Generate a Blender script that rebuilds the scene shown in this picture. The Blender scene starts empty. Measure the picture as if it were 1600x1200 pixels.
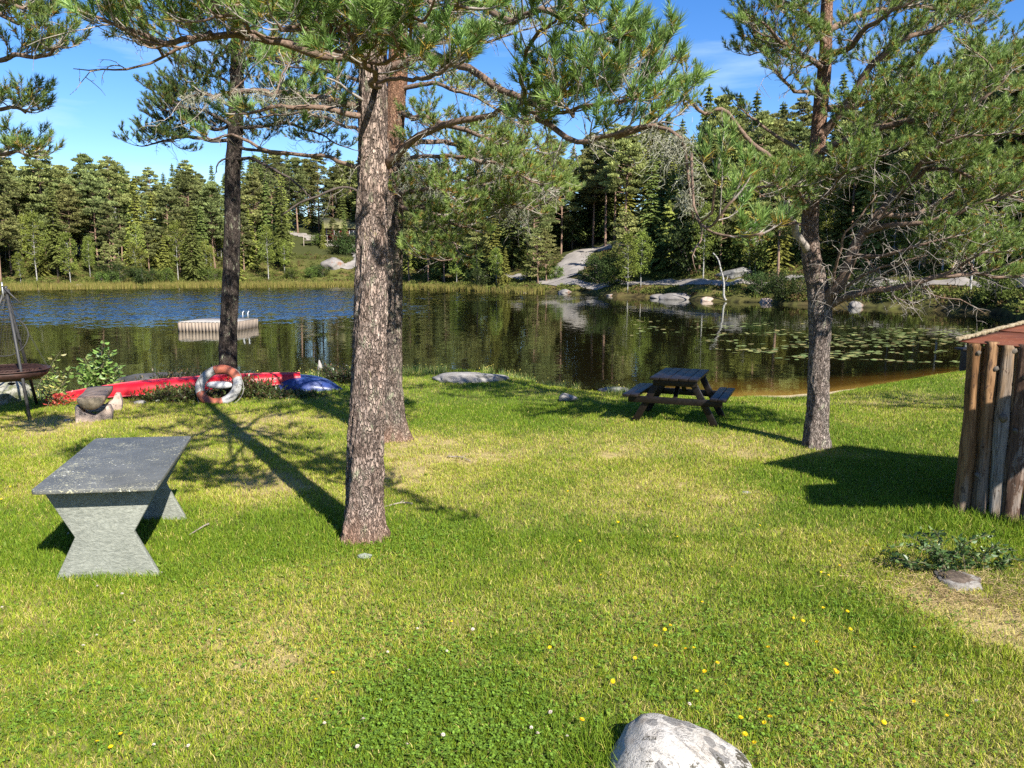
import bpy, bmesh, math, random
import numpy as np
from mathutils import Vector, Matrix

SC = bpy.context.scene
COL = SC.collection
RS = np.random.RandomState
PI = math.pi

# ------------------------------------------------------------------ camera
CAMH = 2.5
PITCH = math.radians(8.53)
CP, SP = math.cos(PITCH), math.sin(PITCH)
F = 1200.0


def ray(px, py):
    u = (px - 800) / F
    v = (py - 600) / F
    return np.array([u, CP - v * SP, -SP - v * CP])


def G(px, py, z=0.0):                       # point of the plane z seen at a pixel of the photograph
    r = ray(px, py)
    t = (z - CAMH) / r[2]
    return np.array([r[0] * t, r[1] * t, z])


def PY(px, py, Y):                          # point at distance Y in front of the camera
    r = ray(px, py)
    t = Y / r[1]
    return np.array([r[0] * t, Y, CAMH + r[2] * t])


cam = bpy.data.cameras.new('camera')
cam.sensor_width = 36.0
cam.lens = 27.0
cam.clip_end = 3000
cam.clip_start = 0.05
camo = bpy.data.objects.new('camera', cam)
COL.objects.link(camo)
camo.location = (0, 0, CAMH)
camo.rotation_euler = (PI / 2 - PITCH, 0, 0)
SC.camera = camo

# ------------------------------------------------------------------ light
SUN_AZ = math.atan2(0.545, -0.84)           # direction towards the sun: behind the camera, to the right
SUN_EL = math.radians(38)
w = bpy.data.worlds.new('World')
SC.world = w
w.use_nodes = True
nt = w.node_tree
for n in list(nt.nodes):
    nt.nodes.remove(n)
wo = nt.nodes.new('ShaderNodeOutputWorld')
bg = nt.nodes.new('ShaderNodeBackground')
sky = nt.nodes.new('ShaderNodeTexSky')
sky.sky_type = 'NISHITA'
sky.sun_disc = False
sky.sun_elevation = SUN_EL
sky.sun_rotation = SUN_AZ
sky.altitude = 300
sky.air_density = 1.0
sky.dust_density = 0.25
sky.ozone_density = 3.0
tc = nt.nodes.new('ShaderNodeTexCoord')
mp = nt.nodes.new('ShaderNodeMapping')
mp.inputs['Scale'].default_value = (1.6, 1.6, 9.0)
cn = nt.nodes.new('ShaderNodeTexNoise')
cn.inputs['Scale'].default_value = 2.3
cn.inputs['Detail'].default_value = 7
cn.inputs['Roughness'].default_value = 0.55
cr = nt.nodes.new('ShaderNodeValToRGB')
cr.color_ramp.elements[0].position = 0.52
cr.color_ramp.elements[1].position = 0.85
cr.color_ramp.elements[0].color = (0, 0, 0, 1)
cr.color_ramp.elements[1].color = (0.55, 0.55, 0.55, 1)
mx = nt.nodes.new('ShaderNodeMixRGB')
mx.inputs['Color2'].default_value = (5.2, 6.4, 7.6, 1)
hs = nt.nodes.new('ShaderNodeHueSaturation')
hs.inputs['Saturation'].default_value = 1.33
hs.inputs['Hue'].default_value = 0.512
hs.inputs['Value'].default_value = 1.0
nt.links.new(tc.outputs['Generated'], mp.inputs['Vector'])
nt.links.new(mp.outputs['Vector'], cn.inputs['Vector'])
nt.links.new(cn.outputs['Fac'], cr.inputs['Fac'])
nt.links.new(cr.outputs['Color'], mx.inputs['Fac'])
nt.links.new(sky.outputs['Color'], hs.inputs['Color'])
nt.links.new(hs.outputs['Color'], mx.inputs['Color1'])
nt.links.new(mx.outputs['Color'], bg.inputs['Color'])
bg.inputs['Strength'].default_value = 0.075
nt.links.new(bg.outputs['Background'], wo.inputs['Surface'])

sl = bpy.data.lights.new('sun', 'SUN')
sl.energy = 5.0
sl.angle = math.radians(0.5)
sl.color = (1.0, 0.95, 0.86)
so = bpy.data.objects.new('sun', sl)
COL.objects.link(so)
S = Vector((math.sin(SUN_AZ) * math.cos(SUN_EL), math.cos(SUN_AZ) * math.cos(SUN_EL), math.sin(SUN_EL)))
so.rotation_euler = S.to_track_quat('Z', 'Y').to_euler()
so.location = (20, -30, 40)

SC.view_settings.view_transform = 'Standard'
SC.view_settings.look = 'None'
SC.view_settings.exposure = 1.4
SC.view_settings.gamma = 1.0
SC.render.engine = 'CYCLES'
SC.cycles.max_bounces = 6
SC.cycles.transparent_max_bounces = 8
SC.cycles.caustics_reflective = False
SC.cycles.caustics_refractive = False
SC.cycles.use_denoising = False

# ------------------------------------------------------------------ numeric helpers


def smooth(x, a, b):
    t = np.clip((np.asarray(x, float) - a) / (b - a), 0, 1)
    return t * t * (3 - 2 * t)


def _hash(ix, iy, seed):
    n = (ix.astype(np.int64) * 374761393 + iy.astype(np.int64) * 668265263 + seed * 974634) & 0x7fffffff
    n = (n ^ (n >> 13)) * 1274126177 & 0x7fffffff
    n = (n ^ (n >> 16)) & 0xffff
    return n / 65535.0


def vnoise(x, y, seed=0):
    x = np.asarray(x, float)
    y = np.asarray(y, float)
    ix = np.floor(x)
    iy = np.floor(y)
    fx = x - ix
    fy = y - iy
    fx = fx * fx * (3 - 2 * fx)
    fy = fy * fy * (3 - 2 * fy)
    a = _hash(ix, iy, seed)
    b = _hash(ix + 1, iy, seed)
    c = _hash(ix, iy + 1, seed)
    d = _hash(ix + 1, iy + 1, seed)
    return (a * (1 - fx) + b * fx) * (1 - fy) + (c * (1 - fx) + d * fx) * fy


def fbm(x, y, seed=0, oct=4):
    s = 0
    a = 0.5
    t = 0
    for o in range(oct):
        s = s + a * vnoise(x, y, seed + o * 17)
        t += a
        x = np.asarray(x) * 2.03 + 11.3
        y = np.asarray(y) * 2.03 + 5.7
        a *= 0.5
    return s / t


def norm(v):
    v = np.asarray(v, float)
    return v / np.maximum(np.linalg.norm(v, axis=-1, keepdims=True), 1e-9)


def perp(d):                                # two unit vectors across each direction
    d = norm(d)
    ref = np.where(np.abs(d[..., 2:3]) > 0.9, np.array([1.0, 0, 0]), np.array([0, 0, 1.0]))
    a = norm(np.cross(d, ref))
    b = np.cross(d, a)
    return a, b


def resample(pts, n):
    """Catmull-Rom through the control points, n samples"""
    P = np.asarray(pts, float)
    if len(P) == 2:
        t = np.linspace(0, 1, n)[:, None]
        return P[0] * (1 - t) + P[1] * t
    Q = np.vstack([2 * P[0] - P[1], P, 2 * P[-1] - P[-2]])
    out = []
    m = len(P) - 1
    for k in np.linspace(0, m, n):
        i = min(int(k), m - 1)
        t = k - i
        p0, p1, p2, p3 = Q[i], Q[i + 1], Q[i + 2], Q[i + 3]
        out.append(0.5 * ((2 * p1) + (-p0 + p2) * t + (2 * p0 - 5 * p1 + 4 * p2 - p3) * t * t
                          + (-p0 + 3 * p1 - 3 * p2 + p3) * t ** 3))
    return np.array(out)


# ------------------------------------------------------------------ mesh builder
class MB:
    def __init__(self):
        self.v = []
        self.f = []          # list of (array of faces, k)
        self.c = []
        self.n = 0
        self.anyc = False

    def add(self, verts, faces, col=None):
        verts = np.asarray(verts, float).reshape(-1, 3)
        faces = np.asarray(faces, int)
        if len(verts) == 0 or len(faces) == 0:
            return
        self.v.append(verts)
        self.f.append(faces + self.n)
        if col is None:
            self.c.append(np.full((len(verts), 3), -1.0))
        else:
            col = np.asarray(col, float)
            if col.ndim == 1:
                col = np.tile(col, (len(verts), 1))
            self.c.append(col)
            self.anyc = True
        self.n += len(verts)

    def addpoly(self, verts, polys, col=None):       # polygons of mixed size
        by = {}
        for p in polys:
            by.setdefault(len(p), []).append(p)
        verts = np.asarray(verts, float).reshape(-1, 3)
        base = self.n
        self.v.append(verts)
        for k, ps in by.items():
            self.f.append(np.asarray(ps, int) + base)
        c = np.full((len(verts), 3), -1.0) if col is None else np.tile(np.asarray(col, float), (len(verts), 1))
        if col is not None:
            self.anyc = True
        self.c.append(c)
        self.n += len(verts)

    # shapes -----------------------------------------------------------------
    def box(self, c, s, M=None, col=None):
        c = np.asarray(c, float)
        h = np.asarray(s, float) / 2
        v = np.array([[x, y, z] for x in (-1, 1) for y in (-1, 1) for z in (-1, 1)], float) * h
        if M is not None:
            v = v @ np.asarray(M).T
        self.addpoly(v + c, [(0, 1, 3, 2), (4, 6, 7, 5), (0, 4, 5, 1), (2, 3, 7, 6), (0, 2, 6, 4), (1, 5, 7, 3)], col)

    def tube(self, pts, radii, n=8, cap=True, col=None, twist=None):
        P = np.asarray(pts, float)
        R = np.broadcast_to(np.asarray(radii, float), (len(P),)) if np.ndim(radii) < 2 else radii
        T = np.gradient(P, axis=0)
        T = norm(T)
        a, b = perp(T[0])
        fr = [a]
        for i in range(1, len(P)):
            a = fr[-1] - T[i] * np.dot(fr[-1], T[i])
            fr.append(a / max(np.linalg.norm(a), 1e-9))
        A = np.array(fr)
        B = np.cross(T, A)
        th = np.linspace(0, 2 * PI, n, endpoint=False)
        if np.ndim(R) == 1:
            R = np.repeat(R[:, None], n, 1)
        V = P[:, None, :] + R[:, :, None] * (np.cos(th)[None, :, None] * A[:, None, :] + np.sin(th)[None, :, None] * B[:, None, :])
        m = len(P)
        i = np.arange(m - 1)[:, None] * n
        j = np.arange(n)[None, :]
        q = np.stack([i + j, i + (j + 1) % n, i + n + (j + 1) % n, i + n + j], -1).reshape(-1, 4)
        base = self.n
        self.add(V.reshape(-1, 3), q, col)
        if cap:
            self.f.append(np.array([list(range(n - 1, -1, -1))]) + base)
            self.f.append(np.array([list(range(n))]) + base + (m - 1) * n)

    def prisms(self, p0, p1, r0, r1, n=3, col=None):      # many straight sticks at once
        p0 = np.asarray(p0, float).reshape(-1, 3)
        p1 = np.asarray(p1, float).reshape(-1, 3)
        N = len(p0)
        if N == 0:
            return
        a, b = perp(p1 - p0)
        th = np.linspace(0, 2 * PI, n, endpoint=False)
        ring = np.cos(th)[None, :, None] * a[:, None, :] + np.sin(th)[None, :, None] * b[:, None, :]
        r0 = np.broadcast_to(np.asarray(r0, float), (N,))
        r1 = np.broadcast_to(np.asarray(r1, float), (N,))
        V = np.concatenate([p0[:, None] + ring * r0[:, None, None], p1[:, None] + ring * r1[:, None, None]], 1)
        k = np.arange(N)[:, None, None] * (2 * n)
        j = np.arange(n)
        q = np.stack([j, (j + 1) % n, n + (j + 1) % n, n + j], -1)[None] + k
        c = None
        if col is not None:
            c = np.repeat(np.broadcast_to(np.asarray(col, float), (N, 3)), 2 * n, 0)
        self.add(V.reshape(-1, 3), q.reshape(-1, 4), c)

    def diamonds(self, c, l, wv, col=None):               # leaf-like rhombi: centre, half length vector, half width vector
        c = np.asarray(c, float)
        N = len(c)
        V = np.stack([c - l, c + wv, c + l, c - wv], 1).reshape(-1, 3)
        q = np.arange(N * 4).reshape(-1, 4)
        cc = None
        if col is not None:
            cc = np.repeat(np.broadcast_to(np.asarray(col, float), (N, 3)), 4, 0)
        self.add(V, q, cc)

    def needles(self, b, d, L, wd, s, col=None):          # single triangles
        N = len(b)
        L = np.broadcast_to(np.asarray(L, float), (N,))[:, None]
        V = np.stack([b - s * wd / 2, b + s * wd / 2, b + d * L], 1).reshape(-1, 3)
        q = np.arange(N * 3).reshape(-1, 3)
        cc = None
        if col is not None:
            cc = np.repeat(np.broadcast_to(np.asarray(col, float), (N, 3)), 3, 0)
        self.add(V, q, cc)

    def build(self, name, mat, parent=None, smooth_=False, bevel=0.0, loc=None):
        me = bpy.data.meshes.new(name)
        V = np.vstack(self.v)
        off = np.zeros(3)
        if parent is not None:
            off = np.array(world_loc(parent))
        elif loc is not None:
            off = np.asarray(loc, float)
        V = V - off
        me.vertices.add(len(V))
        me.vertices.foreach_set('co', V.astype(np.float32).ravel())
        li = np.concatenate([f.ravel() for f in self.f])
        tot = np.concatenate([np.full(len(f), f.shape[1]) for f in self.f])
        st = np.concatenate([[0], np.cumsum(tot)[:-1]])
        me.loops.add(len(li))
        me.loops.foreach_set('vertex_index', li.astype(np.int32))
        me.polygons.add(len(tot))
        me.polygons.foreach_set('loop_start', st.astype(np.int32))
        me.polygons.foreach_set('loop_total', tot.astype(np.int32))
        if smooth_:
            me.polygons.foreach_set('use_smooth', np.ones(len(tot), bool))
        me.update(calc_edges=True)
        me.validate()
        if self.anyc:
            C = np.vstack(self.c)
            at = me.color_attributes.new('col', 'FLOAT_COLOR', 'POINT')
            at.data.foreach_set('color', np.hstack([C, np.ones((len(C), 1))]).astype(np.float32).ravel())
        if mat is not None:
            me.materials.append(mat)
        o = bpy.data.objects.new(name, me)
        COL.objects.link(o)
        if parent is not None:
            o.parent = parent
        elif loc is not None:
            o.location = loc
        if bevel > 0:
            b = o.modifiers.new('bevel', 'BEVEL')
            b.width = bevel
            b.segments = 2
            b.limit_method = 'ANGLE'
        return o


def world_loc(o):
    l = Vector((0, 0, 0))
    while o is not None:
        l = l + o.location
        o = o.parent
    return tuple(l)


def tag(o, label=None, cat=None, group=None, kind=None):
    if label:
        o['label'] = label
    if cat:
        o['category'] = cat
    if group:
        o['group'] = group
    if kind:
        o['kind'] = kind
    return o


def thing(name, label, cat, loc, group=None):
    o = bpy.data.objects.new(name, None)
    o.empty_display_size = 0.2
    o.location = tuple(float(c) for c in loc)
    COL.objects.link(o)
    return tag(o, label, cat, group)


def copy_thing(o, loc, rz=None, scale=None, label=None, group=None):
    c = o.copy()
    COL.objects.link(c)
    c.location = tuple(float(k) for k in loc)
    if rz is not None:
        c.rotation_euler = (0, 0, rz)
    if scale is not None:
        c.scale = (scale if np.ndim(scale) else (scale,) * 3)
    if label:
        c['label'] = label
    if group:
        c['group'] = group
    for ch in list(o.children):
        k = ch.copy()
        COL.objects.link(k)
        k.parent = c
        for g in list(ch.children):
            h = g.copy()
            COL.objects.link(h)
            h.parent = k
    return c


def rotz(a):
    return np.array([[math.cos(a), -math.sin(a), 0], [math.sin(a), math.cos(a), 0], [0, 0, 1]])


def rotx(a):
    return np.array([[1, 0, 0], [0, math.cos(a), -math.sin(a)], [0, math.sin(a), math.cos(a)]])


def roty(a):
    return np.array([[math.cos(a), 0, math.sin(a)], [0, 1, 0], [-math.sin(a), 0, math.cos(a)]])


# ------------------------------------------------------------------ materials
class NT:
    """small wrapper for node trees"""

    def __init__(self, name):
        self.m = bpy.data.materials.new(name)
        self.m.use_nodes = True
        self.t = self.m.node_tree
        for n in list(self.t.nodes):
            self.t.nodes.remove(n)
        self.out = self.t.nodes.new('ShaderNodeOutputMaterial')

    def n(self, kind, **kw):
        n = self.t.nodes.new('ShaderNode' + kind)
        for k, v in kw.items():
            if k.startswith('_'):
                setattr(n, k[1:], v)
            else:
                self.set(n, k.replace('__', ' '), v)
        return n

    def set(self, n, k, v):
        s = n.inputs[int(k[1:])] if (k[0] == 'i' and k[1:].isdigit()) else n.inputs[k]
        if isinstance(v, bpy.types.NodeSocket):
            self.t.links.new(v, s)
        else:
            s.default_value = v

    def coords(self, scale=(1, 1, 1), obj=True, rot=(0, 0, 0)):
        tc = self.n('TexCoord')
        mp = self.n('Mapping', Scale=scale, Rotation=rot)
        self.t.links.new(tc.outputs['Object' if obj else 'Generated'], mp.inputs['Vector'])
        return mp.outputs['Vector']

    def noise(self, scale, detail=4, rough=0.55, vec=None, dist=0.0):
        n = self.n('TexNoise', Scale=scale, Detail=detail, Roughness=rough, Distortion=dist)
        if vec is not None:
            self.t.links.new(vec, n.inputs['Vector'])
        return n

    def ramp(self, fac, stops, interp='LINEAR'):
        r = self.n('ValToRGB')
        r.color_ramp.interpolation = interp
        e = r.color_ramp.elements
        while len(e) < len(stops):
            e.new(0.5)
        for i, (p, c) in enumerate(stops):
            e[i].position = p
            c = (c, c, c) if np.ndim(c) == 0 else c
            e[i].color = (c[0], c[1], c[2], 1)
        self.t.links.new(fac, r.inputs['Fac'])
        return r.outputs['Color']

    def mix(self, fac, a, b, mode='MIX'):
        m = self.n('MixRGB', _blend_type=mode)
        for k, v in (('Fac', fac), ('Color1', a), ('Color2', b)):
            if isinstance(v, tuple):
                v = (v[0], v[1], v[2], 1)
            self.set(m, k, v)
        return m.outputs['Color']

    def math(self, op, a, b=0.0):
        m = self.n('Math', _operation=op)
        self.set(m, 'i0', a)
        self.set(m, 'i1', b)
        return m.outputs[0]

    def bump(self, h, strength=0.5, dist=0.01, normal=None):
        b = self.n('Bump', Strength=strength, Distance=dist)
        self.t.links.new(h, b.inputs['Height'])
        if normal is not None:
            self.t.links.new(normal, b.inputs['Normal'])
        return b.outputs['Normal']

    def attr(self, name='col'):
        a = self.n('Attribute')
        a.attribute_name = name
        return a.outputs['Color']

    def principled(self, color, rough=0.7, normal=None, metallic=0.0, spec=0.5, **kw):
        p = self.n('BsdfPrincipled')
        if isinstance(color, tuple):
            color = (color[0], color[1], color[2], 1)
        self.set(p, 'Base Color', color)
        self.set(p, 'Roughness', rough)
        self.set(p, 'Metallic', metallic)
        self.set(p, 'Specular IOR Level', spec)
        if normal is not None:
            self.set(p, 'Normal', normal)
        for k, v in kw.items():
            self.set(p, k.replace('__', ' '), v)
        return p.outputs['BSDF']

    def done(self, sh):
        self.t.links.new(sh, self.out.inputs['Surface'])
        return self.m


def leaf_mat(name, trans=0.25, rough=0.55, spec=0.25, tint=0.12, gain=1.0):
    """leaves, needles, blades: their own colour per leaf, a little light passing through"""
    t = NT(name)
    c = t.attr('col')
    oi = t.n('ObjectInfo')
    hsv = t.n('HueSaturation', Saturation=1.0, Value=gain)
    v = t.math('MULTIPLY_ADD', oi.outputs['Random'], tint * 2)
    v.node.inputs[2].default_value = gain * (1 - tint)
    t.set(hsv, 'Value', v)
    h = t.math('MULTIPLY_ADD', oi.outputs['Random'], 0.03)
    h.node.inputs[2].default_value = 0.485
    t.set(hsv, 'Hue', h)
    t.set(hsv, 'Color', c)
    p = t.principled(hsv.outputs['Color'], rough, spec=spec)
    tr = t.n('BsdfTranslucent', Color=hsv.outputs['Color'])
    m = t.n('MixShader', Fac=trans)
    t.t.links.new(p, m.inputs[1])
    t.t.links.new(tr.outputs[0], m.inputs[2])
    return t.done(m.outputs[0])


def bark_mat(name, c_lo, c_mid, c_hi, scale=1.0, orange_from=None, lichen=(0.30, 0.33, 0.22), lich_amt=0.5, disp=0.02, foot=0.0):
    t = NT(name)
    vec = t.coords((scale, scale, scale * 0.38))
    wob = t.noise(9, 3, vec=vec)
    vv = t.n('MixRGB', _blend_type='ADD', Fac=0.09)
    vv.inputs['Fac'].default_value = 0.16
    t.set(vv, 'Color1', vec)
    t.set(vv, 'Color2', wob.outputs['Color'])
    vo = t.n('TexVoronoi', _feature='DISTANCE_TO_EDGE', Scale=31.0)
    t.set(vo, 'Vector', vv.outputs[0])
    vc = t.n('TexVoronoi', _feature='F1', Scale=31.0)
    t.set(vc, 'Vector', vv.outputs[0])
    fine = t.noise(75, 8, 0.72, vec, 0.6)
    crk = t.noise(24, 7, 0.68, vec, 1.2)
    big = t.noise(2.2, 4, 0.6, vec)
    edge = t.math('MULTIPLY', t.ramp(vo.outputs['Distance'], [(0.0, 0.35), (0.16, 1.0)]), t.ramp(crk.outputs['Fac'], [(0.36, 0.0), (0.48, 1.0)]))
    base = t.ramp(fine.outputs['Fac'], [(0.3, c_lo), (0.52, c_mid), (0.72, c_hi)])
    pl = t.n('HueSaturation', Saturation=1.0, Value=1.0)
    sepc = t.n('SeparateColor')
    t.set(sepc, 'Color', vc.outputs['Color'])
    val = t.math('MULTIPLY_ADD', sepc.outputs[0], 0.5)
    val.node.inputs[2].default_value = 0.75
    t.set(pl, 'Value', val)
    t.set(pl, 'Color', base)
    c = t.mix(edge, tuple(x * 0.36 for x in c_lo), pl.outputs['Color'])
    lf = t.ramp(t.noise(16, 5, 0.7, vec).outputs['Fac'], [(0.60 - 0.06 * lich_amt, 0.0), (0.68, 0.85)])
    c = t.mix(lf, c, tuple(lichen))
    yl = t.ramp(t.noise(5.5, 5, 0.75, vec).outputs['Fac'], [(0.64, 0.0), (0.70, 0.7 * lich_amt)])
    c = t.mix(yl, c, (0.30, 0.30, 0.05))
    c = t.mix(0.6, c, t.ramp(big.outputs['Fac'], [(0.3, (0.62, 0.58, 0.56)), (0.7, (1.25, 1.2, 1.15))]), 'MULTIPLY')
    mid = t.noise(7.5, 5, 0.65, vec)
    c = t.mix(0.7, c, t.ramp(mid.outputs['Fac'], [(0.34, (0.55, 0.47, 0.42)), (0.55, (1.0, 1.0, 1.0)), (0.72, (1.2, 1.18, 1.14))]), 'MULTIPLY')
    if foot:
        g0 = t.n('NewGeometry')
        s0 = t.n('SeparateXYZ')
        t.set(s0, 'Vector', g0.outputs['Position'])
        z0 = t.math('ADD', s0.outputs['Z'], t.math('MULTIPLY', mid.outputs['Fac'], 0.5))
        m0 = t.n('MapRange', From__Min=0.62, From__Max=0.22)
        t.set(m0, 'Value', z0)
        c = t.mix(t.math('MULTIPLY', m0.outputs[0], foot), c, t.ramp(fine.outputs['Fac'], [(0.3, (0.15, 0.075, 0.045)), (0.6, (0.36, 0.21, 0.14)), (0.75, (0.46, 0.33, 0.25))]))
    if orange_from is not None:
        okf = 0.65 if orange_from < 3.5 else 1.0
        g = t.n('NewGeometry')
        sx = t.n('SeparateXYZ')
        t.set(sx, 'Vector', g.outputs['Position'])
        zz = t.math('ADD', sx.outputs['Z'], t.math('MULTIPLY', big.outputs['Fac'], 1.6))
        mr = t.n('MapRange', From__Min=orange_from, From__Max=orange_from + 2.0)
        t.set(mr, 'Value', zz)
        oc = t.ramp(fine.outputs['Fac'], [(0.3, (0.15, 0.072, 0.04)), (0.55, (0.28, 0.14, 0.078)), (0.75, (0.38, 0.25, 0.16))])
        c = t.mix(t.math('MULTIPLY', mr.outputs[0], okf), c, oc)
    hsum = t.math('ADD', edge, t.math('MULTIPLY', fine.outputs['Fac'], 0.55))
    nrm = t.bump(hsum, 1.0, disp)
    return t.done(t.principled(c, 0.9, nrm, spec=0.15))


def stone_mat(name, c1, c2, c3, scale=6.0, bump=0.6, spots=None, rough=0.8):
    t = NT(name)
    vec = t.coords()
    a = t.noise(scale, 8, 0.62, vec)
    b = t.noise(scale * 9, 5, 0.7, vec)
    c = t.ramp(a.outputs['Fac'], [(0.32, c1), (0.5, c2), (0.68, c3)])
    c = t.mix(0.35, c, t.ramp(b.outputs['Fac'], [(0.35, 0.55), (0.65, 1.3)]), 'MULTIPLY')
    if spots:
        for (sc, lo, hi, colr) in spots:
            s = t.noise(sc, 4, 0.6, vec)
            c = t.mix(t.ramp(s.outputs['Fac'], [(lo, 0.0), (hi, 1.0)]), c, colr)
    h = t.math('ADD', a.outputs['Fac'], t.math('MULTIPLY', b.outputs['Fac'], 0.4))
    return t.done(t.principled(c, rough, t.bump(h, bump, 0.02), spec=0.3))


def wood_mat(name, c1, c2, axis=2, scale=1.0, rough=0.75, bump=0.3, knots=False, plain=None):
    t = NT(name)
    s = [14.0 * scale] * 3
    s[axis] = 1.3 * scale
    vec = t.coords(tuple(s))
    a = t.noise(2.2, 7, 0.65, vec, 0.5)
    b = t.noise(0.7, 3, 0.5, vec)
    c = t.ramp(a.outputs['Fac'], [(0.3, c1), (0.7, c2)])
    c = t.mix(0.5, c, t.ramp(b.outputs['Fac'], [(0.3, 0.55), (0.7, 1.25)]), 'MULTIPLY')
    oi = t.n('ObjectInfo')
    c = t.mix(0.6, c, t.ramp(oi.outputs['Random'], [(0.0, (0.72, 0.72, 0.74)), (1.0, (1.2, 1.12, 1.0))]), 'MULTIPLY')
    return t.done(t.principled(c, rough, t.bump(a.outputs['Fac'], bump, 0.006), spec=0.25))


def plain_mat(name, c, rough=0.5, metallic=0.0, var=0.25, scale=8.0, bump=0.0, spec=0.5, coat=0.0):
    t = NT(name)
    vec = t.coords()
    a = t.noise(scale, 6, 0.6, vec)
    cc = t.mix(1.0, c, t.ramp(a.outputs['Fac'], [(0.3, 1 - var), (0.7, 1 + var)]), 'MULTIPLY')
    r = t.ramp(a.outputs['Fac'], [(0.3, max(rough - 0.1, 0.02)), (0.7, min(rough + 0.12, 1))])
    nrm = t.bump(a.outputs['Fac'], bump, 0.01) if bump else None
    p = t.principled(cc, r, nrm, metallic, spec)
    if coat:
        p.node.inputs['Coat Weight'].default_value = coat
        p.node.inputs['Coat Roughness'].default_value = 0.1
    return t.done(p)
# ------------------------------------------------------------------ terrain
ZW = -0.5                                       # lake level


def az_of(px):
    return math.degrees(math.atan((px - 800) / F / 0.987))


_near = [(-1600, 19.5), (-600, 19), (0, 18.6), (60, 18.3), (120, 18.2), (200, 18.4), (300, 18.7), (450, 18.9), (600, 19.4), (700, 19.8), (800, 19.3),
         (900, 19.0), (1000, 18.7), (1150, 18.8), (1240, 19.3), (1300, 20.3), (1350, 21.4), (1420, 23.2), (1500, 25.8), (1600, 28.0),
         (1800, 34), (2200, 42), (4000, 48)]
_far = [(-1600, 110), (-600, 125), (0, 134), (300, 138), (550, 135), (650, 115), (700, 108), (800, 97), (860, 94), (900, 90), (1000, 83), (1100, 76),
        (1200, 71), (1300, 68), (1400, 66), (1500, 62), (1560, 58), (1600, 54), (1800, 48), (2200, 46), (4000, 48)]
NA = np.array([az_of(p) for p, _ in _near])
NR = np.array([r for _, r in _near])
FA = np.array([az_of(p) for p, _ in _far])
FR = np.array([r for _, r in _far])


def terrain(x, y):
    x = np.asarray(x, float)
    y = np.asarray(y, float)
    r = np.hypot(x, y)
    a = np.degrees(np.arctan2(x, y))
    rs = np.interp(a, NA, NR) + 0.5 * (fbm(a * 0.35, a * 0 + 3.1, 5) - 0.5) * 1.2
    rf = np.interp(a, FA, FR) + (fbm(a * 0.5, a * 0 + 8.1, 9) - 0.5) * 5
    front = (np.abs(a) < 66)
    rf = np.where(front, np.maximum(rf, rs + 0.1), rs)
    wd = 1.0 + 5.0 * smooth(a, -3, 8)
    # lawn
    und = (fbm(x * 0.35, y * 0.35, 21) - 0.5) * 0.10 + (fbm(x * 1.6, y * 1.6, 22, 2) - 0.5) * 0.03
    und = und * smooth(r, 4.0, 9.0)
    dr = np.clip((r - (rs - wd)) / wd, 0, 1)
    drop = np.where(wd < 3, dr ** 2.2, dr * dr * (1.6 - 0.6 * dr))
    zl = und * (1 - drop) + ZW * drop
    # lake bed
    sl = 0.55 - 0.47 * smooth(a, 2, 12)
    depth = np.minimum(np.minimum(2.2, sl * (r - rs)), np.maximum(0.35 * (rf - r), 0)) + 0.0
    zb = ZW - depth
    # far side
    s = np.maximum(r - rf, 0)
    k = np.interp(a, [-40, -24, -19, -12, -8, -3, 3, 8, 20, 34], [0.22, 0.22, 0.29, 0.29, 0.20, 0.14, 0.18, 0.23, 0.25, 0.23])
    bench = np.interp(a, [-40, -10, -3, 3, 34], [6, 6, 9, 4, 5])
    bank = 0.30 * smooth(s, 0, 1.0) + 0.55 * smooth(s, 1.2, 4.5) + np.interp(a, [-10, 0, 6], [0, 0.0, 0.35]) * smooth(s, 0.3, 3)
    up = k * np.maximum(s - bench, 0)
    hmax = 24.0
    up = hmax * (1 - np.exp(-up / hmax))
    rough = (fbm(x * 0.08, y * 0.08, 31) - 0.5) * 3.0 * smooth(s, 10, 40) + (fbm(x * 0.45, y * 0.45, 33) - 0.5) * 0.7 * smooth(s, 3, 8)
    zf = ZW + bank + up + rough
    z = np.where(r < rs, zl, np.where(r < rf, zb, zf))
    z = np.where(front, z, np.where(r < 40, und, und + 8 * smooth(r, 60, 200)))
    return z


def shore_r(x, y):
    a = np.degrees(np.arctan2(x, y))
    return np.interp(a, NA, NR) + 0.5 * (fbm(a * 0.35, a * 0 + 3.1, 5) - 0.5) * 1.2


def far_s(x, y):
    a = np.degrees(np.arctan2(x, y))
    return np.hypot(x, y) - (np.interp(a, FA, FR) + (fbm(a * 0.5, a * 0 + 8.1, 9) - 0.5) * 5)


def hit(px, py, t0=30.0, t1=400.0):             # first point of the terrain seen at a pixel
    r = ray(px, py)
    t = np.arange(t0, t1, 0.1)
    P = t[:, None] * r[None]
    z = terrain(P[:, 0], P[:, 1])
    m = np.nonzero(CAMH + P[:, 2] < np.maximum(z, ZW))[0]
    i = m[0] if len(m) else -1
    return np.array([P[i, 0], P[i, 1], z[i]])


def on(x, y):
    return np.array([x, y, float(terrain(np.array([x]), np.array([y]))[0])])


def Gz(px, py):                                 # lawn point seen at a pixel
    return hit(px, py, 2.0, 30.0)


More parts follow.
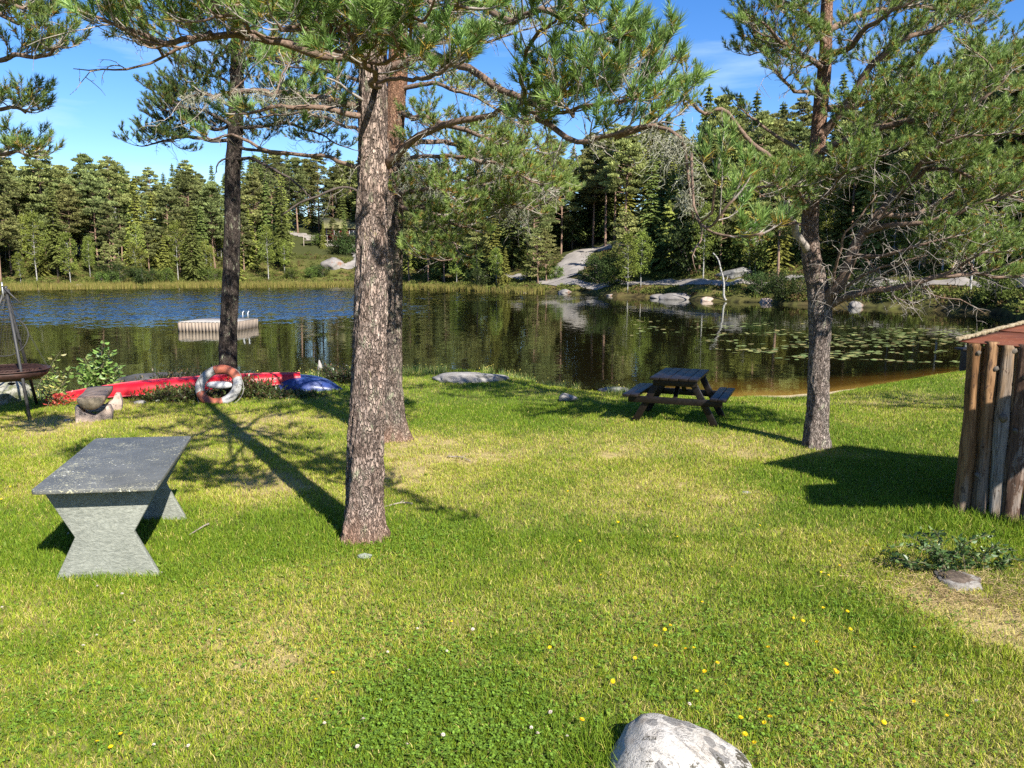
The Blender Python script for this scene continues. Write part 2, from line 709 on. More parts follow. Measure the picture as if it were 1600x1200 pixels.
# ------------------------------------------------------------------ lawn colour fields
SPOTS = [  # px, py, radius m, dryness change
    (300, 680, 1.6, 0.5), (460, 660, 1.5, 0.45), (420, 760, 1.0, 0.35), (700, 720, 0.9, 0.42), (820, 730, 1.3, 0.15), (960, 690, 2.0, 0.12),
    (1130, 690, 0.6, 0.45), (1090, 800, 1.3, 0.10), (1500, 950, 0.42, 0.95), (1560, 1000, 0.35, 0.8), (1400, 640, 1.6, 0.35),
    (60, 670, 0.9, 0.6), (480, 990, 0.6, 0.22), (450, 1080, 0.5, 0.4), (250, 1010, 0.7, 0.15), (330, 770, 0.8, 0.3), (640, 690, 0.7, 0.5), (1000, 760, 1.2, 0.12),
    (190, 880, 0.9, -0.5), (480, 830, 0.7, -0.5), (60, 830, 1.2, -0.35), (1400, 960, 0.7, -0.5), (1480, 800, 1.1, -0.7), (1230, 660, 1.6, -0.5),
    (700, 640, 2.2, -0.45), (900, 640, 2.4, -0.45), (640, 1110, 0.55, -0.5), (940, 1190, 0.4, -0.7), (1580, 1040, 0.3, -0.5), (700, 830, 0.5, -0.4),
    (1350, 770, 1.6, -0.3), (1450, 610, 4.5, -0.3), (150, 720, 1.2, -0.15), (1180, 1100, 0.5, -0.25), (800, 950, 0.8, 0.12)]
SPG = [(G(px, py)[:2], rr, k) for px, py, rr, k in SPOTS]


def dryness(x, y):
    d = 0.50 * fbm(x * 0.55 + 4, y * 0.55, 41, 4) + 0.30 * fbm(x * 2.3, y * 2.3, 43, 3) + 0.20 * fbm(x * 7, y * 7, 44, 2)
    d = 0.43 + (d - 0.5) * 2.4
    for (c, rr, k) in SPG:
        q = np.exp(-((x - c[0]) ** 2 + (y - c[1]) ** 2) / (rr * rr))
        d = d + k * q
    return np.clip(d, 0, 1)


LONG = [(150, 915, 0.28, 1.0), (235, 905, 0.28, 1.0), (70, 860, 0.5, 0.7), (490, 815, 0.5, 1.2), (1480, 812, 0.55, 2.0), (1560, 825, 0.6, 2.4),
        (940, 1180, 0.16, 2.6), (955, 1215, 0.2, 2.4), (1590, 1030, 0.3, 1.0), (620, 830, 0.4, 0.8), (270, 800, 0.4, 0.8), (330, 790, 0.5, 0.5),
        (1400, 970, 0.5, 0.7), (1140, 1190, 0.3, 0.9)]
LNG = [(G(px, py)[:2], rr, k) for px, py, rr, k in LONG]


def longness(x, y):
    d = 0.15 + 0.4 * fbm(x * 1.1, y * 1.1, 51, 3) + 0.9 * np.maximum(fbm(x * 5.5, y * 5.5, 53, 2) - 0.45, 0) * 2
    for (c, rr, k) in LNG:
        d = d + k * np.exp(-((x - c[0]) ** 2 + (y - c[1]) ** 2) / (rr * rr))
    return d


# ------------------------------------------------------------------ ground sheet
def make_ground():
    a1 = np.radians(np.concatenate([np.arange(-180, -48, 4.0), np.arange(-48, 48.01, 0.3), np.arange(52, 180, 4.0)]))
    r1 = np.concatenate([[0.02, 0.6, 1.2], np.arange(1.8, 30, 0.14), np.arange(30, 50, 1.2), np.arange(50, 150, 0.85), np.arange(150, 210, 2.5),
                         np.geomspace(212, 900, 16)])
    A, R = np.meshgrid(a1, r1, indexing='ij')
    X = R * np.sin(A)
    Y = R * np.cos(A)
    Z = terrain(X, Y)
    n, m = A.shape
    i = np.arange(n)[:, None]
    j = np.arange(m - 1)[None]
    i2 = (i + 1) % n
    q = np.stack([i * m + j, i2 * m + j, i2 * m + j + 1, i * m + j + 1], -1).reshape(-1, 4)
    x, y, z = X.ravel(), Y.ravel(), Z.ravel()
    r = np.hypot(x, y)
    s = far_s(x, y)
    rs = shore_r(x, y)
    a = np.degrees(np.arctan2(x, y))
    d = dryness(x, y)[:, None]
    soil = (1 - d) * np.array([0.085, 0.110, 0.018]) + d * np.array([0.30, 0.235, 0.105])
    col = soil
    # sandy beach on the right, dark earth on the left
    sandm = (smooth(r - rs, -1.9, -1.0) * smooth(a, 17, 19.5) * (1 - smooth(a, 23.5, 27)))[:, None]
    col = col * (1 - sandm) + sandm * np.array([0.46, 0.36, 0.20])
    earth = (smooth(r - rs, -0.7, -0.2) * (1 - smooth(a, 2, 8)))[:, None]
    col = col * (1 - earth) + earth * np.array([0.035, 0.03, 0.015])
    # bed of the lake
    bed = (z < ZW + 0.01)[:, None]
    nearsh = ((r - rs) < 14)[:, None]
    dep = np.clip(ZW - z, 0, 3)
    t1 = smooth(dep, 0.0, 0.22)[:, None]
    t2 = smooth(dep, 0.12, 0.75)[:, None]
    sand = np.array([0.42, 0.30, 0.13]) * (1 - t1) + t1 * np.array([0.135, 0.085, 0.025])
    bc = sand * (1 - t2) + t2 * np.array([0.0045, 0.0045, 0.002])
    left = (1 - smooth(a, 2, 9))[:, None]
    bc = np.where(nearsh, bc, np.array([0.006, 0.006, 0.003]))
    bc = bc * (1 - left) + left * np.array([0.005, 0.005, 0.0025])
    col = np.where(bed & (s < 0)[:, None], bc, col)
    # far side: reed edge, heather and grass, forest floor
    h = fbm(x * 0.16, y * 0.16, 61)[:, None]
    h2 = fbm(x * 0.6, y * 0.6, 63)[:, None]
    heath = np.array([0.055, 0.068, 0.016]) * (1 - h) + h * np.array([0.115, 0.110, 0.028])
    heath = heath * (1 - 0.6 * smooth(h2, 0.45, 0.7)) + 0.6 * smooth(h2, 0.45, 0.7) * np.array([0.12, 0.075, 0.035])
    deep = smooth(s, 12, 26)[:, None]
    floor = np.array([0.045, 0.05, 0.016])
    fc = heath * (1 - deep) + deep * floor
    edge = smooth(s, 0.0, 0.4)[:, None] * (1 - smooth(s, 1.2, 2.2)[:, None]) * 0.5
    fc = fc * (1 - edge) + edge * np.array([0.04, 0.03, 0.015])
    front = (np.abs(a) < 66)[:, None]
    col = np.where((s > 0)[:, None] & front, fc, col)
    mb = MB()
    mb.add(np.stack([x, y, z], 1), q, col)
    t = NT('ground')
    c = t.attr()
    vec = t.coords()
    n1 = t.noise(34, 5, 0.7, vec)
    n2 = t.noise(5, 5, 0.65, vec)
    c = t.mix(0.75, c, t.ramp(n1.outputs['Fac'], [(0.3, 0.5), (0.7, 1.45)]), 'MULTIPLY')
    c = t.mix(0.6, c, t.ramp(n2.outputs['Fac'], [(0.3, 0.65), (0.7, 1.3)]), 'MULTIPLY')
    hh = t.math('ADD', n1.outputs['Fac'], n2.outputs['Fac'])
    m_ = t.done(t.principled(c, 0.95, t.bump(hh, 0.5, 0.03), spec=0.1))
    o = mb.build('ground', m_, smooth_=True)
    tag(o, kind='structure')
    return o


make_ground()

# ------------------------------------------------------------------ water
def make_water():
    aa = np.radians(np.arange(-66, 66.1, 1.0))
    inner = np.array([np.interp(math.degrees(a), NA, NR) - 2.2 for a in aa])
    outer = np.array([max(np.interp(math.degrees(a), FA, FR) + 4, i_ + 4.5) for a, i_ in zip(aa, inner)])
    k = 24
    V = []
    for a, i_, o_ in zip(aa, inner, outer):
        for t_ in np.linspace(0, 1, k):
            r = i_ + (o_ - i_) * t_
            V.append((r * math.sin(a), r * math.cos(a), ZW))
    n = len(aa)
    q = []
    for i in range(n - 1):
        for j in range(k - 1):
            q.append((i * k + j, (i + 1) * k + j, (i + 1) * k + j + 1, i * k + j + 1))
    mb = MB()
    mb.add(V, q)
    t = NT('lake_water')
    geo = t.n('NewGeometry')
    sx = t.n('SeparateXYZ')
    t.set(sx, 'Vector', geo.outputs['Position'])
    pos = geo.outputs['Position']
    # where the breeze ruffles the water: the open left of the lake, and a thin far streak
    wob = t.noise(0.05, 3, 0.5, pos)
    yy = t.math('ADD', sx.outputs['Y'], t.math('MULTIPLY', t.math('SUBTRACT', wob.outputs['Fac'], 0.5), 40.0))
    m1 = t.n('MapRange', _interpolation_type='SMOOTHSTEP', From__Min=31.0, From__Max=58.0)
    t.set(m1, 'Value', yy)
    xs = t.math('DIVIDE', sx.outputs['X'], sx.outputs['Y'])
    m2 = t.n('MapRange', _interpolation_type='SMOOTHSTEP', From__Min=-0.02, From__Max=-0.26)
    t.set(m2, 'Value', xs)
    far = t.n('MapRange', _interpolation_type='SMOOTHSTEP', From__Min=122.0, From__Max=108.0)
    t.set(far, 'Value', yy)
    st1 = t.n('MapRange', _interpolation_type='SMOOTHSTEP', From__Min=72.0, From__Max=82.0)
    t.set(st1, 'Value', yy)
    m3 = t.n('MapRange', _interpolation_type='SMOOTHSTEP', From__Min=0.16, From__Max=0.02)
    t.set(m3, 'Value', xs)
    st = t.math('MULTIPLY', t.math('MULTIPLY', st1.outputs[0], m3.outputs[0]), 0.55)
    ruf = t.math('MULTIPLY', t.math('MULTIPLY', m1.outputs[0], m2.outputs[0]), far.outputs[0])
    ruf = t.math('MAXIMUM', ruf, st)
    patch = t.noise(0.22, 3, 0.6, pos)
    ruf = t.math('MULTIPLY', ruf, t.ramp(patch.outputs['Fac'], [(0.25, 0.6), (0.6, 1.0)]))
    amp = t.math('MULTIPLY_ADD', ruf, 0.85)
    amp.node.inputs[2].default_value = 0.030
    mp = t.n('Mapping', Scale=(1.0, 0.8, 1.0))
    t.set(mp, 'Vector', pos)
    nz = t.noise(2.6, 2.5, 0.6, mp.outputs[0])
    nz2 = t.noise(0.55, 2, 0.5, mp.outputs[0])
    sc_ = t.n('Separate' + 'XYZ')
    t.set(sc_, 'Vector', nz.outputs['Color'])
    sc2 = t.n('SeparateXYZ')
    t.set(sc2, 'Vector', nz2.outputs['Color'])
    nx = t.math('MULTIPLY', t.math('MULTIPLY', t.math('SUBTRACT', sc_.outputs[0], 0.5), 0.3), amp)
    ny0 = t.math('ADD', t.math('SUBTRACT', sc_.outputs[1], 0.5), t.math('MULTIPLY', t.math('SUBTRACT', sc2.outputs[1], 0.5), 0.6))
    # the faces of ripples turned to the near shore are the ones that show at this low angle
    ny = t.math('SUBTRACT', t.math('MULTIPLY', ny0, amp), t.math('MULTIPLY', ruf, 0.105))
    cb = t.n('CombineXYZ', Z=1.0)
    t.set(cb, 'X', nx)
    t.set(cb, 'Y', ny)
    nv = t.n('VectorMath', _operation='NORMALIZE')
    t.set(nv, 'i0', cb.outputs[0])
    N = nv.outputs[0]
    # reflectance from the angle of view, the same from above and from below the surface
    dt = t.n('VectorMath', _operation='DOT_PRODUCT')
    t.set(dt, 'i0', geo.outputs['Incoming'])
    t.set(dt, 'i1', N)
    ca_ = t.math('ABSOLUTE', dt.outputs['Value'])
    p5 = t.math('POWER', t.math('SUBTRACT', 1.0, ca_), 5.0)
    fr = t.math('MULTIPLY_ADD', p5, 0.98)
    fr.node.inputs[2].default_value = 0.02
    fr = fr.node
    gl = t.n('BsdfGlossy', Roughness=0.045)
    t.set(gl, 'Normal', N)
    t.set(gl, 'Color', (0.93, 0.95, 0.92, 1))
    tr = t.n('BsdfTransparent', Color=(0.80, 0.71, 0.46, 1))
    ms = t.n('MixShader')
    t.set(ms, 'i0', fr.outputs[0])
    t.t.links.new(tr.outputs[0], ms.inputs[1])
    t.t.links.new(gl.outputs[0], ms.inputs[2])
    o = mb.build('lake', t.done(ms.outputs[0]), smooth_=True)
    tag(o, kind='structure')


make_water()


# ------------------------------------------------------------------ roads and paths on the far side
def ribbon(name, ctr, widths, mat, lift=0.06, cross=9, n=110):
    P = resample(ctr, n)
    W = np.interp(np.linspace(0, 1, n), np.linspace(0, 1, len(widths)), widths)
    T = norm(np.gradient(P[:, :2], axis=0))
    S_ = np.stack([T[:, 1], -T[:, 0]], 1)
    V = []
    for i in range(n):
        for k in np.linspace(-0.5, 0.5, cross):
            e = P[i, :2] + S_[i] * W[i] * k * (1 + 0.12 * math.sin(i * 1.7 + k * 5))
            V.append((e[0], e[1], 0))
    V = np.array(V)
    z = terrain(V[:, 0], V[:, 1]).reshape(n, cross)
    z = z + lift
    V[:, 2] = z.ravel()
    q = [(i * cross + j, i * cross + j + 1, (i + 1) * cross + j + 1, (i + 1) * cross + j) for i in range(n - 1) for j in range(cross - 1)]
    mb = MB()
    mb.add(V, q)
    o = mb.build(name, mat, smooth_=True)
    tag(o, kind='structure')
    return o


def gravel_mat():
    t = NT('gravel')
    vec = t.coords()
    a = t.noise(0.8, 6, 0.7, vec)
    b = t.noise(18, 3, 0.7, vec)
    c = t.ramp(a.outputs['Fac'], [(0.3, (0.18, 0.16, 0.14)), (0.7, (0.29, 0.265, 0.24))])
    c = t.mix(0.4, c, t.ramp(b.outputs['Fac'], [(0.3, 0.7), (0.7, 1.25)]), 'MULTIPLY')
    return t.done(t.principled(c, 0.95, t.bump(b.outputs['Fac'], 0.4, 0.03), spec=0.1))


GRAVEL = gravel_mat()
ROAD1 = [hit(540, 421), hit(556, 412), hit(568, 403), hit(562, 392), hit(540, 384), hit(512, 380), hit(488, 373), hit(462, 367), hit(440, 360)]
ribbon('gravel_track', ROAD1, [3.6, 3.8, 3.6, 3.4, 3.2, 3.2, 3.2, 3.0], GRAVEL, lift=0.12)
ROAD2 = [hit(872, 440), hit(886, 425), hit(893, 412), hit(899, 402), hit(915, 393), hit(945, 386), hit(985, 381)]
ribbon('gravel_road', ROAD2, [6.0, 4.8, 4.4, 4.4, 4.6, 4.6], GRAVEL, lift=0.10)
PATH = [hit(735, 430), hit(790, 433), hit(840, 438), hit(900, 441), hit(960, 442), hit(1040, 442), hit(1120, 443), hit(1200, 444), hit(1300, 444), hit(1400, 444), hit(1520, 446),
        hit(1640, 448)]
ribbon('shore_path', PATH, [1.6, 1.6, 1.8, 1.8, 1.5, 1.4, 1.4, 1.4, 1.4, 1.4], GRAVEL, lift=0.07, n=120)
RD_XY = np.vstack([resample(ROAD1, 60)[:, :2], resample(ROAD2, 50)[:, :2]])
PT_XY = resample(PATH, 150)[:, :2]


# ------------------------------------------------------------------ grass
def pix(P):                                     # where a point falls in the photograph (used only to cull what cannot be seen)
    d = P[:, 1] * CP - (P[:, 2] - CAMH) * SP
    up = P[:, 1] * SP + (P[:, 2] - CAMH) * CP
    return 800 + F * P[:, 0] / d, 600 - F * up / d, d


def make_grass():
    rng = RS(7)
    bands = [(3.0, 5.0, 9500), (5.0, 7.0, 7000), (7.0, 10.0, 4200), (10.0, 14.0, 2300), (14.0, 29.0, 1050)]
    mb = MB()
    for y0, y1, dens in bands:
        wx = 0.72 * y1 + 1.6
        n = int((y1 - y0) * 2 * wx * dens)
        x = rng.uniform(-wx, wx, n)
        y = rng.uniform(y0, y1, n)
        r = np.hypot(x, y)
        azd = np.degrees(np.arctan2(x, y))
        edge = 0.5 + 0.2 * (azd > 9) + 1.5 * np.exp(-((azd - 21.5) / 2.6) ** 2) * (0.6 + 0.8 * fbm(x * 2, y * 2, 58, 2))
        keep = (np.abs(x) < 0.70 * y + 1.6) & (r < shore_r(x, y) - edge)
        x, y, r = x[keep], y[keep], r[keep]
        d = dryness(x, y)
        lg = longness(x, y)
        # thin bare places where it is driest
        keep = rng.rand(len(x)) > 0.72 * smooth(d, 0.78, 1.0)
        x, y, d, lg, r = x[keep], y[keep], d[keep], lg[keep], r[keep]
        n = len(x)
        z = terrain(x, y)
        sc = np.interp(r, [3, 7, 12, 20], [1.0, 1.15, 1.5, 1.9])
        L = (0.024 + 0.030 * rng.rand(n) ** 1.5 + 0.034 * np.clip(lg, 0, 3.2) * rng.rand(n)) * np.interp(r, [3, 20], [1.0, 1.25])
        wd = (0.0032 + 0.0022 * rng.rand(n)) * sc
        th = rng.rand(n) * 2 * PI
        lean = 0.25 + 0.9 * rng.rand(n) ** 1.3
        # straw lies flatter
        straw = rng.rand(n) < np.clip(0.07 + 0.60 * d ** 1.35, 0, 0.92)
        lean = np.where(straw, lean + 0.45, lean)
        dirx = np.cos(th)
        diry = np.sin(th)
        b = np.stack([x, y, z - 0.004], 1)
        hz = np.stack([dirx, diry, np.zeros(n)], 1)
        up = np.array([0, 0, 1.0])
        fa = rng.rand(n) * 2 * PI
        sd = np.stack([np.cos(fa), np.sin(fa), np.zeros(n)], 1)
        m = b + (hz * np.sin(lean * 0.5)[:, None] + up * np.cos(lean * 0.5)[:, None]) * (L * 0.55)[:, None]
        tip = m + (hz * np.sin(np.minimum(lean * 1.15, 1.62))[:, None] + up * np.cos(np.minimum(lean * 1.15, 1.62))[:, None]) * (L * 0.5)[:, None]
        V = np.stack([b - sd * wd[:, None] / 2, b + sd * wd[:, None] / 2, m + sd * wd[:, None] * 0.42, m - sd * wd[:, None] * 0.42, tip], 1).reshape(-1, 3)
        k = np.arange(n)[:, None] * 5
        g1 = np.array([0.105, 0.175, 0.012])
        g2 = np.array([0.310, 0.345, 0.026])
        g3 = np.array([0.380, 0.330, 0.060])
        g4 = np.array([0.470, 0.380, 0.150])
        u = np.clip(rng.rand(n) * 0.8 + (d - 0.35) * 0.95, 0, 1)[:, None]
        c = g1 * (1 - u) + g2 * u
        v = rng.rand(n)[:, None]
        sc_ = g3 * (1 - v) + g4 * v
        c = np.where(straw[:, None], sc_, c)
        red = (rng.rand(n) < 0.05 * d)
        c = np.where(red[:, None], np.array([0.24, 0.13, 0.05]), c)
        c = c * (0.78 + 0.44 * rng.rand(n))[:, None]
        cv = np.repeat(c, 5, 0)
        base = mb.n
        mb.add(V, np.concatenate([k + 0, k + 1, k + 2, k + 3], 1), cv)
        mb.f.append(np.concatenate([k + 3, k + 2, k + 4], 1) + base)
    o = mb.build('lawn_grass', leaf_mat('grass_blades', 0.30, 0.6, 0.15, 0.0))
    tag(o, 'mown lawn grass, green with straw coloured dry patches, sloping to the lake', 'grass', kind='stuff')

    # clover and small broad leaves close to the camera
    mb = MB()
    cl = [(640, 1110, 0.5, 1500), (760, 1150, 0.45, 1000), (120, 1130, 0.7, 1000), (900, 1000, 0.6, 700), (1300, 1080, 0.7, 1000), (650, 850, 0.45, 500), (1120, 1000, 0.6, 600),
          (250, 1000, 0.8, 900), (620, 1010, 0.4, 700), (400, 930, 0.8, 700), (1400, 970, 0.5, 500), (1180, 1150, 0.5, 600)]
    for px, py, rr, cnt in cl:
        c0 = G(px, py)
        x = c0[0] + rng.normal(0, rr * 0.75, cnt)
        y = c0[1] + rng.normal(0, rr * 0.75, cnt)
        z = terrain(x, y) + 0.012 + 0.03 * rng.rand(cnt)
        for kf in range(3):
            an = rng.rand(cnt) * 0.4 + kf * 2.09 + np.arange(cnt) * 1.7
            l = np.stack([np.cos(an), np.sin(an), rng.normal(0, 0.25, cnt)], 1)
            sz = (0.0065 + 0.0045 * rng.rand(cnt))[:, None]
            wv = np.stack([-np.sin(an), np.cos(an), rng.normal(0, 0.3, cnt)], 1) * sz * 0.8
            cen = np.stack([x, y, z], 1) + l * sz
            cc = np.array([0.095, 0.180, 0.020]) * (0.7 + 0.9 * rng.rand(cnt))[:, None]
            mb.diamonds(cen, l * sz, wv, cc)
    # rosettes of broad leaved weeds
    for _ in range(330):
        yy = rng.uniform(3.2, 9.5)
        xx = rng.uniform(-0.7, 0.7) * yy
        k = rng.randint(4, 8)
        an = rng.rand() * 6 + np.arange(k) * 2 * PI / k + rng.normal(0, 0.25, k)
        L = (0.010 + 0.017 * rng.rand(k))[:, None]
        el = rng.uniform(0.15, 0.9, k)
        l = np.stack([np.cos(an) * np.cos(el), np.sin(an) * np.cos(el), np.sin(el)], 1)
        wv = np.stack([-np.sin(an), np.cos(an), 0 * an], 1) * L * rng.uniform(0.28, 0.5)
        c0 = np.array([xx, yy, float(terrain(np.array([xx]), np.array([yy]))[0]) + 0.012])
        mb.diamonds(c0 + l * L, l * L, wv, np.array([0.13, 0.20, 0.025]) * (0.6 + 0.6 * rng.rand(k))[:, None])
    o = mb.build('clover', leaf_mat('clover_leaves', 0.25, 0.55, 0.25, 0.0))
    tag(o, 'low clover and broad leaved weeds spreading through the near lawn', 'clover', kind='stuff')


make_grass()


# ------------------------------------------------------------------ small flowers in the lawn
def flower_proto(name, colr, label, group, r=0.017, petals=9, dome=False):
    mb = MB()
    mb.prisms([[0, 0, -0.01]], [[0.004, 0.003, 0.062]], 0.0016, 0.0013, 4, np.array([0.09, 0.14, 0.03]))
    rng = RS(3)
    rows = 3 if dome else 2
    for row in range(rows):
        n = petals
        an = np.linspace(0, 2 * PI, n, endpoint=False) + row * 0.4
        tilt = [0.05, 0.45, 1.0][row]
        l = np.stack([np.cos(an) * math.cos(tilt), np.sin(an) * math.cos(tilt), np.full(n, math.sin(tilt))], 1)
        L = r * (1.0 - 0.22 * row)
        cen = np.array([0.004, 0.003, 0.062]) + l * L * 0.5
        wv = np.stack([-np.sin(an), np.cos(an), np.full(n, 0.15)], 1) * r * 0.27
        mb.diamonds(cen, l * L * 0.5, wv, np.array(colr) * (0.8 + 0.3 * rng.rand(n))[:, None])
    o = mb.build(name, leaf_mat(name + '_petals', 0.2, 0.6, 0.2, 0.05))
    tag(o, label, 'flower', group)
    return o


YF = [(1290, 855), (1350, 867), (1357, 868), (1285, 907), (1293, 911), (1310, 898), (1288, 962), (1320, 974), (1240, 973), (1325, 1000), (1251, 988), (1285, 1017), (1302, 1068),
      (1307, 1071), (1434, 1027), (1205, 1030), (1100, 955), (966, 828), (918, 835), (904, 857), (944, 913), (1040, 993), (1044, 1003), (1076, 1030), (1087, 1027), (1020, 1038), (866, 1030),
      (905, 1148), (1118, 1055), (1105, 1071), (957, 1085), (959, 1085), (1133, 1093), (1156, 1158), (1202, 1159), (1207, 1154), (1160, 1161), (1198, 1135), (1185, 1187),
      (154, 1190), (180, 1189), (192, 1175), (499, 1121), (517, 1079), (990, 1050), (1480, 1132), (1300, 1120), (20, 770), (5, 790), (37, 743), (60, 775), (1430, 1110), (1375, 1150),
      (1108, 1163), (1090, 1100), (1225, 1060), (706, 990), (1140, 900), (1060, 850), (1010, 800), (1180, 830), (1235, 842), (890, 780), (830, 760), (780, 745)]
WF = [(254, 914), (108, 845), (204, 985), (127, 1032), (153, 1013), (345, 999), (406, 1080), (507, 1156), (240, 1180), (300, 1190), (605, 1030), (652, 1000), (590, 1115), (640, 1075), (700, 1035),
      (840, 1165), (885, 1175), (868, 1135), (830, 1150), (690, 1170), (740, 1000), (5, 965), (150, 930), (190, 945), (1530, 1120), (1070, 1120), (570, 1145), (565, 1180), (635, 1185)]
fy = flower_proto('yellow_flower', (0.75, 0.52, 0.01), 'tiny yellow flower open in the lawn grass', 'yellow flowers dotted over the lawn', r=0.0145)
fw = flower_proto('clover_flower', (0.62, 0.54, 0.46), 'tiny whitish clover blossom in the near lawn grass', 'pale clover blossoms in the lawn', r=0.013, petals=8, dome=True)
rng = RS(11)
for proto, lst in ((fy, YF), (fw, WF)):
    for i, (px, py) in enumerate(lst):
        o = proto if i == 0 else proto.copy()
        if i:
            COL.objects.link(o)
        g = Gz(px, py)
        o.location = (g[0], g[1], g[2] + rng.uniform(-0.01, 0.012))
        o.rotation_euler = (rng.uniform(-0.5, 0.2), rng.uniform(-0.4, 0.4), rng.uniform(0, 6))
        s = rng.uniform(0.75, 1.25)
        o.scale = (s, s, s)
# ------------------------------------------------------------------ near pines
NEEDLES = leaf_mat('pine_needles', 0.28, 0.5, 0.3, 0.0)
LICHEN = leaf_mat('beard_lichen', 0.25, 0.9, 0.1, 0.0)
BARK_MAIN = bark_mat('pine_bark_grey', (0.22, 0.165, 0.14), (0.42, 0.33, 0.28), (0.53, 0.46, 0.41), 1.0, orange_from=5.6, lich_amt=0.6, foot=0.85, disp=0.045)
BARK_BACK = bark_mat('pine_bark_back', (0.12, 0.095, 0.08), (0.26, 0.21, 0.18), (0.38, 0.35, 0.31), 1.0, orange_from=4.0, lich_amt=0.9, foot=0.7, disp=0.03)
BARK_SHADED = bark_mat('pine_bark_shaded', (0.035, 0.027, 0.022), (0.075, 0.06, 0.051), (0.13, 0.115, 0.10), 0.9, orange_from=7.5, lich_amt=0.2)  # bark colour lowered to stand in for the middle pine's shade
BARK_RIGHT = bark_mat('pine_bark_silver', (0.14, 0.115, 0.10), (0.30, 0.255, 0.225), (0.44, 0.40, 0.37), 1.1, orange_from=2.9, lich_amt=0.3, disp=0.03)
BRANCH = plain_mat('branch_bark', (0.145, 0.10, 0.075), 0.9, var=0.5, scale=40, bump=0.6, spec=0.1)
BRANCH_GREY = plain_mat('branch_bark_grey', (0.25, 0.22, 0.19), 0.9, var=0.45, scale=30, bump=0.6, spec=0.1)
BRANCH_DARK = plain_mat('branch_bark_dark', (0.075, 0.06, 0.05), 0.9, var=0.45, scale=30, bump=0.6, spec=0.1)


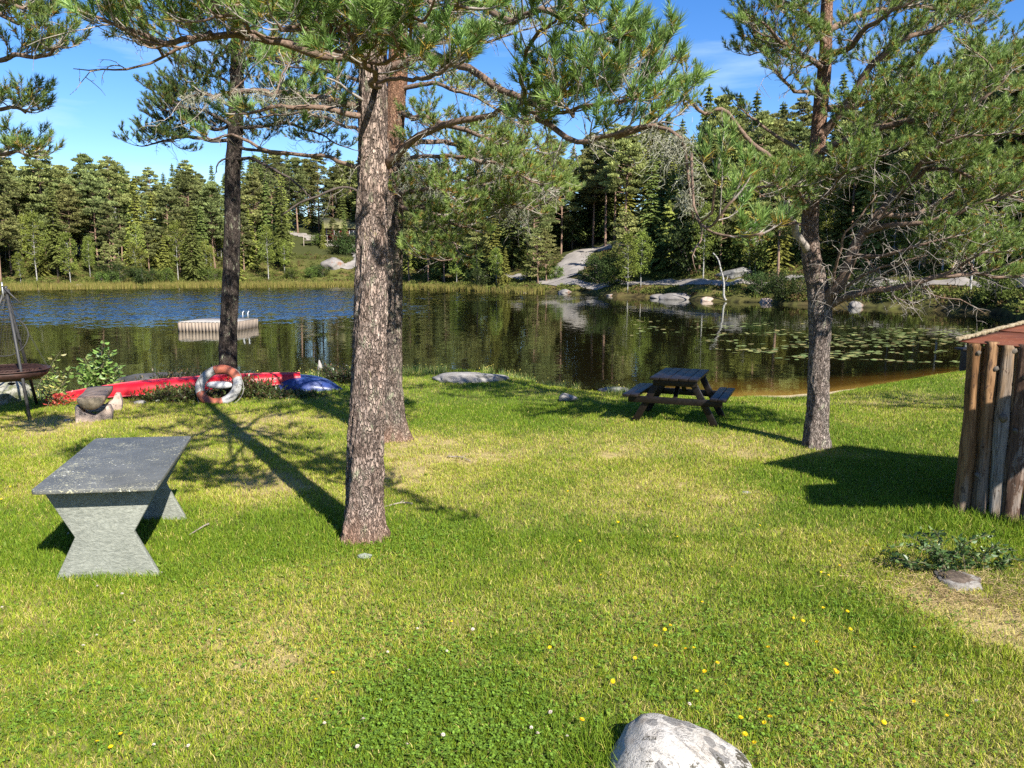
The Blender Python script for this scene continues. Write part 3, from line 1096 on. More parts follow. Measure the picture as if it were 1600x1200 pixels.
class Pine:
    def __init__(self, name, label, base, seed, bark, branch_mat, needle_len=0.062, needle_n=52, needle_w=0.0028, shade=1.0, group='pines on the lawn'):
        self.rng = RS(seed)
        self.t = thing(name, label, 'tree', base, group)
        self.bark = bark
        self.bm = branch_mat
        self.step = 0.062
        self.curves = []
        self.tufts = []            # origin, direction, length, scale
        self.tw = MB()             # twigs of the crown
        self.li = MB()
        self.nl = needle_len
        self.nn = needle_n
        self.nw = needle_w
        self.shade = shade

    def trunk(self, pts, radii, n=40, seg=0.05, flare=0.35, name='trunk', rough=0.10, roots=0):
        P = np.asarray(pts, float)
        L = np.sum(np.linalg.norm(np.diff(P, axis=0), axis=1))
        m = max(int(L / seg), 12)
        Q = resample(P, m)
        R = np.interp(np.linspace(0, 1, m), np.linspace(0, 1, len(radii)), radii)
        h = Q[:, 2] - Q[0, 2]
        th = np.linspace(0, 2 * PI, n, endpoint=False)
        RR = R[:, None] * np.ones(n)[None]
        if flare:
            lobes = 1 + 0.35 * np.sin(th * 3 + 1.0)[None] + 0.25 * np.sin(th * 5 + 2.1)[None]
            RR = RR * (1 + flare * np.exp(-h / 0.16)[:, None] * lobes)
        U = th[None] * R[:, None] * 9
        Hh = h[:, None] + np.zeros(n)[None]
        seam = np.cos(th)[None] * 2.2 + Hh * 0
        a = fbm(np.cos(th)[None] * 2.6 + 20 + Hh * 0.4, np.sin(th)[None] * 2.6 + Hh * 2.2, 71, 3)
        b = fbm(np.cos(th)[None] * 11 + 40, np.sin(th)[None] * 11 + Hh * 9, 73, 3)
        RR = RR * (1 + rough * (a - 0.5) * 1.4 + rough * (b - 0.5) * 1.5)
        # crumpled bends of the axis
        Q = Q + np.stack([(fbm(h * 0.9, h * 0 + 3, 75) - 0.5) * 0.05, (fbm(h * 0.9, h * 0 + 9, 76) - 0.5) * 0.05, h * 0], 1) * smooth(h, 0, 1)[:, None]
        mb = MB()
        mb.tube(Q, RR, n)
        o = mb.build(name, self.bark, self.t, smooth_=True)
        self.TP, self.TR = Q, R
        return o

    def tuft(self, p, d, L=0.09, s=1.0):
        self.tufts.append((p, d, L, s))

    def curve(self, p, d, L, up=0.25, n=4, wob=0.12):
        t = np.linspace(0, 1, n)[:, None]
        w = self.rng.normal(0, wob * L, 3) * np.array([1, 1, 0.6])
        return p + d * L * t + np.array([0, 0, 1.0]) * up * L * t * t + w * np.sin(t * PI) * 0.5

    def spray(self, p, d, L, r=0.006, up=0.3, leafy=1.0, step=None, tl=1.0):
        """a side branch with its own twigs and needle tufts"""
        g = self.rng
        n = max(4, int(L / 0.10) + 2)
        C = self.curve(p, d, L, up, n)
        rr = np.linspace(r, 0.0022, n)
        self.tw.prisms(C[:-1], C[1:], rr[:-1], rr[1:], 4)
        k = max(1, int(L / (step or self.step)))
        for i in range(k):
            f = 0.22 + 0.78 * (i + g.rand()) / k
            x = f * (n - 1)
            j = min(int(x), n - 2)
            q = C[j] + (C[j + 1] - C[j]) * (x - j)
            ax = norm(C[j + 1] - C[j])
            side = norm(np.cross(ax, [0, 0, 1.0])) * (1 if (i % 2) else -1)
            td = norm(ax * (0.75 + 0.3 * g.rand()) + side * (0.5 + 0.5 * g.rand()) + np.array([0, 0, 1.0]) * (0.15 + 0.5 * g.rand()) + g.normal(0, 0.22, 3))
            tL = L * (0.16 + 0.3 * g.rand()) * (1.15 - 0.6 * f)
            tL = min(max(tL, 0.03), 0.26)
            e = q + td * tL + np.array([0, 0, 0.12 * tL])
            self.tw.prisms([q], [e], 0.0032, 0.002, 3)
            if g.rand() < leafy:
                self.tuft(e, norm(td + np.array([0, 0, 0.35])), (0.07 + 0.05 * g.rand()) * tl)
                if tL > 0.09 and g.rand() < 0.8:
                    self.tuft(q + (e - q) * 0.55, norm(td + g.normal(0, 0.35, 3) + np.array([0, 0, 0.3])), (0.06 + 0.04 * g.rand()) * tl)
        if g.rand() < leafy + 0.2:
            self.tuft(C[-1], norm(C[-1] - C[-2] + np.array([0, 0, 0.03])), 0.10 * tl)

    def deadtwig(self, p, d, L, r=0.005, n=6, droop=-0.1, forks=3):
        g = self.rng
        C = [p]
        dd = norm(d)
        for i in range(n):
            dd = norm(dd + g.normal(0, 0.22, 3) + np.array([0, 0, droop]))
            C.append(C[-1] + dd * L / n)
        C = np.array(C)
        rr = np.linspace(r, 0.0014, len(C))
        self.tw.prisms(C[:-1], C[1:], rr[:-1], rr[1:], 3)
        if forks:
            for _ in range(forks):
                i = g.randint(1, len(C) - 1)
                self.deadtwig(C[i], norm(C[i + 1] - C[i] + g.normal(0, 0.6, 3)), L * (0.25 + 0.35 * g.rand()), r * 0.6, 4, droop, 0 if forks < 3 or g.rand() < 0.5 else 1)

    def lichen(self, p, n=12, L=0.14, spread=0.05):
        """beards of lichen hanging from a branch"""
        g = self.rng
        P = p + g.normal(0, spread, (n, 3)) * np.array([1, 1, 0.5])
        d = norm(g.normal(0, 0.45, (n, 3)) + np.array([0, 0, -0.8]))
        ln = L * (0.3 + 0.9 * g.rand(n))
        cur = P
        c = np.array([0.36, 0.36, 0.27]) * (0.7 + 0.6 * g.rand(n))[:, None]
        for k in range(4):
            nx = cur + d * (ln / 4)[:, None]
            self.li.prisms(cur, nx, 0.0026 * (1 - k * 0.2), 0.0026 * (0.8 - k * 0.2), 3, c)
            # side hairs
            s = norm(g.normal(0, 1, (n, 3)) + np.array([0, 0, -0.5]))
            self.li.prisms(nx, nx + s * (ln * 0.22)[:, None], 0.0018, 0.0008, 3, c)
            s = norm(g.normal(0, 1, (n, 3)) + np.array([0, 0, -0.5]))
            self.li.prisms(cur, cur + s * (ln * 0.2)[:, None], 0.0018, 0.0008, 3, c)
            cur = nx
            d = norm(d + g.normal(0, 0.45, (n, 3)) + np.array([0, 0, -0.15]))

    def limb(self, pts, r0, r1=0.008, leaf=0.4, every=0.11, sl=0.5, leafy=1.0, dead=0.0, lich=0.0, up=0.3, name='branch', mat=None, seg=None, kink=0.036, tl=1.0, lichlen=0.14, leaf_end=1.0):
        g = self.rng
        P = np.asarray(pts, float)
        L = np.sum(np.linalg.norm(np.diff(P, axis=0), axis=1))
        n = max(8, int(L / 0.09))
        Q = resample(P, n)
        kk = smooth(np.linspace(0, 1, n), 0, 0.15)[:, None]
        ti = np.linspace(0, L * 3.0, n)
        Q = Q + kk * np.stack([fbm(ti, ti * 0 + 1.7 + g.rand() * 50, 81), fbm(ti, ti * 0 + 2.7 + g.rand() * 50, 82), fbm(ti, ti * 0 + 4.7 + g.rand() * 50, 83)], 1) * kink * 4 - kk * kink * 2
        R = r1 + (r0 - r1) * (1 - np.linspace(0, 1, n)) ** 0.8
        R = R * (1 + 0.16 * (fbm(np.linspace(0, L * 14, n), np.zeros(n) + g.rand() * 30, 85, 2) - 0.5))
        R[0] *= 1.25
        mb = MB()
        mb.tube(Q, R, 9)
        mb.build(name, mat or self.bm, self.t, smooth_=True)
        k = int(L / every)
        for i in range(k):
            f = (i + 0.8 * g.rand()) / k
            x = f * (n - 1)
            j = min(int(x), n - 2)
            q = Q[j] + (Q[j + 1] - Q[j]) * (x - j)
            ax = norm(Q[j + 1] - Q[j])
            side = norm(np.cross(ax, [0, 0, 1.0]) + 1e-6) * (1 if (i % 2) else -1)
            if f > leaf and f <= leaf_end:
                d = norm(ax * (0.5 + 0.5 * g.rand()) + side * (0.7 + 0.4 * g.rand()) + np.array([0, 0, 1.0]) * g.uniform(-0.15, 0.45))
                self.spray(q, d, sl * (0.45 + 0.75 * g.rand()) * (1.15 - 0.55 * f), 0.25 * R[j] + 0.003, up, leafy, tl=tl)
            if g.rand() < dead:
                d = norm(ax * 0.5 + side * g.uniform(0.3, 1) + np.array([0, 0, 1.0]) * g.uniform(-0.9, 0.5))
                self.deadtwig(q, d, sl * (0.4 + 0.7 * g.rand()), 0.006)
            if g.rand() < lich:
                self.lichen(q + np.array([0, 0, -R[j] * 0.5]), 12, lichlen)
        self.curves.append(Q)
        if leaf < 1.0 and leaf_end >= 1.0:
            self.spray(Q[-1], norm(Q[-1] - Q[-2]), sl * 0.5, r1, up, leafy, tl=tl)
        return Q

    def fill(self, boxes, n, curves, r=0.014, **kw):
        """leafy side limbs growing from the big limbs into the parts of the crown that are full"""
        g = self.rng
        allp = np.vstack([c[len(c) // 6:] for c in curves])
        w_ = np.array([(b[2] - b[0]) * (b[3] - b[1]) for b in boxes], float)
        for i in range(n):
            b = boxes[g.choice(len(boxes), p=w_ / w_.sum())]
            T = PY(g.uniform(b[0], b[2]), g.uniform(b[1], b[3]), g.uniform(b[4], b[5]))
            d = np.linalg.norm((allp - T) * np.array([1, 1, 1.0]), axis=1) + 1.2 * np.maximum(allp[:, 2] - T[2], 0)
            d = np.where(d < 0.35, 9, d)
            A = allp[np.argmin(d)]
            v = T - A
            L = np.linalg.norm(v)
            m1 = A + v * 0.35 + np.array([0, 0, -0.06 * L]) + g.normal(0, 0.05 * L, 3)
            m2 = A + v * 0.7 + np.array([0, 0, -0.04 * L]) + g.normal(0, 0.05 * L, 3)
            self.limb([A, m1, m2, T], r * min(1.6, 0.5 + 0.6 * L), 0.004, **kw)

    def whorl(self, z0, z1, n, Lf, droop=0.0, skip=None, r=0.03, **kw):
        """limbs all round the upper trunk"""
        g = self.rng
        for i in range(n):
            z = z0 + (z1 - z0) * (i + g.rand() * 0.6) / n
            j = int(np.argmin(np.abs(self.TP[:, 2] - z)))
            an = i * 2.4 + g.uniform(-0.4, 0.4)
            L = Lf(z) * g.uniform(0.75, 1.15)
            if skip and skip(an, z):
                continue
            d = np.array([math.cos(an), math.sin(an), 0])
            p = self.TP[j]
            pts = [p, p + d * L * 0.35 + [0, 0, L * 0.06], p + d * L * 0.7 + [0, 0, L * (0.10 + droop)], p + d * L + [0, 0, L * (0.22 + droop * 2)]]
            self.limb(pts, r * (0.6 + 0.5 * L / 2.5), **kw)

    def finish(self):
        g = self.rng
        if self.tufts:
            P = np.array([t[0] for t in self.tufts])
            D = norm(np.array([t[1] for t in self.tufts]))
            L = np.array([t[2] for t in self.tufts])
            S_ = np.array([t[3] for t in self.tufts])
            n = self.nn
            N = len(P)
            a, b = perp(D)
            u = g.rand(N, n) ** 0.8
            base = P[:, None] + D[:, None] * ((u - 0.35) * L[:, None])[..., None]
            ph = g.rand(N, n) * 2 * PI
            thh = np.radians(16 + 46 * (1 - u * 0.75) * (0.5 + 0.8 * g.rand(N, n)))
            d = D[:, None] * np.cos(thh)[..., None] + (a[:, None] * np.cos(ph)[..., None] + b[:, None] * np.sin(ph)[..., None]) * np.sin(thh)[..., None]
            d = norm(d + np.array([0, 0, 0.08]))
            ln = self.nl * S_[:, None] * (0.65 + 0.5 * g.rand(N, n))
            s = norm(np.cross(d, g.normal(0, 1, (N, n, 3))))
            tone = (0.72 + 0.62 * g.rand(N))[:, None, None]
            c1 = np.array([0.085, 0.170, 0.034])
            c2 = np.array([0.215, 0.315, 0.098])
            m = g.rand(N, n)[..., None]
            hue = g.rand(N)[:, None, None]
            col = (c1 * (1 - m) + c2 * m) * tone
            col = col * (1 - 0.35 * hue) + 0.35 * hue * np.array([0.230, 0.260, 0.030]) * tone
            # older needles at the foot of the shoot yellow in late summer
            old = (u < 0.33) & (g.rand(N)[:, None] < 0.40)
            col = np.where(old[..., None], np.array([0.30, 0.20, 0.035]) * (0.6 + 0.7 * g.rand(N, n))[..., None], col)
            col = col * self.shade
            mb = MB()
            mb.needles(base.reshape(-1, 3), d.reshape(-1, 3), ln.ravel(), self.nw, s.reshape(-1, 3), col.reshape(-1, 3))
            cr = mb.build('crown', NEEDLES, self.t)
        if self.tw.n:
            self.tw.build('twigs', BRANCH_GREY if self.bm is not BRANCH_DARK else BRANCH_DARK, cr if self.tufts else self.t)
        if self.li.n:
            self.li.build('lichen', LICHEN, self.t)


def L3(*a):                                     # limb control points: (px, py, Y) of the photograph's view
    return [PY(*p) for p in a]


# ---- the pine in the middle of the lawn -----------------------------------
gb = Gz(570, 846)
Y0 = gb[1]
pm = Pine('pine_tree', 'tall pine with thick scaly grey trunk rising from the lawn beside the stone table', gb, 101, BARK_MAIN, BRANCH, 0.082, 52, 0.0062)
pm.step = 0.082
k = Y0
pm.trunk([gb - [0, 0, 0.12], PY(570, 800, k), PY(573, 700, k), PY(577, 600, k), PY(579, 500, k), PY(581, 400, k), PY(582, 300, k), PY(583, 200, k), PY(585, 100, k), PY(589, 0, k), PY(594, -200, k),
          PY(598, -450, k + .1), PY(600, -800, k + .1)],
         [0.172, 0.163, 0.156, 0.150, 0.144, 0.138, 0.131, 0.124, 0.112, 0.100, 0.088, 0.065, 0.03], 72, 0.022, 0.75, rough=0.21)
pm.limb(L3((580, 92, k), (520, 84, k - .2), (450, 76, k - .5), (385, 52, k - .7), (330, 50, k - .9), (260, 62, k - 1.1), (190, 45, k - 1.2), (150, 30, k - 1.3)), 0.040, leaf=0.42, every=0.075, sl=0.55, up=0.5, lich=0.15, dead=0.15, leafy=1.0)
pm.limb(L3((330, 50, k - .9), (280, 78, k - .8), (220, 95, k - .8), (170, 100, k - .8), (118, 105, k - .8)), 0.014, 0.003, leaf=1.0, dead=0.5, sl=0.35)
pm.limb(L3((385, 52, k - .7), (340, 15, k - 1.1), (280, -15, k - 1.4), (200, -30, k - 1.6)), 0.02, leaf=0.25, every=0.08, sl=0.5, up=0.4)
pm.limb(L3((420, 65, k - .6), (380, 30, k - 1.2), (330, 20, k - 1.7)), 0.016, leaf=0.25, every=0.08, sl=0.45, up=0.4)
pm.limb(L3((586, 135, k), (590, 128, k - .7), (575, 105, k - 1.3), (555, 70, k - 1.8), (535, 40, k - 2.1)), 0.028, leaf=0.42, every=0.075, sl=0.5, up=0.4, leafy=1.0)
pm.limb(L3((590, 128, k - .7), (640, 125, k - 1.6), (680, 118, k - 2.0), (715, 100, k - 2.2)), 0.016, leaf=0.35, every=0.08, sl=0.38, up=0.45)
pm.limb(L3((575, 105, k - 1.3), (610, 85, k - 1.7), (640, 60, k - 2.0), (640, 20, k - 2.2)), 0.016, leaf=0.2, every=0.08, sl=0.42, up=0.4)
pm.limb(L3((580, 110, k - 1.2), (520, 80, k - 1.7), (470, 50, k - 2.0), (440, 30, k - 2.2)), 0.016, leaf=0.3, every=0.08, sl=0.42, up=0.4)
pm.limb(L3((578, 172, k), (520, 160, k + .1), (450, 146, k + .2), (390, 140, k + .3), (335, 148, k + .5), (285, 152, k + .6)), 0.034, leaf=1.0, every=0.06, lich=0.85, dead=0.55, sl=0.5)
pm.limb(L3((578, 180, k), (525, 178, k - .2), (475, 165, k - .3), (420, 165, k - .3), (370, 175, k - .3)), 0.028, leaf=0.75, every=0.08, lich=0.3, dead=0.5, sl=0.4)
pm.limb(L3((580, 160, k), (550, 145, k - .2), (525, 130, k - .4), (505, 122, k - .5)), 0.016, 0.003, leaf=1.0, dead=0.2, mat=BRANCH_GREY)
pm.limb(L3((577, 256, k), (540, 252, k + .1), (480, 242, k + .3), (410, 232, k + .4), (350, 215, k + .6), (310, 212, k + .7)), 0.022, leaf=0.8, every=0.1, dead=0.35, sl=0.35, lich=0.1)
pm.limb(L3((603, 258, k), (640, 225, k - .2), (680, 198, k - .5), (730, 180, k - .7), (775, 170, k - .9), (805, 168, k - 1.0), (840, 185, k - 1.2)), 0.036, leaf=0.85, every=0.1, dead=0.3, lich=0.2, sl=0.5)
pm.limb(L3((600, 110, k), (660, 92, k - .2), (720, 100, k - .5), (775, 125, k - .7), (815, 158, k - .9), (850, 155, k - 1.0), (905, 138, k - 1.3), (960, 112, k - 1.5), (990, 100, k - 1.6)), 0.036, leaf=0.6, every=0.06, sl=0.52, up=0.5, lich=0.6, dead=0.25)
pm.limb(L3((815, 158, k - .9), (865, 175, k - 1.2), (915, 165, k - 1.5), (965, 150, k - 1.8), (1000, 140, k - 1.9)), 0.016, leaf=0.3, every=0.07, sl=0.48, up=0.45)
pm.limb(L3((820, 160, k - .9), (812, 120, k - 1.2), (825, 80, k - 1.5), (850, 45, k - 1.7), (870, 15, k - 1.8)), 0.018, leaf=0.35, every=0.07, sl=0.5, up=0.4)
pm.limb(L3((840, 185, k - 1.2), (870, 205, k - 1.4), (905, 222, k - 1.6), (950, 215, k - 1.8), (1000, 205, k - 1.9), (1035, 200, k - 1.9)), 0.022, leaf=0.35, every=0.07, sl=0.42, up=0.45, dead=0.25, lich=0.15)
hb = pm.limb(L3((960, 214, k - 1.8), (1010, 196, k - 1.9), (1055, 205, k - 2.0), (1080, 240, k - 2.0), (1086, 300, k - 2.0), (1088, 340, k - 2.0)), 0.014, 0.006, leaf=1.0, every=0.06, lich=0.45, lichlen=0.12, dead=0.0, sl=0.3)
pm.limb(L3((1088, 340, k - 2.0), (1092, 365, k - 2.05), (1085, 390, k - 2.1), (1090, 420, k - 2.1)), 0.006, 0.002, leaf=1.0, dead=0.6, sl=0.2)
pm.limb(L3((1080, 240, k - 2.0), (1082, 290, k - 2.1), (1096, 340, k - 2.15), (1112, 320, k - 2.2), (1120, 275, k - 2.3), (1125, 262, k - 2.3)), 0.008, leaf=0.74, every=0.06, sl=0.24, up=0.5)
pm.limb(L3((1092, 348, k - 2.1), (1115, 352, k - 2.2), (1140, 335, k - 2.3), (1160, 318, k - 2.35)), 0.007, leaf=0.35, every=0.05, sl=0.26, up=0.4)
pm.limb(L3((1095, 350, k - 2.1), (1125, 362, k - 2.2), (1155, 362, k - 2.3), (1185, 358, k - 2.35)), 0.007, leaf=0.4, every=0.05, sl=0.22, up=0.4)
for q in (hb[int(len(hb) * .45):int(len(hb) * .8):1]):
    pm.lichen(q, 9, 0.15, 0.025)
for px, py in ((1030, 215), (1040, 225), (1062, 215), (1045, 235)):
    pm.lichen(PY(px, py, k - 1.95), 12, 0.24, 0.02)
pm.limb(L3((592, 0, k), (660, -25, k - .3), (730, 5, k - .7), (790, 25, k - 1.1), (850, 22, k - 1.4), (910, 45, k - 1.6), (945, 60, k - 1.7)), 0.036, leaf=0.5, every=0.07, sl=0.5, up=0.4, lich=0.25)
pm.limb(L3((600, 25, k), (680, 45, k - .1), (730, 15, k - .3), (790, 0, k - .5), (850, -20, k - .7)), 0.032, leaf=0.6, every=0.08, sl=0.5, lich=0.6, dead=0.2)
pm.limb(L3((588, -60, k), (500, -40, k - .6), (430, -5, k - 1.0), (380, 5, k - 1.3), (300, -5, k - 1.6)), 0.034, leaf=0.4, every=0.08, sl=0.55, up=0.4)
pm.limb(L3((585, 20, k), (540, 15, k + .5), (480, 0, k + 1.0), (420, 10, k + 1.4)), 0.03, leaf=0.4, every=0.09, sl=0.5)
pm.limb(L3((590, 60, k), (640, 40, k + .6), (700, 60, k + 1.1), (760, 50, k + 1.5)), 0.03, leaf=0.45, every=0.09, sl=0.5, lich=0.3)
pm.limb(L3((590, -30, k), (600, -30, k - .8), (620, -10, k - 1.5), (660, 0, k - 2.0), (720, 10, k - 2.3)), 0.03, leaf=0.5, every=0.08, sl=0.45)
pm.fill([(470, -10, 720, 105, k - 2.5, k - 1.6), (470, 0, 600, 90, k - 2.4, k - 1.5)], 11, list(pm.curves), leaf=0.25, every=0.07, sl=0.42, up=0.4)
pm.fill([(130, -10, 470, 70, k - 1.8, k - 0.7)], 8, list(pm.curves), leaf=0.25, every=0.075, sl=0.42, up=0.4)
pm.fill([(780, 20, 1000, 190, k - 1.9, k - 0.8), (880, 150, 1060, 225, k - 2.0, k - 1.6), (700, -10, 920, 60, k - 1.8, k - 0.5)], 7, list(pm.curves), leaf=0.25, every=0.07, sl=0.42, up=0.4)
pm.fill([(400, 60, 570, 170, k - 0.3, k + 1.0), (640, 0, 800, 120, k, k + 1.2)], 12, list(pm.curves), leaf=0.3, every=0.09, sl=0.45, up=0.4, dead=0.3, lich=0.2)
pm.whorl(5.0, 8.2, 19, lambda z: 2.3 * (1 - (z - 4.6) / 5.2) + 0.3, skip=lambda an, z: math.cos(an + 1.0) > 0.45 and z < 7.4, leaf=0.4, every=0.13, sl=0.55)
pm.finish()

# ---- the pine right behind it ---------------------------------------------
gb = Gz(617, 688)
k = gb[1]
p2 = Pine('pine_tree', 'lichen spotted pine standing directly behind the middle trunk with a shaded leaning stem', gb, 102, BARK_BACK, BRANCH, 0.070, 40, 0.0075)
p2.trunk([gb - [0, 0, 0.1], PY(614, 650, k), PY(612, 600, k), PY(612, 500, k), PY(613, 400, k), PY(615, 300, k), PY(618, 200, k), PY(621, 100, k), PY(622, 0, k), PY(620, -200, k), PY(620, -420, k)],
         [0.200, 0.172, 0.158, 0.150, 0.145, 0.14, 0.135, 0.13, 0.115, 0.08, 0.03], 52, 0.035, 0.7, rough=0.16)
p2.limb(L3((622, 175, k), (660, 185, k - .4), (720, 200, k - .8), (780, 225, k - 1.2), (840, 235, k - 1.4)), 0.045, leaf=0.3, every=0.09, sl=0.6, dead=0.35, lich=0.25)
p2.limb(L3((618, 270, k), (680, 262, k - .3), (740, 285, k - .6), (790, 320, k - .9), (830, 330, k - 1.0)), 0.040, leaf=0.3, every=0.08, sl=0.6, dead=0.5, lich=0.55, lichlen=0.3)
p2.limb(L3((618, 320, k), (660, 325, k - .5), (700, 345, k - .9), (745, 360, k - 1.2)), 0.030, leaf=0.2, every=0.07, sl=0.55, lich=0.1)
p2.limb(L3((620, 230, k), (690, 220, k + .4), (760, 250, k + .8), (830, 290, k + 1.1), (880, 300, k + 1.2)), 0.040, leaf=0.3, every=0.08, sl=0.65, dead=0.3, lich=0.3)
p2.limb(L3((618, 300, k), (650, 300, k - .8), (690, 300, k - 1.4), (720, 320, k - 1.8)), 0.030, leaf=0.25, every=0.075, sl=0.5, lich=0.15)
p2.limb(L3((612, 330, k), (640, 350, k - .3), (665, 370, k - .5), (690, 400, k - .6)), 0.02, leaf=0.2, every=0.07, sl=0.4)
p2.limb(L3((622, 250, k), (720, 245, k - 1.2), (800, 268, k - 1.7), (860, 300, k - 2.0)), 0.03, leaf=0.35, every=0.075, sl=0.6, lich=0.3, dead=0.3)
p2.limb(L3((620, 140, k), (680, 130, k - .3), (740, 150, k - .6), (800, 190, k - .9)), 0.035, leaf=0.3, every=0.09, sl=0.55, dead=0.4, lich=0.3)
p2.limb(L3((615, 240, k), (560, 205, k + .3), (510, 185, k + .6), (450, 178, k + .9), (400, 185, k + 1.1)), 0.032, leaf=0.5, every=0.1, sl=0.45, dead=0.4)
p2.limb(L3((618, 150, k), (560, 130, k - .1), (500, 110, k - .2), (440, 105, k - .2)), 0.03, leaf=0.45, every=0.1, sl=0.5, dead=0.4)
p2.limb(L3((612, 335, k), (560, 300, k - .1), (520, 296, k - .2), (480, 315, k - .3), (443, 335, k - .3)), 0.020, 0.010, leaf=1.0, dead=0.1, mat=BRANCH_DARK)
p2.limb(L3((660, 325, k - .5), (700, 370, k - .9), (720, 400, k - 1.0)), 0.014, leaf=0.2, every=0.07, sl=0.4)
for px, py in ((650, 250), (660, 265), (672, 270), (665, 290), (640, 270), (690, 255), (755, 245), (680, 300), (668, 310)):
    for _ in range(3):
        p2.lichen(PY(px, py, k - .4), 12, 0.36, 0.06)
p2.fill([(640, 190, 880, 330, k - 1.6, k + 1.0), (650, 300, 790, 400, k - 1.2, k + 0.3), (640, 120, 860, 220, k - 1.2, k + 0.8), (700, 230, 900, 350, k - 1.5, k + 0.2)], 26, list(p2.curves), leaf=0.2, every=0.075, sl=0.5, up=0.35, dead=0.12, lich=0.12)
p2.whorl(5.4, 9.6, 18, lambda z: 2.2 * (1 - (z - 5.0) / 6.0) + 0.3, leaf=0.35, every=0.14, sl=0.6)
p2.finish()

# ---- the dark pine by the red canoe ---------------------------------------
gb = Gz(357, 612)
k = gb[1]
p3 = Pine('pine_tree', 'slim dark pine on the bank behind the lifebuoy and the red canoe', gb, 103, BARK_SHADED, BRANCH_DARK, 0.070, 36, 0.0090, shade=0.5)  # needle colour dimmed too, painting in the shade on this tree
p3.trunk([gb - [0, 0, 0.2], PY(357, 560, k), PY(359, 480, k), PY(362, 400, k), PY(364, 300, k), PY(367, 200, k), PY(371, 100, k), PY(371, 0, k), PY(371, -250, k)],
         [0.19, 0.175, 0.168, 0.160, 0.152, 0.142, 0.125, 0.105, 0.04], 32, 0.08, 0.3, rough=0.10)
p3.limb(L3((366, 218, k), (325, 217, k - .3), (285, 213, k - .5), (245, 222, k - .7), (215, 228, k - .8)), 0.04, leaf=0.35, every=0.09, sl=0.7, dead=0.3)
p3.limb(L3((367, 200, k), (330, 178, k - .5), (295, 170, k - .9), (262, 172, k - 1.1)), 0.04, leaf=0.25, every=0.075, sl=0.8, dead=0.3)
p3.limb(L3((368, 170, k), (335, 150, k - .2), (300, 142, k - .4), (270, 150, k - .5)), 0.04, leaf=0.25, every=0.075, sl=0.8)
p3.limb(L3((368, 190, k), (335, 200, k + .4), (300, 190, k + .8), (265, 200, k + 1.0)), 0.04, leaf=0.2, every=0.075, sl=0.8)
p3.limb(L3((369, 140, k), (340, 120, k + .3), (300, 115, k + .5)), 0.04, leaf=0.25, every=0.08, sl=0.7)
p3.limb(L3((366, 200, k), (410, 194, k - .3), (455, 196, k - .5), (500, 210, k - .6), (548, 235, k - .6)), 0.04, leaf=0.35, every=0.09, sl=0.55, dead=0.5)
p3.limb(L3((366, 228, k), (410, 236, k - .2), (470, 244, k - .2), (510, 250, k - .1)), 0.035, leaf=0.8, every=0.12, sl=0.5, dead=0.5)
p3.limb(L3((366, 250, k), (400, 250, k - .4), (440, 268, k - .6), (475, 295, k - .7), (490, 312, k - .7)), 0.035, leaf=1.0, every=0.08, sl=0.7, dead=0.9)
p3.limb(L3((364, 252, k), (350, 247, k - .2), (338, 258, k - .3), (336, 272, k - .3)), 0.022, leaf=1.0, dead=0.5, sl=0.3)
p3.limb(L3((368, 160, k), (400, 140, k - .6), (440, 150, k - 1.0), (480, 170, k - 1.2)), 0.035, leaf=0.35, every=0.09, sl=0.6, dead=0.4)
p3.limb(L3((371, 110, k), (410, 90, k - .4), (460, 95, k - .7), (510, 110, k - .9)), 0.035, leaf=0.35, every=0.09, sl=0.6, dead=0.3)
p3.limb(L3((371, 90, k), (330, 60, k + .3), (290, 40, k + .5)), 0.035, leaf=0.35, every=0.1, sl=0.6)
p3.fill([(235, 120, 355, 235, k - 1.0, k + 1.0), (380, 70, 530, 225, k - 1.2, k + 0.6), (255, 20, 480, 110, k - 0.8, k + 0.8)], 44, list(p3.curves), leaf=0.2, every=0.085, sl=0.6, up=0.3, dead=0.15)
p3.whorl(8.3, 13.5, 22, lambda z: 2.4 * (1 - (z - 8.0) / 7.5) + 0.3, leaf=0.3, every=0.15, sl=0.75)
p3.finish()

# ---- the broad pine on the right ------------------------------------------
gb = Gz(1276, 700)
k = gb[1]
p4 = Pine('pine_tree', 'broad many stemmed pine with spreading limbs between the picnic table and the log shed', gb, 104, BARK_RIGHT, BRANCH, 0.070, 42, 0.0078)
p4.trunk([gb - [0, 0, 0.1], PY(1276, 660, k), PY(1279, 600, k), PY(1281, 540, k), PY(1281, 490, k), PY(1278, 450, k), PY(1268, 405, k), PY(1266, 340, k), PY(1275, 250, k), PY(1284, 150, k), PY(1290, 50, k),
          PY(1293, -100, k), PY(1292, -330, k)],
         [0.170, 0.155, 0.140, 0.135, 0.155, 0.142, 0.125, 0.105, 0.10, 0.09, 0.075, 0.06, 0.02], 52, 0.035, 0.45, rough=0.15)
EV = 0.085
p4.limb(L3((1285, 478, k), (1305, 455, k - .2), (1325, 415, k - .3), (1343, 370, k - .3), (1372, 335, k - .4), (1405, 300, k - .5), (1450, 265, k - .6), (1500, 230, k - .7)), 0.090, 0.012, leaf=0.5, every=EV, sl=0.75, dead=0.75)
p4.limb(L3((1290, 482, k), (1325, 463, k - .3), (1370, 452, k - .5), (1420, 445, k - .6), (1470, 432, k - .7), (1515, 428, k - .8), (1570, 432, k - .9), (1620, 425, k - 1)), 0.052, 0.010, leaf=0.68, every=EV, sl=0.5, dead=0.35)
p4.limb(L3((1440, 440, k - .6), (1490, 420, k - .8), (1530, 395, k - 1.0), (1580, 390, k - 1.1)), 0.025, leaf=0.3, every=0.07, sl=0.5)
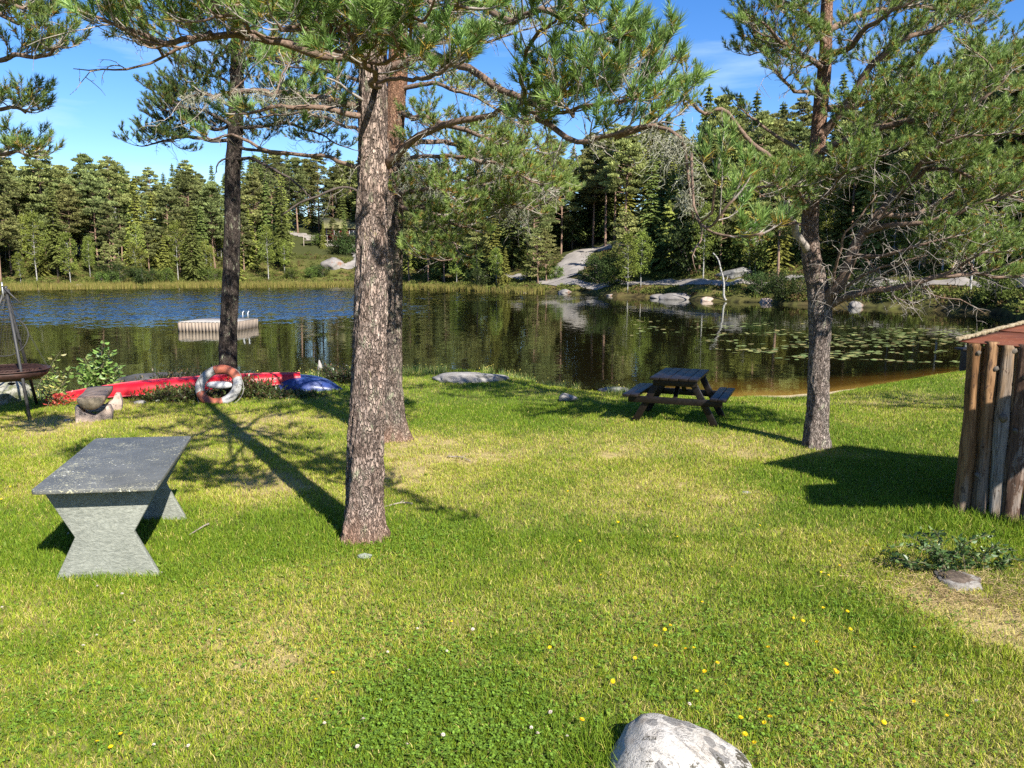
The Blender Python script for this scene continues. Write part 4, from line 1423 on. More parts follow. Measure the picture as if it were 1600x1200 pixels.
p4.limb(L3((1282, 215, k), (1310, 180, k - .2), (1345, 130, k - .4), (1378, 88, k - .6), (1420, 60, k - .7), (1470, 40, k - .8), (1510, 25, k - .8)), 0.060, 0.012, leaf=0.45, every=EV, sl=0.7, dead=0.3)
p4.limb(L3((1266, 345, k), (1245, 300, k - .2), (1215, 258, k - .4), (1175, 225, k - .5), (1130, 178, k - .6), (1095, 172, k - .65), (1075, 150, k - .7), (1072, 118, k - .7)), 0.042, 0.008, leaf=0.66, every=0.1, sl=0.38, dead=0.4, up=0.5)
p4.limb(L3((1272, 270, k), (1235, 225, k + .3), (1190, 195, k + .5), (1150, 165, k + .6)), 0.035, 0.006, leaf=0.75, every=0.1, sl=0.4, dead=0.5)
p4.limb(L3((1262, 395, k), (1248, 365, k - .2), (1232, 335, k - .3), (1225, 308, k - .35)), 0.055, 0.035, leaf=1.0, dead=0.3, sl=0.3, mat=BRANCH_GREY)
p4.limb(L3((1290, 110, k), (1250, 85, k - .4), (1215, 55, k - .7), (1185, 30, k - .9)), 0.04, leaf=0.25, every=0.075, sl=0.6)
p4.limb(L3((1290, 70, k), (1260, 20, k - .4), (1220, 0, k - .6), (1170, -5, k - .8)), 0.04, leaf=0.25, every=0.075, sl=0.65)
p4.limb(L3((1284, 150, k), (1240, 140, k - .6), (1210, 110, k - .9)), 0.03, leaf=0.4, every=0.09, sl=0.4, dead=0.4)
p4.limb(L3((1276, 240, k), (1330, 215, k - .5), (1400, 195, k - .9), (1470, 185, k - 1.2), (1530, 160, k - 1.4), (1575, 120, k - 1.5)), 0.050, leaf=0.4, every=EV, sl=0.7, dead=0.35)
p4.limb(L3((1284, 170, k), (1340, 165, k + .4), (1410, 150, k + .7), (1490, 130, k + 1.0), (1550, 95, k + 1.1)), 0.050, leaf=0.35, every=EV, sl=0.75, dead=0.2)
p4.limb(L3((1290, 90, k), (1340, 60, k - .6), (1390, 20, k - 1.0), (1450, -10, k - 1.2)), 0.045, leaf=0.3, every=0.08, sl=0.7)
p4.limb(L3((1290, 50, k), (1350, 20, k + .4), (1420, 10, k + .7), (1490, 20, k + .9), (1520, 40, k + .9)), 0.045, leaf=0.3, every=0.08, sl=0.7)
p4.limb(L3((1345, 365, k - .3), (1400, 350, k - .7), (1460, 340, k - 1.0), (1530, 320, k - 1.3), (1590, 300, k - 1.5)), 0.040, leaf=0.45, every=0.075, sl=0.7, dead=0.6)
p4.limb(L3((1372, 335, k - .4), (1430, 330, k), (1490, 300, k + .3), (1560, 270, k + .5)), 0.040, leaf=0.35, every=0.08, sl=0.75, dead=0.5)
p4.limb(L3((1405, 300, k - .5), (1440, 250, k - .9), (1490, 220, k - 1.2), (1550, 210, k - 1.4)), 0.035, leaf=0.2, every=0.075, sl=0.7, dead=0.2)
p4.limb(L3((1330, 400, k - .3), (1380, 395, k - .8), (1430, 385, k - 1.1), (1490, 370, k - 1.3)), 0.030, leaf=0.6, every=0.07, sl=0.6, dead=0.9)
p4.limb(L3((1268, 300, k), (1310, 275, k - .7), (1350, 255, k - 1.1), (1390, 240, k - 1.4)), 0.035, leaf=0.4, every=0.08, sl=0.6, dead=0.4)
p4.limb(L3((1266, 330, k), (1240, 300, k - .7), (1200, 290, k - 1.1), (1170, 300, k - 1.3)), 0.03, leaf=0.35, every=0.08, sl=0.55, dead=0.3)
p4.limb(L3((1266, 350, k), (1230, 345, k - .4), (1200, 355, k - .6), (1180, 380, k - .7)), 0.025, leaf=0.4, every=0.08, sl=0.45, dead=0.4)
p4.limb(L3((1268, 320, k), (1300, 290, k - .9), (1320, 262, k - 1.4)), 0.03, leaf=0.35, every=0.08, sl=0.5, dead=0.4)
p4.limb(L3((1300, 462, k - .2), (1350, 430, k - .6), (1400, 410, k - .9), (1450, 400, k - 1.1)), 0.022, 0.006, leaf=1.0, every=0.07, dead=0.7, sl=0.6)
p4.limb(L3((1300, 445, k - .2), (1310, 400, k - .5), (1330, 350, k - .7), (1370, 300, k - .8)), 0.022, 0.006, leaf=1.0, every=0.065, dead=0.7, sl=0.55)
p4.limb(L3((1345, 365, k - .3), (1390, 330, k - .7), (1440, 320, k - .9)), 0.02, 0.006, leaf=1.0, every=0.065, dead=0.7, sl=0.55)
p4.limb(L3((1335, 395, k - .3), (1370, 420, k - .5), (1400, 460, k - .6), (1430, 480, k - .7)), 0.014, 0.004, leaf=1.0, every=0.05, dead=0.9, sl=0.4)
p4.limb(L3((1450, 265, k - .6), (1500, 270, k - .9), (1560, 290, k - 1.1), (1610, 320, k - 1.2)), 0.025, leaf=0.2, every=0.075, sl=0.6)
p4.limb(L3((1430, 440, k - .6), (1460, 462, k - .7), (1500, 470, k - .8), (1540, 490, k - .8)), 0.012, 0.003, leaf=1.0, every=0.06, dead=0.8, sl=0.4)
p4.fill([(1300, 10, 1590, 200, k - 1.5, k + 1.1), (1390, 150, 1620, 420, k - 1.6, k + 0.8), (1160, -10, 1290, 110, k - 1.0, k + 0.6), (1300, 150, 1420, 290, k - 1.3, k + 0.3), (1190, 260, 1300, 330, k - 1.3, k - 0.3)], 62, list(p4.curves), leaf=0.2, every=0.08, sl=0.55, up=0.35, dead=0.12)
p4.whorl(6.2, 9.6, 20, lambda z: 2.5 * (1 - (z - 5.6) / 5.0) + 0.3, leaf=0.3, every=0.12, sl=0.7)
p4.finish()

# ---- pine outside the frame on the right that shades the lawn by the beach ---
gb = on(10.6, 10.0)
p6 = Pine('pine_tree', 'young pine past the right edge of the view shading the lawn by the beach', gb, 106, BARK_BACK, BRANCH, 0.07, 24, 0.010)
p6.trunk([gb - [0, 0, 0.1], gb + [0, 0, 2], gb + [0.05, 0, 4], gb + [0, 0, 6.2]], [0.12, 0.10, 0.07, 0.02], 16, 0.2, 0.2)
p6.whorl(2.2, 6.0, 15, lambda z: 1.9 * (1 - (z - 2.0) / 5.0) + 0.3, leaf=0.25, every=0.16, sl=0.6)
p6.finish()

# ---- pine outside the frame on the left whose branch ends reach in ---------
gb = on(-7.35, 8.3)
k = gb[1]
p5 = Pine('pine_tree', 'pine at the left edge with only a few branch ends reaching across the sky', gb, 105, BARK_BACK, BRANCH, 0.070, 44, 0.0066, shade=0.9)
p5.trunk([gb - [0, 0, 0.1], gb + [0.05, 0, 2.5], gb + [0.1, 0, 5], gb + [0.1, 0, 8.5]], [0.16, 0.14, 0.11, 0.03], 28, 0.1, 0.3)
for pts in (((-250, 60, k), (-120, 30, k - .4), (-30, 20, k - .6), (30, 30, k - .8), (50, 25, k - .9)),
            ((-250, 120, k), (-120, 90, k - .3), (-30, 95, k - .5), (30, 92, k - .7), (70, 85, k - .8), (95, 72, k - .8)),
            ((-250, 190, k), (-120, 170, k - .2), (-30, 165, k - .4), (20, 170, k - .5), (45, 168, k - .5)),
            ((-250, 250, k), (-120, 240, k), (-30, 240, k - .2), (25, 242, k - .3), (55, 245, k - .4)),
            ((-250, -60, k), (-120, -60, k - .6), (-40, -20, k - .9), (20, 10, k - 1.0), (45, 5, k - 1.0))):
    p5.limb(L3(*pts), 0.035, leaf=0.45, every=0.07, sl=0.42, up=0.45)
p5.whorl(4.6, 8.3, 10, lambda z: 1.6 * (1 - (z - 4.0) / 5.0) + 0.2, leaf=0.4, every=0.16, sl=0.5)
p5.finish()
# ------------------------------------------------------------------ things on the lawn
def rock(name, label, c, size, seed, mat, sub=4, rough=0.22, flat=0.0, rz=0.0, group=None, cat='rock', fine=0.03):
    bm = bmesh.new()
    bmesh.ops.create_icosphere(bm, subdivisions=sub, radius=1.0)
    V = np.array([v.co[:] for v in bm.verts])
    F_ = np.array([[v.index for v in f.verts] for f in bm.faces])
    bm.free()
    g = RS(seed)
    d = np.ones(len(V))
    for _ in range(9):                                   # knock flat facets off the ball
        nrm = norm(g.normal(0, 1, 3))
        off = g.uniform(0.62, 0.95)
        h = V @ nrm
        over = np.maximum(h - off, 0)
        V = V - over[:, None] * nrm * 0.85
    n1 = fbm(V[:, 0] * 1.3 + V[:, 2] * 0.7 + seed, V[:, 1] * 1.3 - V[:, 2] * 0.9, seed, 4)
    n2 = fbm(V[:, 0] * 6 + V[:, 2] * 4 + seed, V[:, 1] * 6 - V[:, 2] * 5, seed + 3, 3)
    V = V * (1 + rough * (n1 - 0.5) * 2 + fine * (n2 - 0.5) * 2)[:, None]
    V = V * np.asarray(size) @ rotz(rz).T
    mb = MB()
    mb.add(V + np.asarray(c, float), F_)
    o = mb.build(name, mat, smooth_=True, loc=np.asarray(c, float))
    tag(o, label, cat, group)
    return o


GRANITE = stone_mat('granite', (0.13, 0.12, 0.105), (0.21, 0.195, 0.18), (0.29, 0.27, 0.25), 5, 0.8, [(2.2, 0.56, 0.62, (0.10, 0.095, 0.08)), (30, 0.64, 0.70, (0.07, 0.065, 0.06))])
GRANITE_PINK = stone_mat('granite_pink', (0.22, 0.165, 0.13), (0.32, 0.245, 0.20), (0.38, 0.31, 0.265), 9, 0.5, [(20, 0.58, 0.66, (0.12, 0.09, 0.07))])
GRANITE_DARK = stone_mat('granite_dark', (0.07, 0.07, 0.065), (0.14, 0.135, 0.125), (0.22, 0.21, 0.19), 4, 0.6)
GRANITE_SHADED = stone_mat('granite_shaded', (0.025, 0.024, 0.022), (0.055, 0.052, 0.048), (0.09, 0.085, 0.08), 4, 0.6)  # granite darkened in colour to paint the shade on the bank mound
GRANITE_MOSS = stone_mat('granite_moss', (0.16, 0.15, 0.11), (0.27, 0.26, 0.21), (0.36, 0.35, 0.30), 4, 0.6, [(3, 0.52, 0.62, (0.09, 0.10, 0.04))])
BOULDER = stone_mat('boulder_stone', (0.15, 0.135, 0.12), (0.21, 0.195, 0.18), (0.25, 0.235, 0.22), 7, 0.5,
                    [(11, 0.60, 0.64, (0.33, 0.31, 0.29)), (30, 0.66, 0.72, (0.20, 0.15, 0.12)), (6.5, 0.665, 0.68, (0.13, 0.11, 0.055))])

# ---- pale boulder at the bottom of the picture ------------------------------
def boulder():
    g0 = G(1062, 1205)
    bm = bmesh.new()
    bmesh.ops.create_icosphere(bm, subdivisions=5, radius=1.0)
    V = np.array([v.co[:] for v in bm.verts])
    F_ = np.array([[v.index for v in f.verts] for f in bm.faces])
    bm.free()
    # ridge to the left of the middle, long slope to the right, blunt left side
    x = V[:, 0]
    top = np.interp(x, [-1, -0.9, -0.72, -0.45, -0.2, 0.2, 0.6, 1.0], [0.50, 0.62, 0.92, 1.12, 1.05, 0.80, 0.52, 0.36])
    V = V.copy()
    sgn = np.sign(V) * np.abs(V) ** np.array([0.82, 0.85, 0.85])
    V = sgn
    V[:, 2] = np.where(V[:, 2] > 0, V[:, 2] * top, V[:, 2])
    n1 = fbm(V[:, 0] * 1.6 + 3, V[:, 1] * 1.6 + V[:, 2] * 1.3, 301, 4)
    n2 = fbm(V[:, 0] * 8 + V[:, 2] * 3, V[:, 1] * 8 - V[:, 2] * 6, 302, 3)
    V = V * (1 + 0.16 * (n1 - 0.5) + 0.03 * (n2 - 0.5))[:, None]
    V = V * np.array([0.355, 0.26, 0.205]) @ rotz(-0.14).T
    mb = MB()
    mb.add(V + g0 + np.array([0.0, 0.0, 0.015]), F_)
    t = NT('pale_boulder')
    vec = t.coords()
    a = t.noise(9, 8, 0.65, vec)
    b = t.noise(80, 4, 0.7, vec)
    c = t.ramp(a.outputs['Fac'], [(0.3, (0.23, 0.195, 0.16)), (0.48, (0.36, 0.335, 0.30)), (0.7, (0.42, 0.40, 0.37))])
    c = t.mix(0.35, c, t.ramp(b.outputs['Fac'], [(0.35, 0.6), (0.62, 1.2)]), 'MULTIPLY')
    # round grey lichen rosettes
    vo = t.n('TexVoronoi', _feature='F1', Scale=10.5, Randomness=1.0)
    wv = t.mix(0.03, vec, t.noise(22, 3, 0.6, vec).outputs['Color'], 'ADD')
    t.set(vo, 'Vector', wv)
    sc = t.n('SeparateColor')
    t.set(sc, 'Color', vo.outputs['Color'])
    rad = t.math('MULTIPLY', t.math('MAXIMUM', t.math('SUBTRACT', sc.outputs[0], 0.25), 0.0), 0.85)
    m1 = t.math('MULTIPLY', t.math('LESS_THAN', vo.outputs['Distance'], rad), 0.72)
    c = t.mix(m1, c, t.ramp(b.outputs['Fac'], [(0.35, (0.075, 0.072, 0.07)), (0.65, (0.125, 0.12, 0.117))]))
    # dark moss and rusty specks
    n3 = t.noise(5.2, 6, 0.72, vec)
    m2 = t.ramp(n3.outputs['Fac'], [(0.585, 0.0), (0.605, 0.9)])
    c = t.mix(m2, c, t.ramp(b.outputs['Fac'], [(0.4, (0.018, 0.015, 0.006)), (0.65, (0.05, 0.042, 0.02))]))
    n4 = t.noise(26, 4, 0.8, vec)
    m3 = t.ramp(n4.outputs['Fac'], [(0.63, 0.0), (0.665, 0.8)])
    c = t.mix(m3, c, (0.05, 0.03, 0.02))
    ck = t.ramp(t.noise(3.4, 5, 0.7, vec, 1.5).outputs['Fac'], [(0.485, 1.0), (0.5, 0.35), (0.515, 1.0)])
    c = t.mix(0.55, c, ck, 'MULTIPLY')
    h = t.math('ADD', t.math('ADD', a.outputs['Fac'], t.math('MULTIPLY', b.outputs['Fac'], 0.6)), t.math('MULTIPLY', ck, 0.4))
    m = t.done(t.principled(c, 0.9, t.bump(h, 0.8, 0.018), spec=0.2))
    o = mb.build('boulder', m, smooth_=True, loc=g0)
    tag(o, 'pale boulder with grey lichen spots and dark moss in the nearest grass', 'boulder')


boulder()

# ---- stone table -------------------------------------------------------------
def slate_mat(name, fleck):
    t = NT(name)
    vec = t.coords()
    a = t.noise(4, 6, 0.6, vec)
    b = t.noise(60, 5, 0.75, t.coords((1, 1, 1)))
    c = t.ramp(a.outputs['Fac'], [(0.3, (0.062, 0.064, 0.060)), (0.7, (0.110, 0.112, 0.105))])
    if fleck:
        # pale specks: pine litter, droppings and lichen on the top
        big = t.noise(2.3, 4, 0.6, vec)
        for (sc, lo, hi, colr, k) in ((42, 0.635, 0.66, (0.40, 0.38, 0.25), 0.9), (95, 0.62, 0.66, (0.42, 0.39, 0.26), 0.75), (17, 0.70, 0.715, (0.55, 0.55, 0.50), 1.0)):
            s = t.noise(sc, 3, 0.6, vec, 1.0)
            th = t.math('ADD', s.outputs['Fac'], t.math('MULTIPLY', t.math('SUBTRACT', big.outputs['Fac'], 0.5), 0.42))
            m = t.math('MULTIPLY', t.ramp(th, [(lo, 0.0), (hi, 1.0)]), k)
            c = t.mix(m, c, colr)
        return t.done(t.principled(c, 0.55, t.bump(b.outputs['Fac'], 0.15, 0.003), spec=0.45))
    # split faces: pale grey-green, chiselled
    v2 = t.coords((1, 1, 2.2))
    d = t.noise(26, 6, 0.7, v2, 0.6)
    c = t.ramp(d.outputs['Fac'], [(0.3, (0.12, 0.128, 0.108)), (0.55, (0.21, 0.218, 0.185)), (0.75, (0.29, 0.296, 0.25))])
    c = t.mix(0.4, c, t.ramp(a.outputs['Fac'], [(0.3, 0.75), (0.7, 1.2)]), 'MULTIPLY')
    return t.done(t.principled(c, 0.8, t.bump(d.outputs['Fac'], 0.9, 0.012), spec=0.3))


def prism(outline, thick, axis_u, axis_v, axis_n, c):
    """extruded outline: outline points (u,v) in the plane of two axes, thickness along the third"""
    mb = MB()
    n = len(outline)
    o = np.asarray(outline, float)
    U, Vv, Nn = (np.asarray(a, float) for a in (axis_u, axis_v, axis_n))
    base = np.asarray(c, float) + o[:, :1] * U + o[:, 1:] * Vv
    V = np.vstack([base - Nn * thick / 2, base + Nn * thick / 2])
    polys = [tuple(range(n - 1, -1, -1)), tuple(range(n, 2 * n))] + [(i, (i + 1) % n, n + (i + 1) % n, n + i) for i in range(n)]
    mb.addpoly(V, polys)
    return mb


def stone_table():
    c = np.array([-3.47, 6.66])
    yaw = math.radians(14.8)
    ax = np.array([-math.sin(yaw), math.cos(yaw), 0])          # along, away from the camera
    ac = np.array([math.cos(yaw - 0.06), math.sin(yaw - 0.06) - 0.06, 0])
    ac = norm(np.array([0.985, 0.12, 0]))
    zc = float(terrain(np.array([c[0]]), np.array([c[1]]))[0])
    t = thing('stone_table', 'grey slate table with pale flecked top on hourglass slab legs left of the middle pine', 'table', (c[0], c[1], zc))
    top = MB()
    # rounded rectangle
    hw, hl, r = 0.462, 0.955, 0.045
    out = []
    for (sx, sy, a0) in ((1, 1, 0), (-1, 1, 90), (-1, -1, 180), (1, -1, 270)):
        for k in range(5):
            a = math.radians(a0 + 22.5 * k)
            out.append((sx * (hw - r) + r * math.cos(a), sy * (hl - r) + r * math.sin(a)))
    zt = zc + 0.80
    C0 = np.array([c[0], c[1], zt - 0.0175])
    mb = prism(out, 0.035, ac, ax, (0, 0, 1), C0)
    mb.build('tabletop', slate_mat('slate_top', True), t, bevel=0.006)
    leg = slate_mat('slate_leg', False)
    H = 0.80 - 0.036
    hg = [(-0.405, 0), (0.405, 0), (0.40, 0.02), (0.225, H * 0.50), (0.415, H - 0.06), (0.425, H), (-0.425, H), (-0.415, H - 0.06), (-0.225, H * 0.47), (-0.40, 0.02)]
    for s in (-1, 1):
        cc = np.array([c[0], c[1], zc - 0.02]) + ax * s * 0.73
        m = prism(hg, 0.05, ac, (0, 0, 1.027), norm(np.cross(ac, (0, 0, 1))), cc)
        m.build('leg', leg, t, bevel=0.008)


stone_table()

# ---- picnic table -------------------------------------------------------------
STAIN_SHADED = wood_mat('shaded_stained_wood', (0.0045, 0.0035, 0.003), (0.015, 0.011, 0.009), axis=1, scale=1.0, rough=0.42, bump=0.5)  # dark stain, lowered further in place of tree shade on the picnic table


def picnic(name, label, loc, yaw, L=1.35):
    R = rotz(yaw)
    t = thing(name, label, 'picnic table', loc)
    loc = np.asarray(loc, float)

    def bx(c, s, part, M=None, bev=0.006):
        mb = MB()
        MM = R if M is None else R @ M
        mb.box(loc + R @ np.asarray(c, float), s, MM)
        return mb.build(part, STAIN_SHADED, t, bevel=bev)

    for i in range(5):
        bx(((i - 2) * 0.152, 0, 0.735 + 0.003 * (i % 2)), (0.143, L, 0.042), 'top_plank')
    for s in (-1, 1):
        for i in range(2):
            bx((s * (0.625 + 0.13 * i), 0, 0.445 - 0.004 * i), (0.122, L, 0.042), 'seat_plank')
    for s in (-1, 1):
        y = s * (L / 2 - 0.16)
        bx((0, y, 0.37), (1.50, 0.045, 0.105), 'seat_beam')
        bx((0, y, 0.66), (0.70, 0.045, 0.095), 'top_beam')
        for q in (-1, 1):
            top = np.array([q * 0.26, y + s * -0.047, 0.70])
            bot = np.array([q * 0.66, y + s * -0.047, -0.04])
            v = top - bot
            Lq = np.linalg.norm(v)
            an = math.atan2(v[0], v[2])
            bx((top + bot) / 2, (0.105, 0.046, Lq), 'leg', roty(an))
    for q in (-1, 1):
        a = np.array([0, q * (L / 2 - 0.2), 0.40])
        b = np.array([0, q * 0.05, 0.70])
        v = b - a
        Lq = np.linalg.norm(v)
        an = math.atan2(v[1], v[2])
        bx((a + b) / 2, (0.07, 0.04, Lq), 'brace', rotx(-an))


g1, g2 = Gz(990, 662), Gz(1106, 668)
pc = (g1 + g2) / 2
yawp = math.radians(-22)
pc = pc + rotz(yawp) @ np.array([0.05, 0.52, 0])
picnic('picnic_table', 'dark brown wooden picnic table with attached benches beside the water left of the broad pine', on(pc[0], pc[1]), yawp, 1.32)

# dark bench seen just past the shed
gb = on(*(PY(1530, 600, 21.0)[:2]))
t = thing('bench', 'low dark wooden bench whose end shows behind the left log of the shed', 'bench', gb)
mb = MB()
mb.box(gb + np.array([0, 0, 0.62]), (1.3, 0.42, 0.06))
mb.build('seat', STAIN_SHADED, t, bevel=0.006)
for s in (-0.38, 0.38):
    mb = MB()
    mb.box(gb + np.array([s, 0, 0.29]), (0.22, 0.36, 0.60))
    mb.build('leg', STAIN_SHADED, t, bevel=0.006)

# ---- log shed -------------------------------------------------------------------
def log_mat(c1, c2, grey, bark):
    t = NT('log_wood')
    vec = t.coords((9, 9, 0.9))
    a = t.noise(2.4, 8, 0.7, vec, 0.8)
    b = t.noise(1.0, 5, 0.6, t.coords((3, 3, 0.7)))
    d = t.noise(4.0, 6, 0.7, t.coords((5, 5, 1.4)), 0.5)
    c = t.ramp(a.outputs['Fac'], [(0.28, tuple(x * 0.45 for x in c1)), (0.45, c1), (0.68, c2)])
    gm = t.ramp(b.outputs['Fac'], [(0.60 - 0.2 * grey, 0.0), (0.78 - 0.2 * grey, 0.8)])
    c = t.mix(gm, c, t.ramp(a.outputs['Fac'], [(0.3, (0.085, 0.08, 0.075)), (0.7, (0.26, 0.25, 0.235))]))
    bm_ = t.ramp(d.outputs['Fac'], [(0.62 - 0.16 * bark, 0.0), (0.65 - 0.16 * bark, 0.9)])
    c = t.mix(bm_, c, t.ramp(a.outputs['Fac'], [(0.3, (0.022, 0.012, 0.009)), (0.7, (0.11, 0.062, 0.040))]))
    cr_ = t.ramp(t.noise(1.6, 2, 0.5, t.coords((16, 16, 0.35))).outputs['Fac'], [(0.475, 1.0), (0.5, 0.25), (0.525, 1.0)])
    c = t.mix(0.8, c, cr_, 'MULTIPLY')
    h = t.math('ADD', t.math('SUBTRACT', a.outputs['Fac'], t.math('MULTIPLY', bm_, -0.4)), cr_)
    return t.done(t.principled(c, 0.75, t.bump(h, 0.7, 0.008), spec=0.2))


LOGS = [log_mat((0.13, 0.065, 0.026), (0.27, 0.155, 0.072), 0.2, 0.1), log_mat((0.14, 0.075, 0.034), (0.25, 0.145, 0.072), 0.4, 0.3),
        log_mat((0.15, 0.095, 0.052), (0.27, 0.18, 0.108), 0.9, 0.1), log_mat((0.12, 0.07, 0.045), (0.25, 0.17, 0.115), 0.3, 1.0)]
KNOT = wood_mat('grey_wood', (0.045, 0.038, 0.03), (0.14, 0.12, 0.10), axis=2, scale=1.0)
RUST = NT('rusted_metal')
_v = RUST.coords((1, 1, 1))
_a = RUST.noise(5, 6, 0.7, RUST.coords((0.35, 2.6, 2.6), rot=(0, 0, math.radians(30))), 0.6)
_b = RUST.noise(45, 4, 0.7, _v)
_c = RUST.ramp(_a.outputs['Fac'], [(0.3, (0.070, 0.019, 0.009)), (0.55, (0.135, 0.040, 0.018)), (0.75, (0.21, 0.085, 0.040))])
_c = RUST.mix(RUST.ramp(_b.outputs['Fac'], [(0.62, 0.0), (0.70, 0.45)]), _c, (0.42, 0.30, 0.20))
RUST = RUST.done(RUST.principled(_c, 0.7, RUST.bump(_b.outputs['Fac'], 0.35, 0.004), spec=0.3))
FRINGE = stone_mat('weathered_edge', (0.12, 0.08, 0.045), (0.24, 0.19, 0.115), (0.33, 0.29, 0.21), 30, 0.6)


def shed():
    A0 = np.array([4.565, 7.66, 0.0])
    wd = norm(np.array([0.87, -0.5, 0]))                     # along the log wall
    wn = np.array([-0.5, -0.87, 0])                          # out of the wall, towards the lawn
    t = thing('log_shed', 'shed of upright split logs under a rusty metal roof right of the lawn', 'shed', on(A0[0], A0[1]))
    g = RS(55)
    x = 0.06
    i = 0
    while x < 1.75:
        r = [0.074, 0.069, 0.073, 0.080, 0.070, 0.075][i % 6]
        base = A0 + wd * x
        z0 = float(terrain(np.array([base[0]]), np.array([base[1]]))[0])
        hh = 1.78 - 0.05 * x + g.uniform(-0.02, 0.02)
        n = 46
        zz = np.linspace(-0.1, hh, n)
        wob = 0.012
        C = base + np.stack([wd[0] * g.normal(0, wob / 3, n).cumsum() * 0.3, wd[1] * np.zeros(n), zz + z0], 1)
        C[:, 0] += 0.012 * np.sin(zz * 2.3 + i)
        R = r * (1 - 0.12 * zz / hh) * (1 + 0.07 * np.sin(zz * 4 + i * 2) + 0.05 * np.sin(zz * 11 + i * 5))
        th = np.linspace(0, 2 * PI, 24, endpoint=False)
        RR = R[:, None] * (1 + 0.07 * np.sin(th * 3 + i)[None] + 0.05 * np.sin(th * 5 + i * 2)[None] + 0.16 * (fbm(th[None] * 2.5 + i * 9, zz[:, None] * 3.5, 91) - 0.5))
        mb = MB()
        mb.tube(C, RR, 24)
        o = mb.build('log', LOGS[(0, 1, 2, 3, 1, 0)[i % 6]], t, smooth_=True)
        # cut branch stubs
        for (kz, ka) in {0: [(1.62, 0.5)], 1: [(1.50, 0.9), (0.42, -0.7)], 2: [(1.66, 1.0), (1.02, 0.1), (0.62, 1.2)], 3: [(1.42, 0.3), (0.9, -0.4)], 4: [(1.2, 0.4)], 5: [(0.8, 0.2)]}[i % 6]:
            j = int(np.argmin(np.abs(zz - kz)))
            d = norm(wn * math.cos(ka) + wd * math.sin(ka) + np.array([0, 0, 0.5]))
            kb = MB()
            kr = 0.024 if kz != 1.02 else 0.036
            kb.tube([C[j] + d * R[j] * 0.5, C[j] + d * R[j] * 0.95, C[j] + d * (R[j] + 0.03)], [kr * 1.7, kr * 1.1, kr * 0.75], 10)
            kb.build('knot', KNOT, o, smooth_=True)
        x += r * 1.92 + 0.008
        i += 1
    # left flank: shorter boards running back under the roof
    dirb = norm(np.array([1.55, 0.80, 0]))
    for q in range(6):
        base = A0 + dirb * (0.30 + q * 0.22)
        mb = MB()
        mb.box(base + np.array([0, 0, 0.85]), (0.03, 0.20, 1.72), rotz(math.atan2(dirb[1], dirb[0]) - PI / 2))
        mb.build('board', LOGS[q % 3], t, bevel=0.004)
    # roof in three lapped sheets rising away from the eave
    E0 = np.array([4.545, 7.80, 1.785])                      # far end of the eave
    ed = norm(np.array([0.87, -0.5, -0.045]))                # along the eave
    E0 = E0 + wn * 0.16
    up = np.array([6.24, 8.50, 2.03]) - E0                   # up the gable edge
    ul = np.linalg.norm(up)
    u = up / ul
    nn = norm(np.cross(ed, u))
    if nn[2] < 0:
        nn = -nn
    cuts = [(0.0, 0.34), (0.31, 0.72), (0.69, 1.0)]
    for kx, (f0, f1) in enumerate(cuts):
        a = E0 + up * f0 + nn * 0.014 * kx
        b = E0 + up * f1 + nn * 0.014 * (kx)
        L = 1.95
        m = MB()
        n = 26
        V = []
        for s_ in (0, 1):
            for ii in range(n + 1):
                p = a + ed * L * ii / n + nn * (0.005 * math.sin(ii * PI))
                q_ = b + ed * L * ii / n
                V += [p - nn * 0.012 * s_, q_ - nn * 0.012 * s_]
        V = np.array(V)
        k = 2 * (n + 1)
        polys = []
        for ii in range(n):
            polys += [(2 * ii, 2 * ii + 2, 2 * ii + 3, 2 * ii + 1), (k + 2 * ii, k + 2 * ii + 1, k + 2 * ii + 3, k + 2 * ii + 2), (2 * ii, k + 2 * ii, k + 2 * ii + 2, 2 * ii + 2),
                      (2 * ii + 1, 2 * ii + 3, k + 2 * ii + 3, k + 2 * ii + 1)]
        polys += [(0, 1, k + 1, k), (2 * n, k + 2 * n, k + 2 * n + 1, 2 * n + 1)]
        m.addpoly(V, polys)
        m.build('roof_sheet', RUST, t)
    # pale crumbling edge along the gable
    mb = MB()
    nE = 46
    for ii in range(nE):
        f = (ii + 0.5) / nE
        c = E0 + up * f - ed * (0.012 + 0.01 * g.rand()) + nn * (0.012 + 0.016 * f + 0.012 * g.rand())
        mb.box(c, (0.030 + 0.02 * g.rand(), ul / nE * 1.05, 0.022 + 0.02 * g.rand()), np.stack([ed, u, nn], 1) @ rotz(g.normal(0, 0.12)))
    mb.build('gable_edge', FRINGE, t, bevel=0.004)
    # unseen slab on posts, added to cast a band of shade across the logs
    zt = 2.55
    quad = np.array([[4.95, 5.15], [6.35, 4.95], [6.65, 6.2], [5.15, 5.85]])
    m = MB()
    V = np.vstack([np.c_[quad, [zt] * 4], np.c_[quad, [zt + 0.05] * 4]])
    m.addpoly(V, [(3, 2, 1, 0), (4, 5, 6, 7), (0, 1, 5, 4), (1, 2, 6, 5), (2, 3, 7, 6), (3, 0, 4, 7)])
    m.build('shade_slab', RUST, t)
    for px_, py_ in ((6.3, 5.05), (6.55, 6.1)):
        m = MB()
        m.tube([[px_, py_, -0.1], [px_, py_, 1.2], [px_, py_, zt + 0.005]], 0.06, 12)
        m.build('post', LOGS[1], t, smooth_=True)


shed()

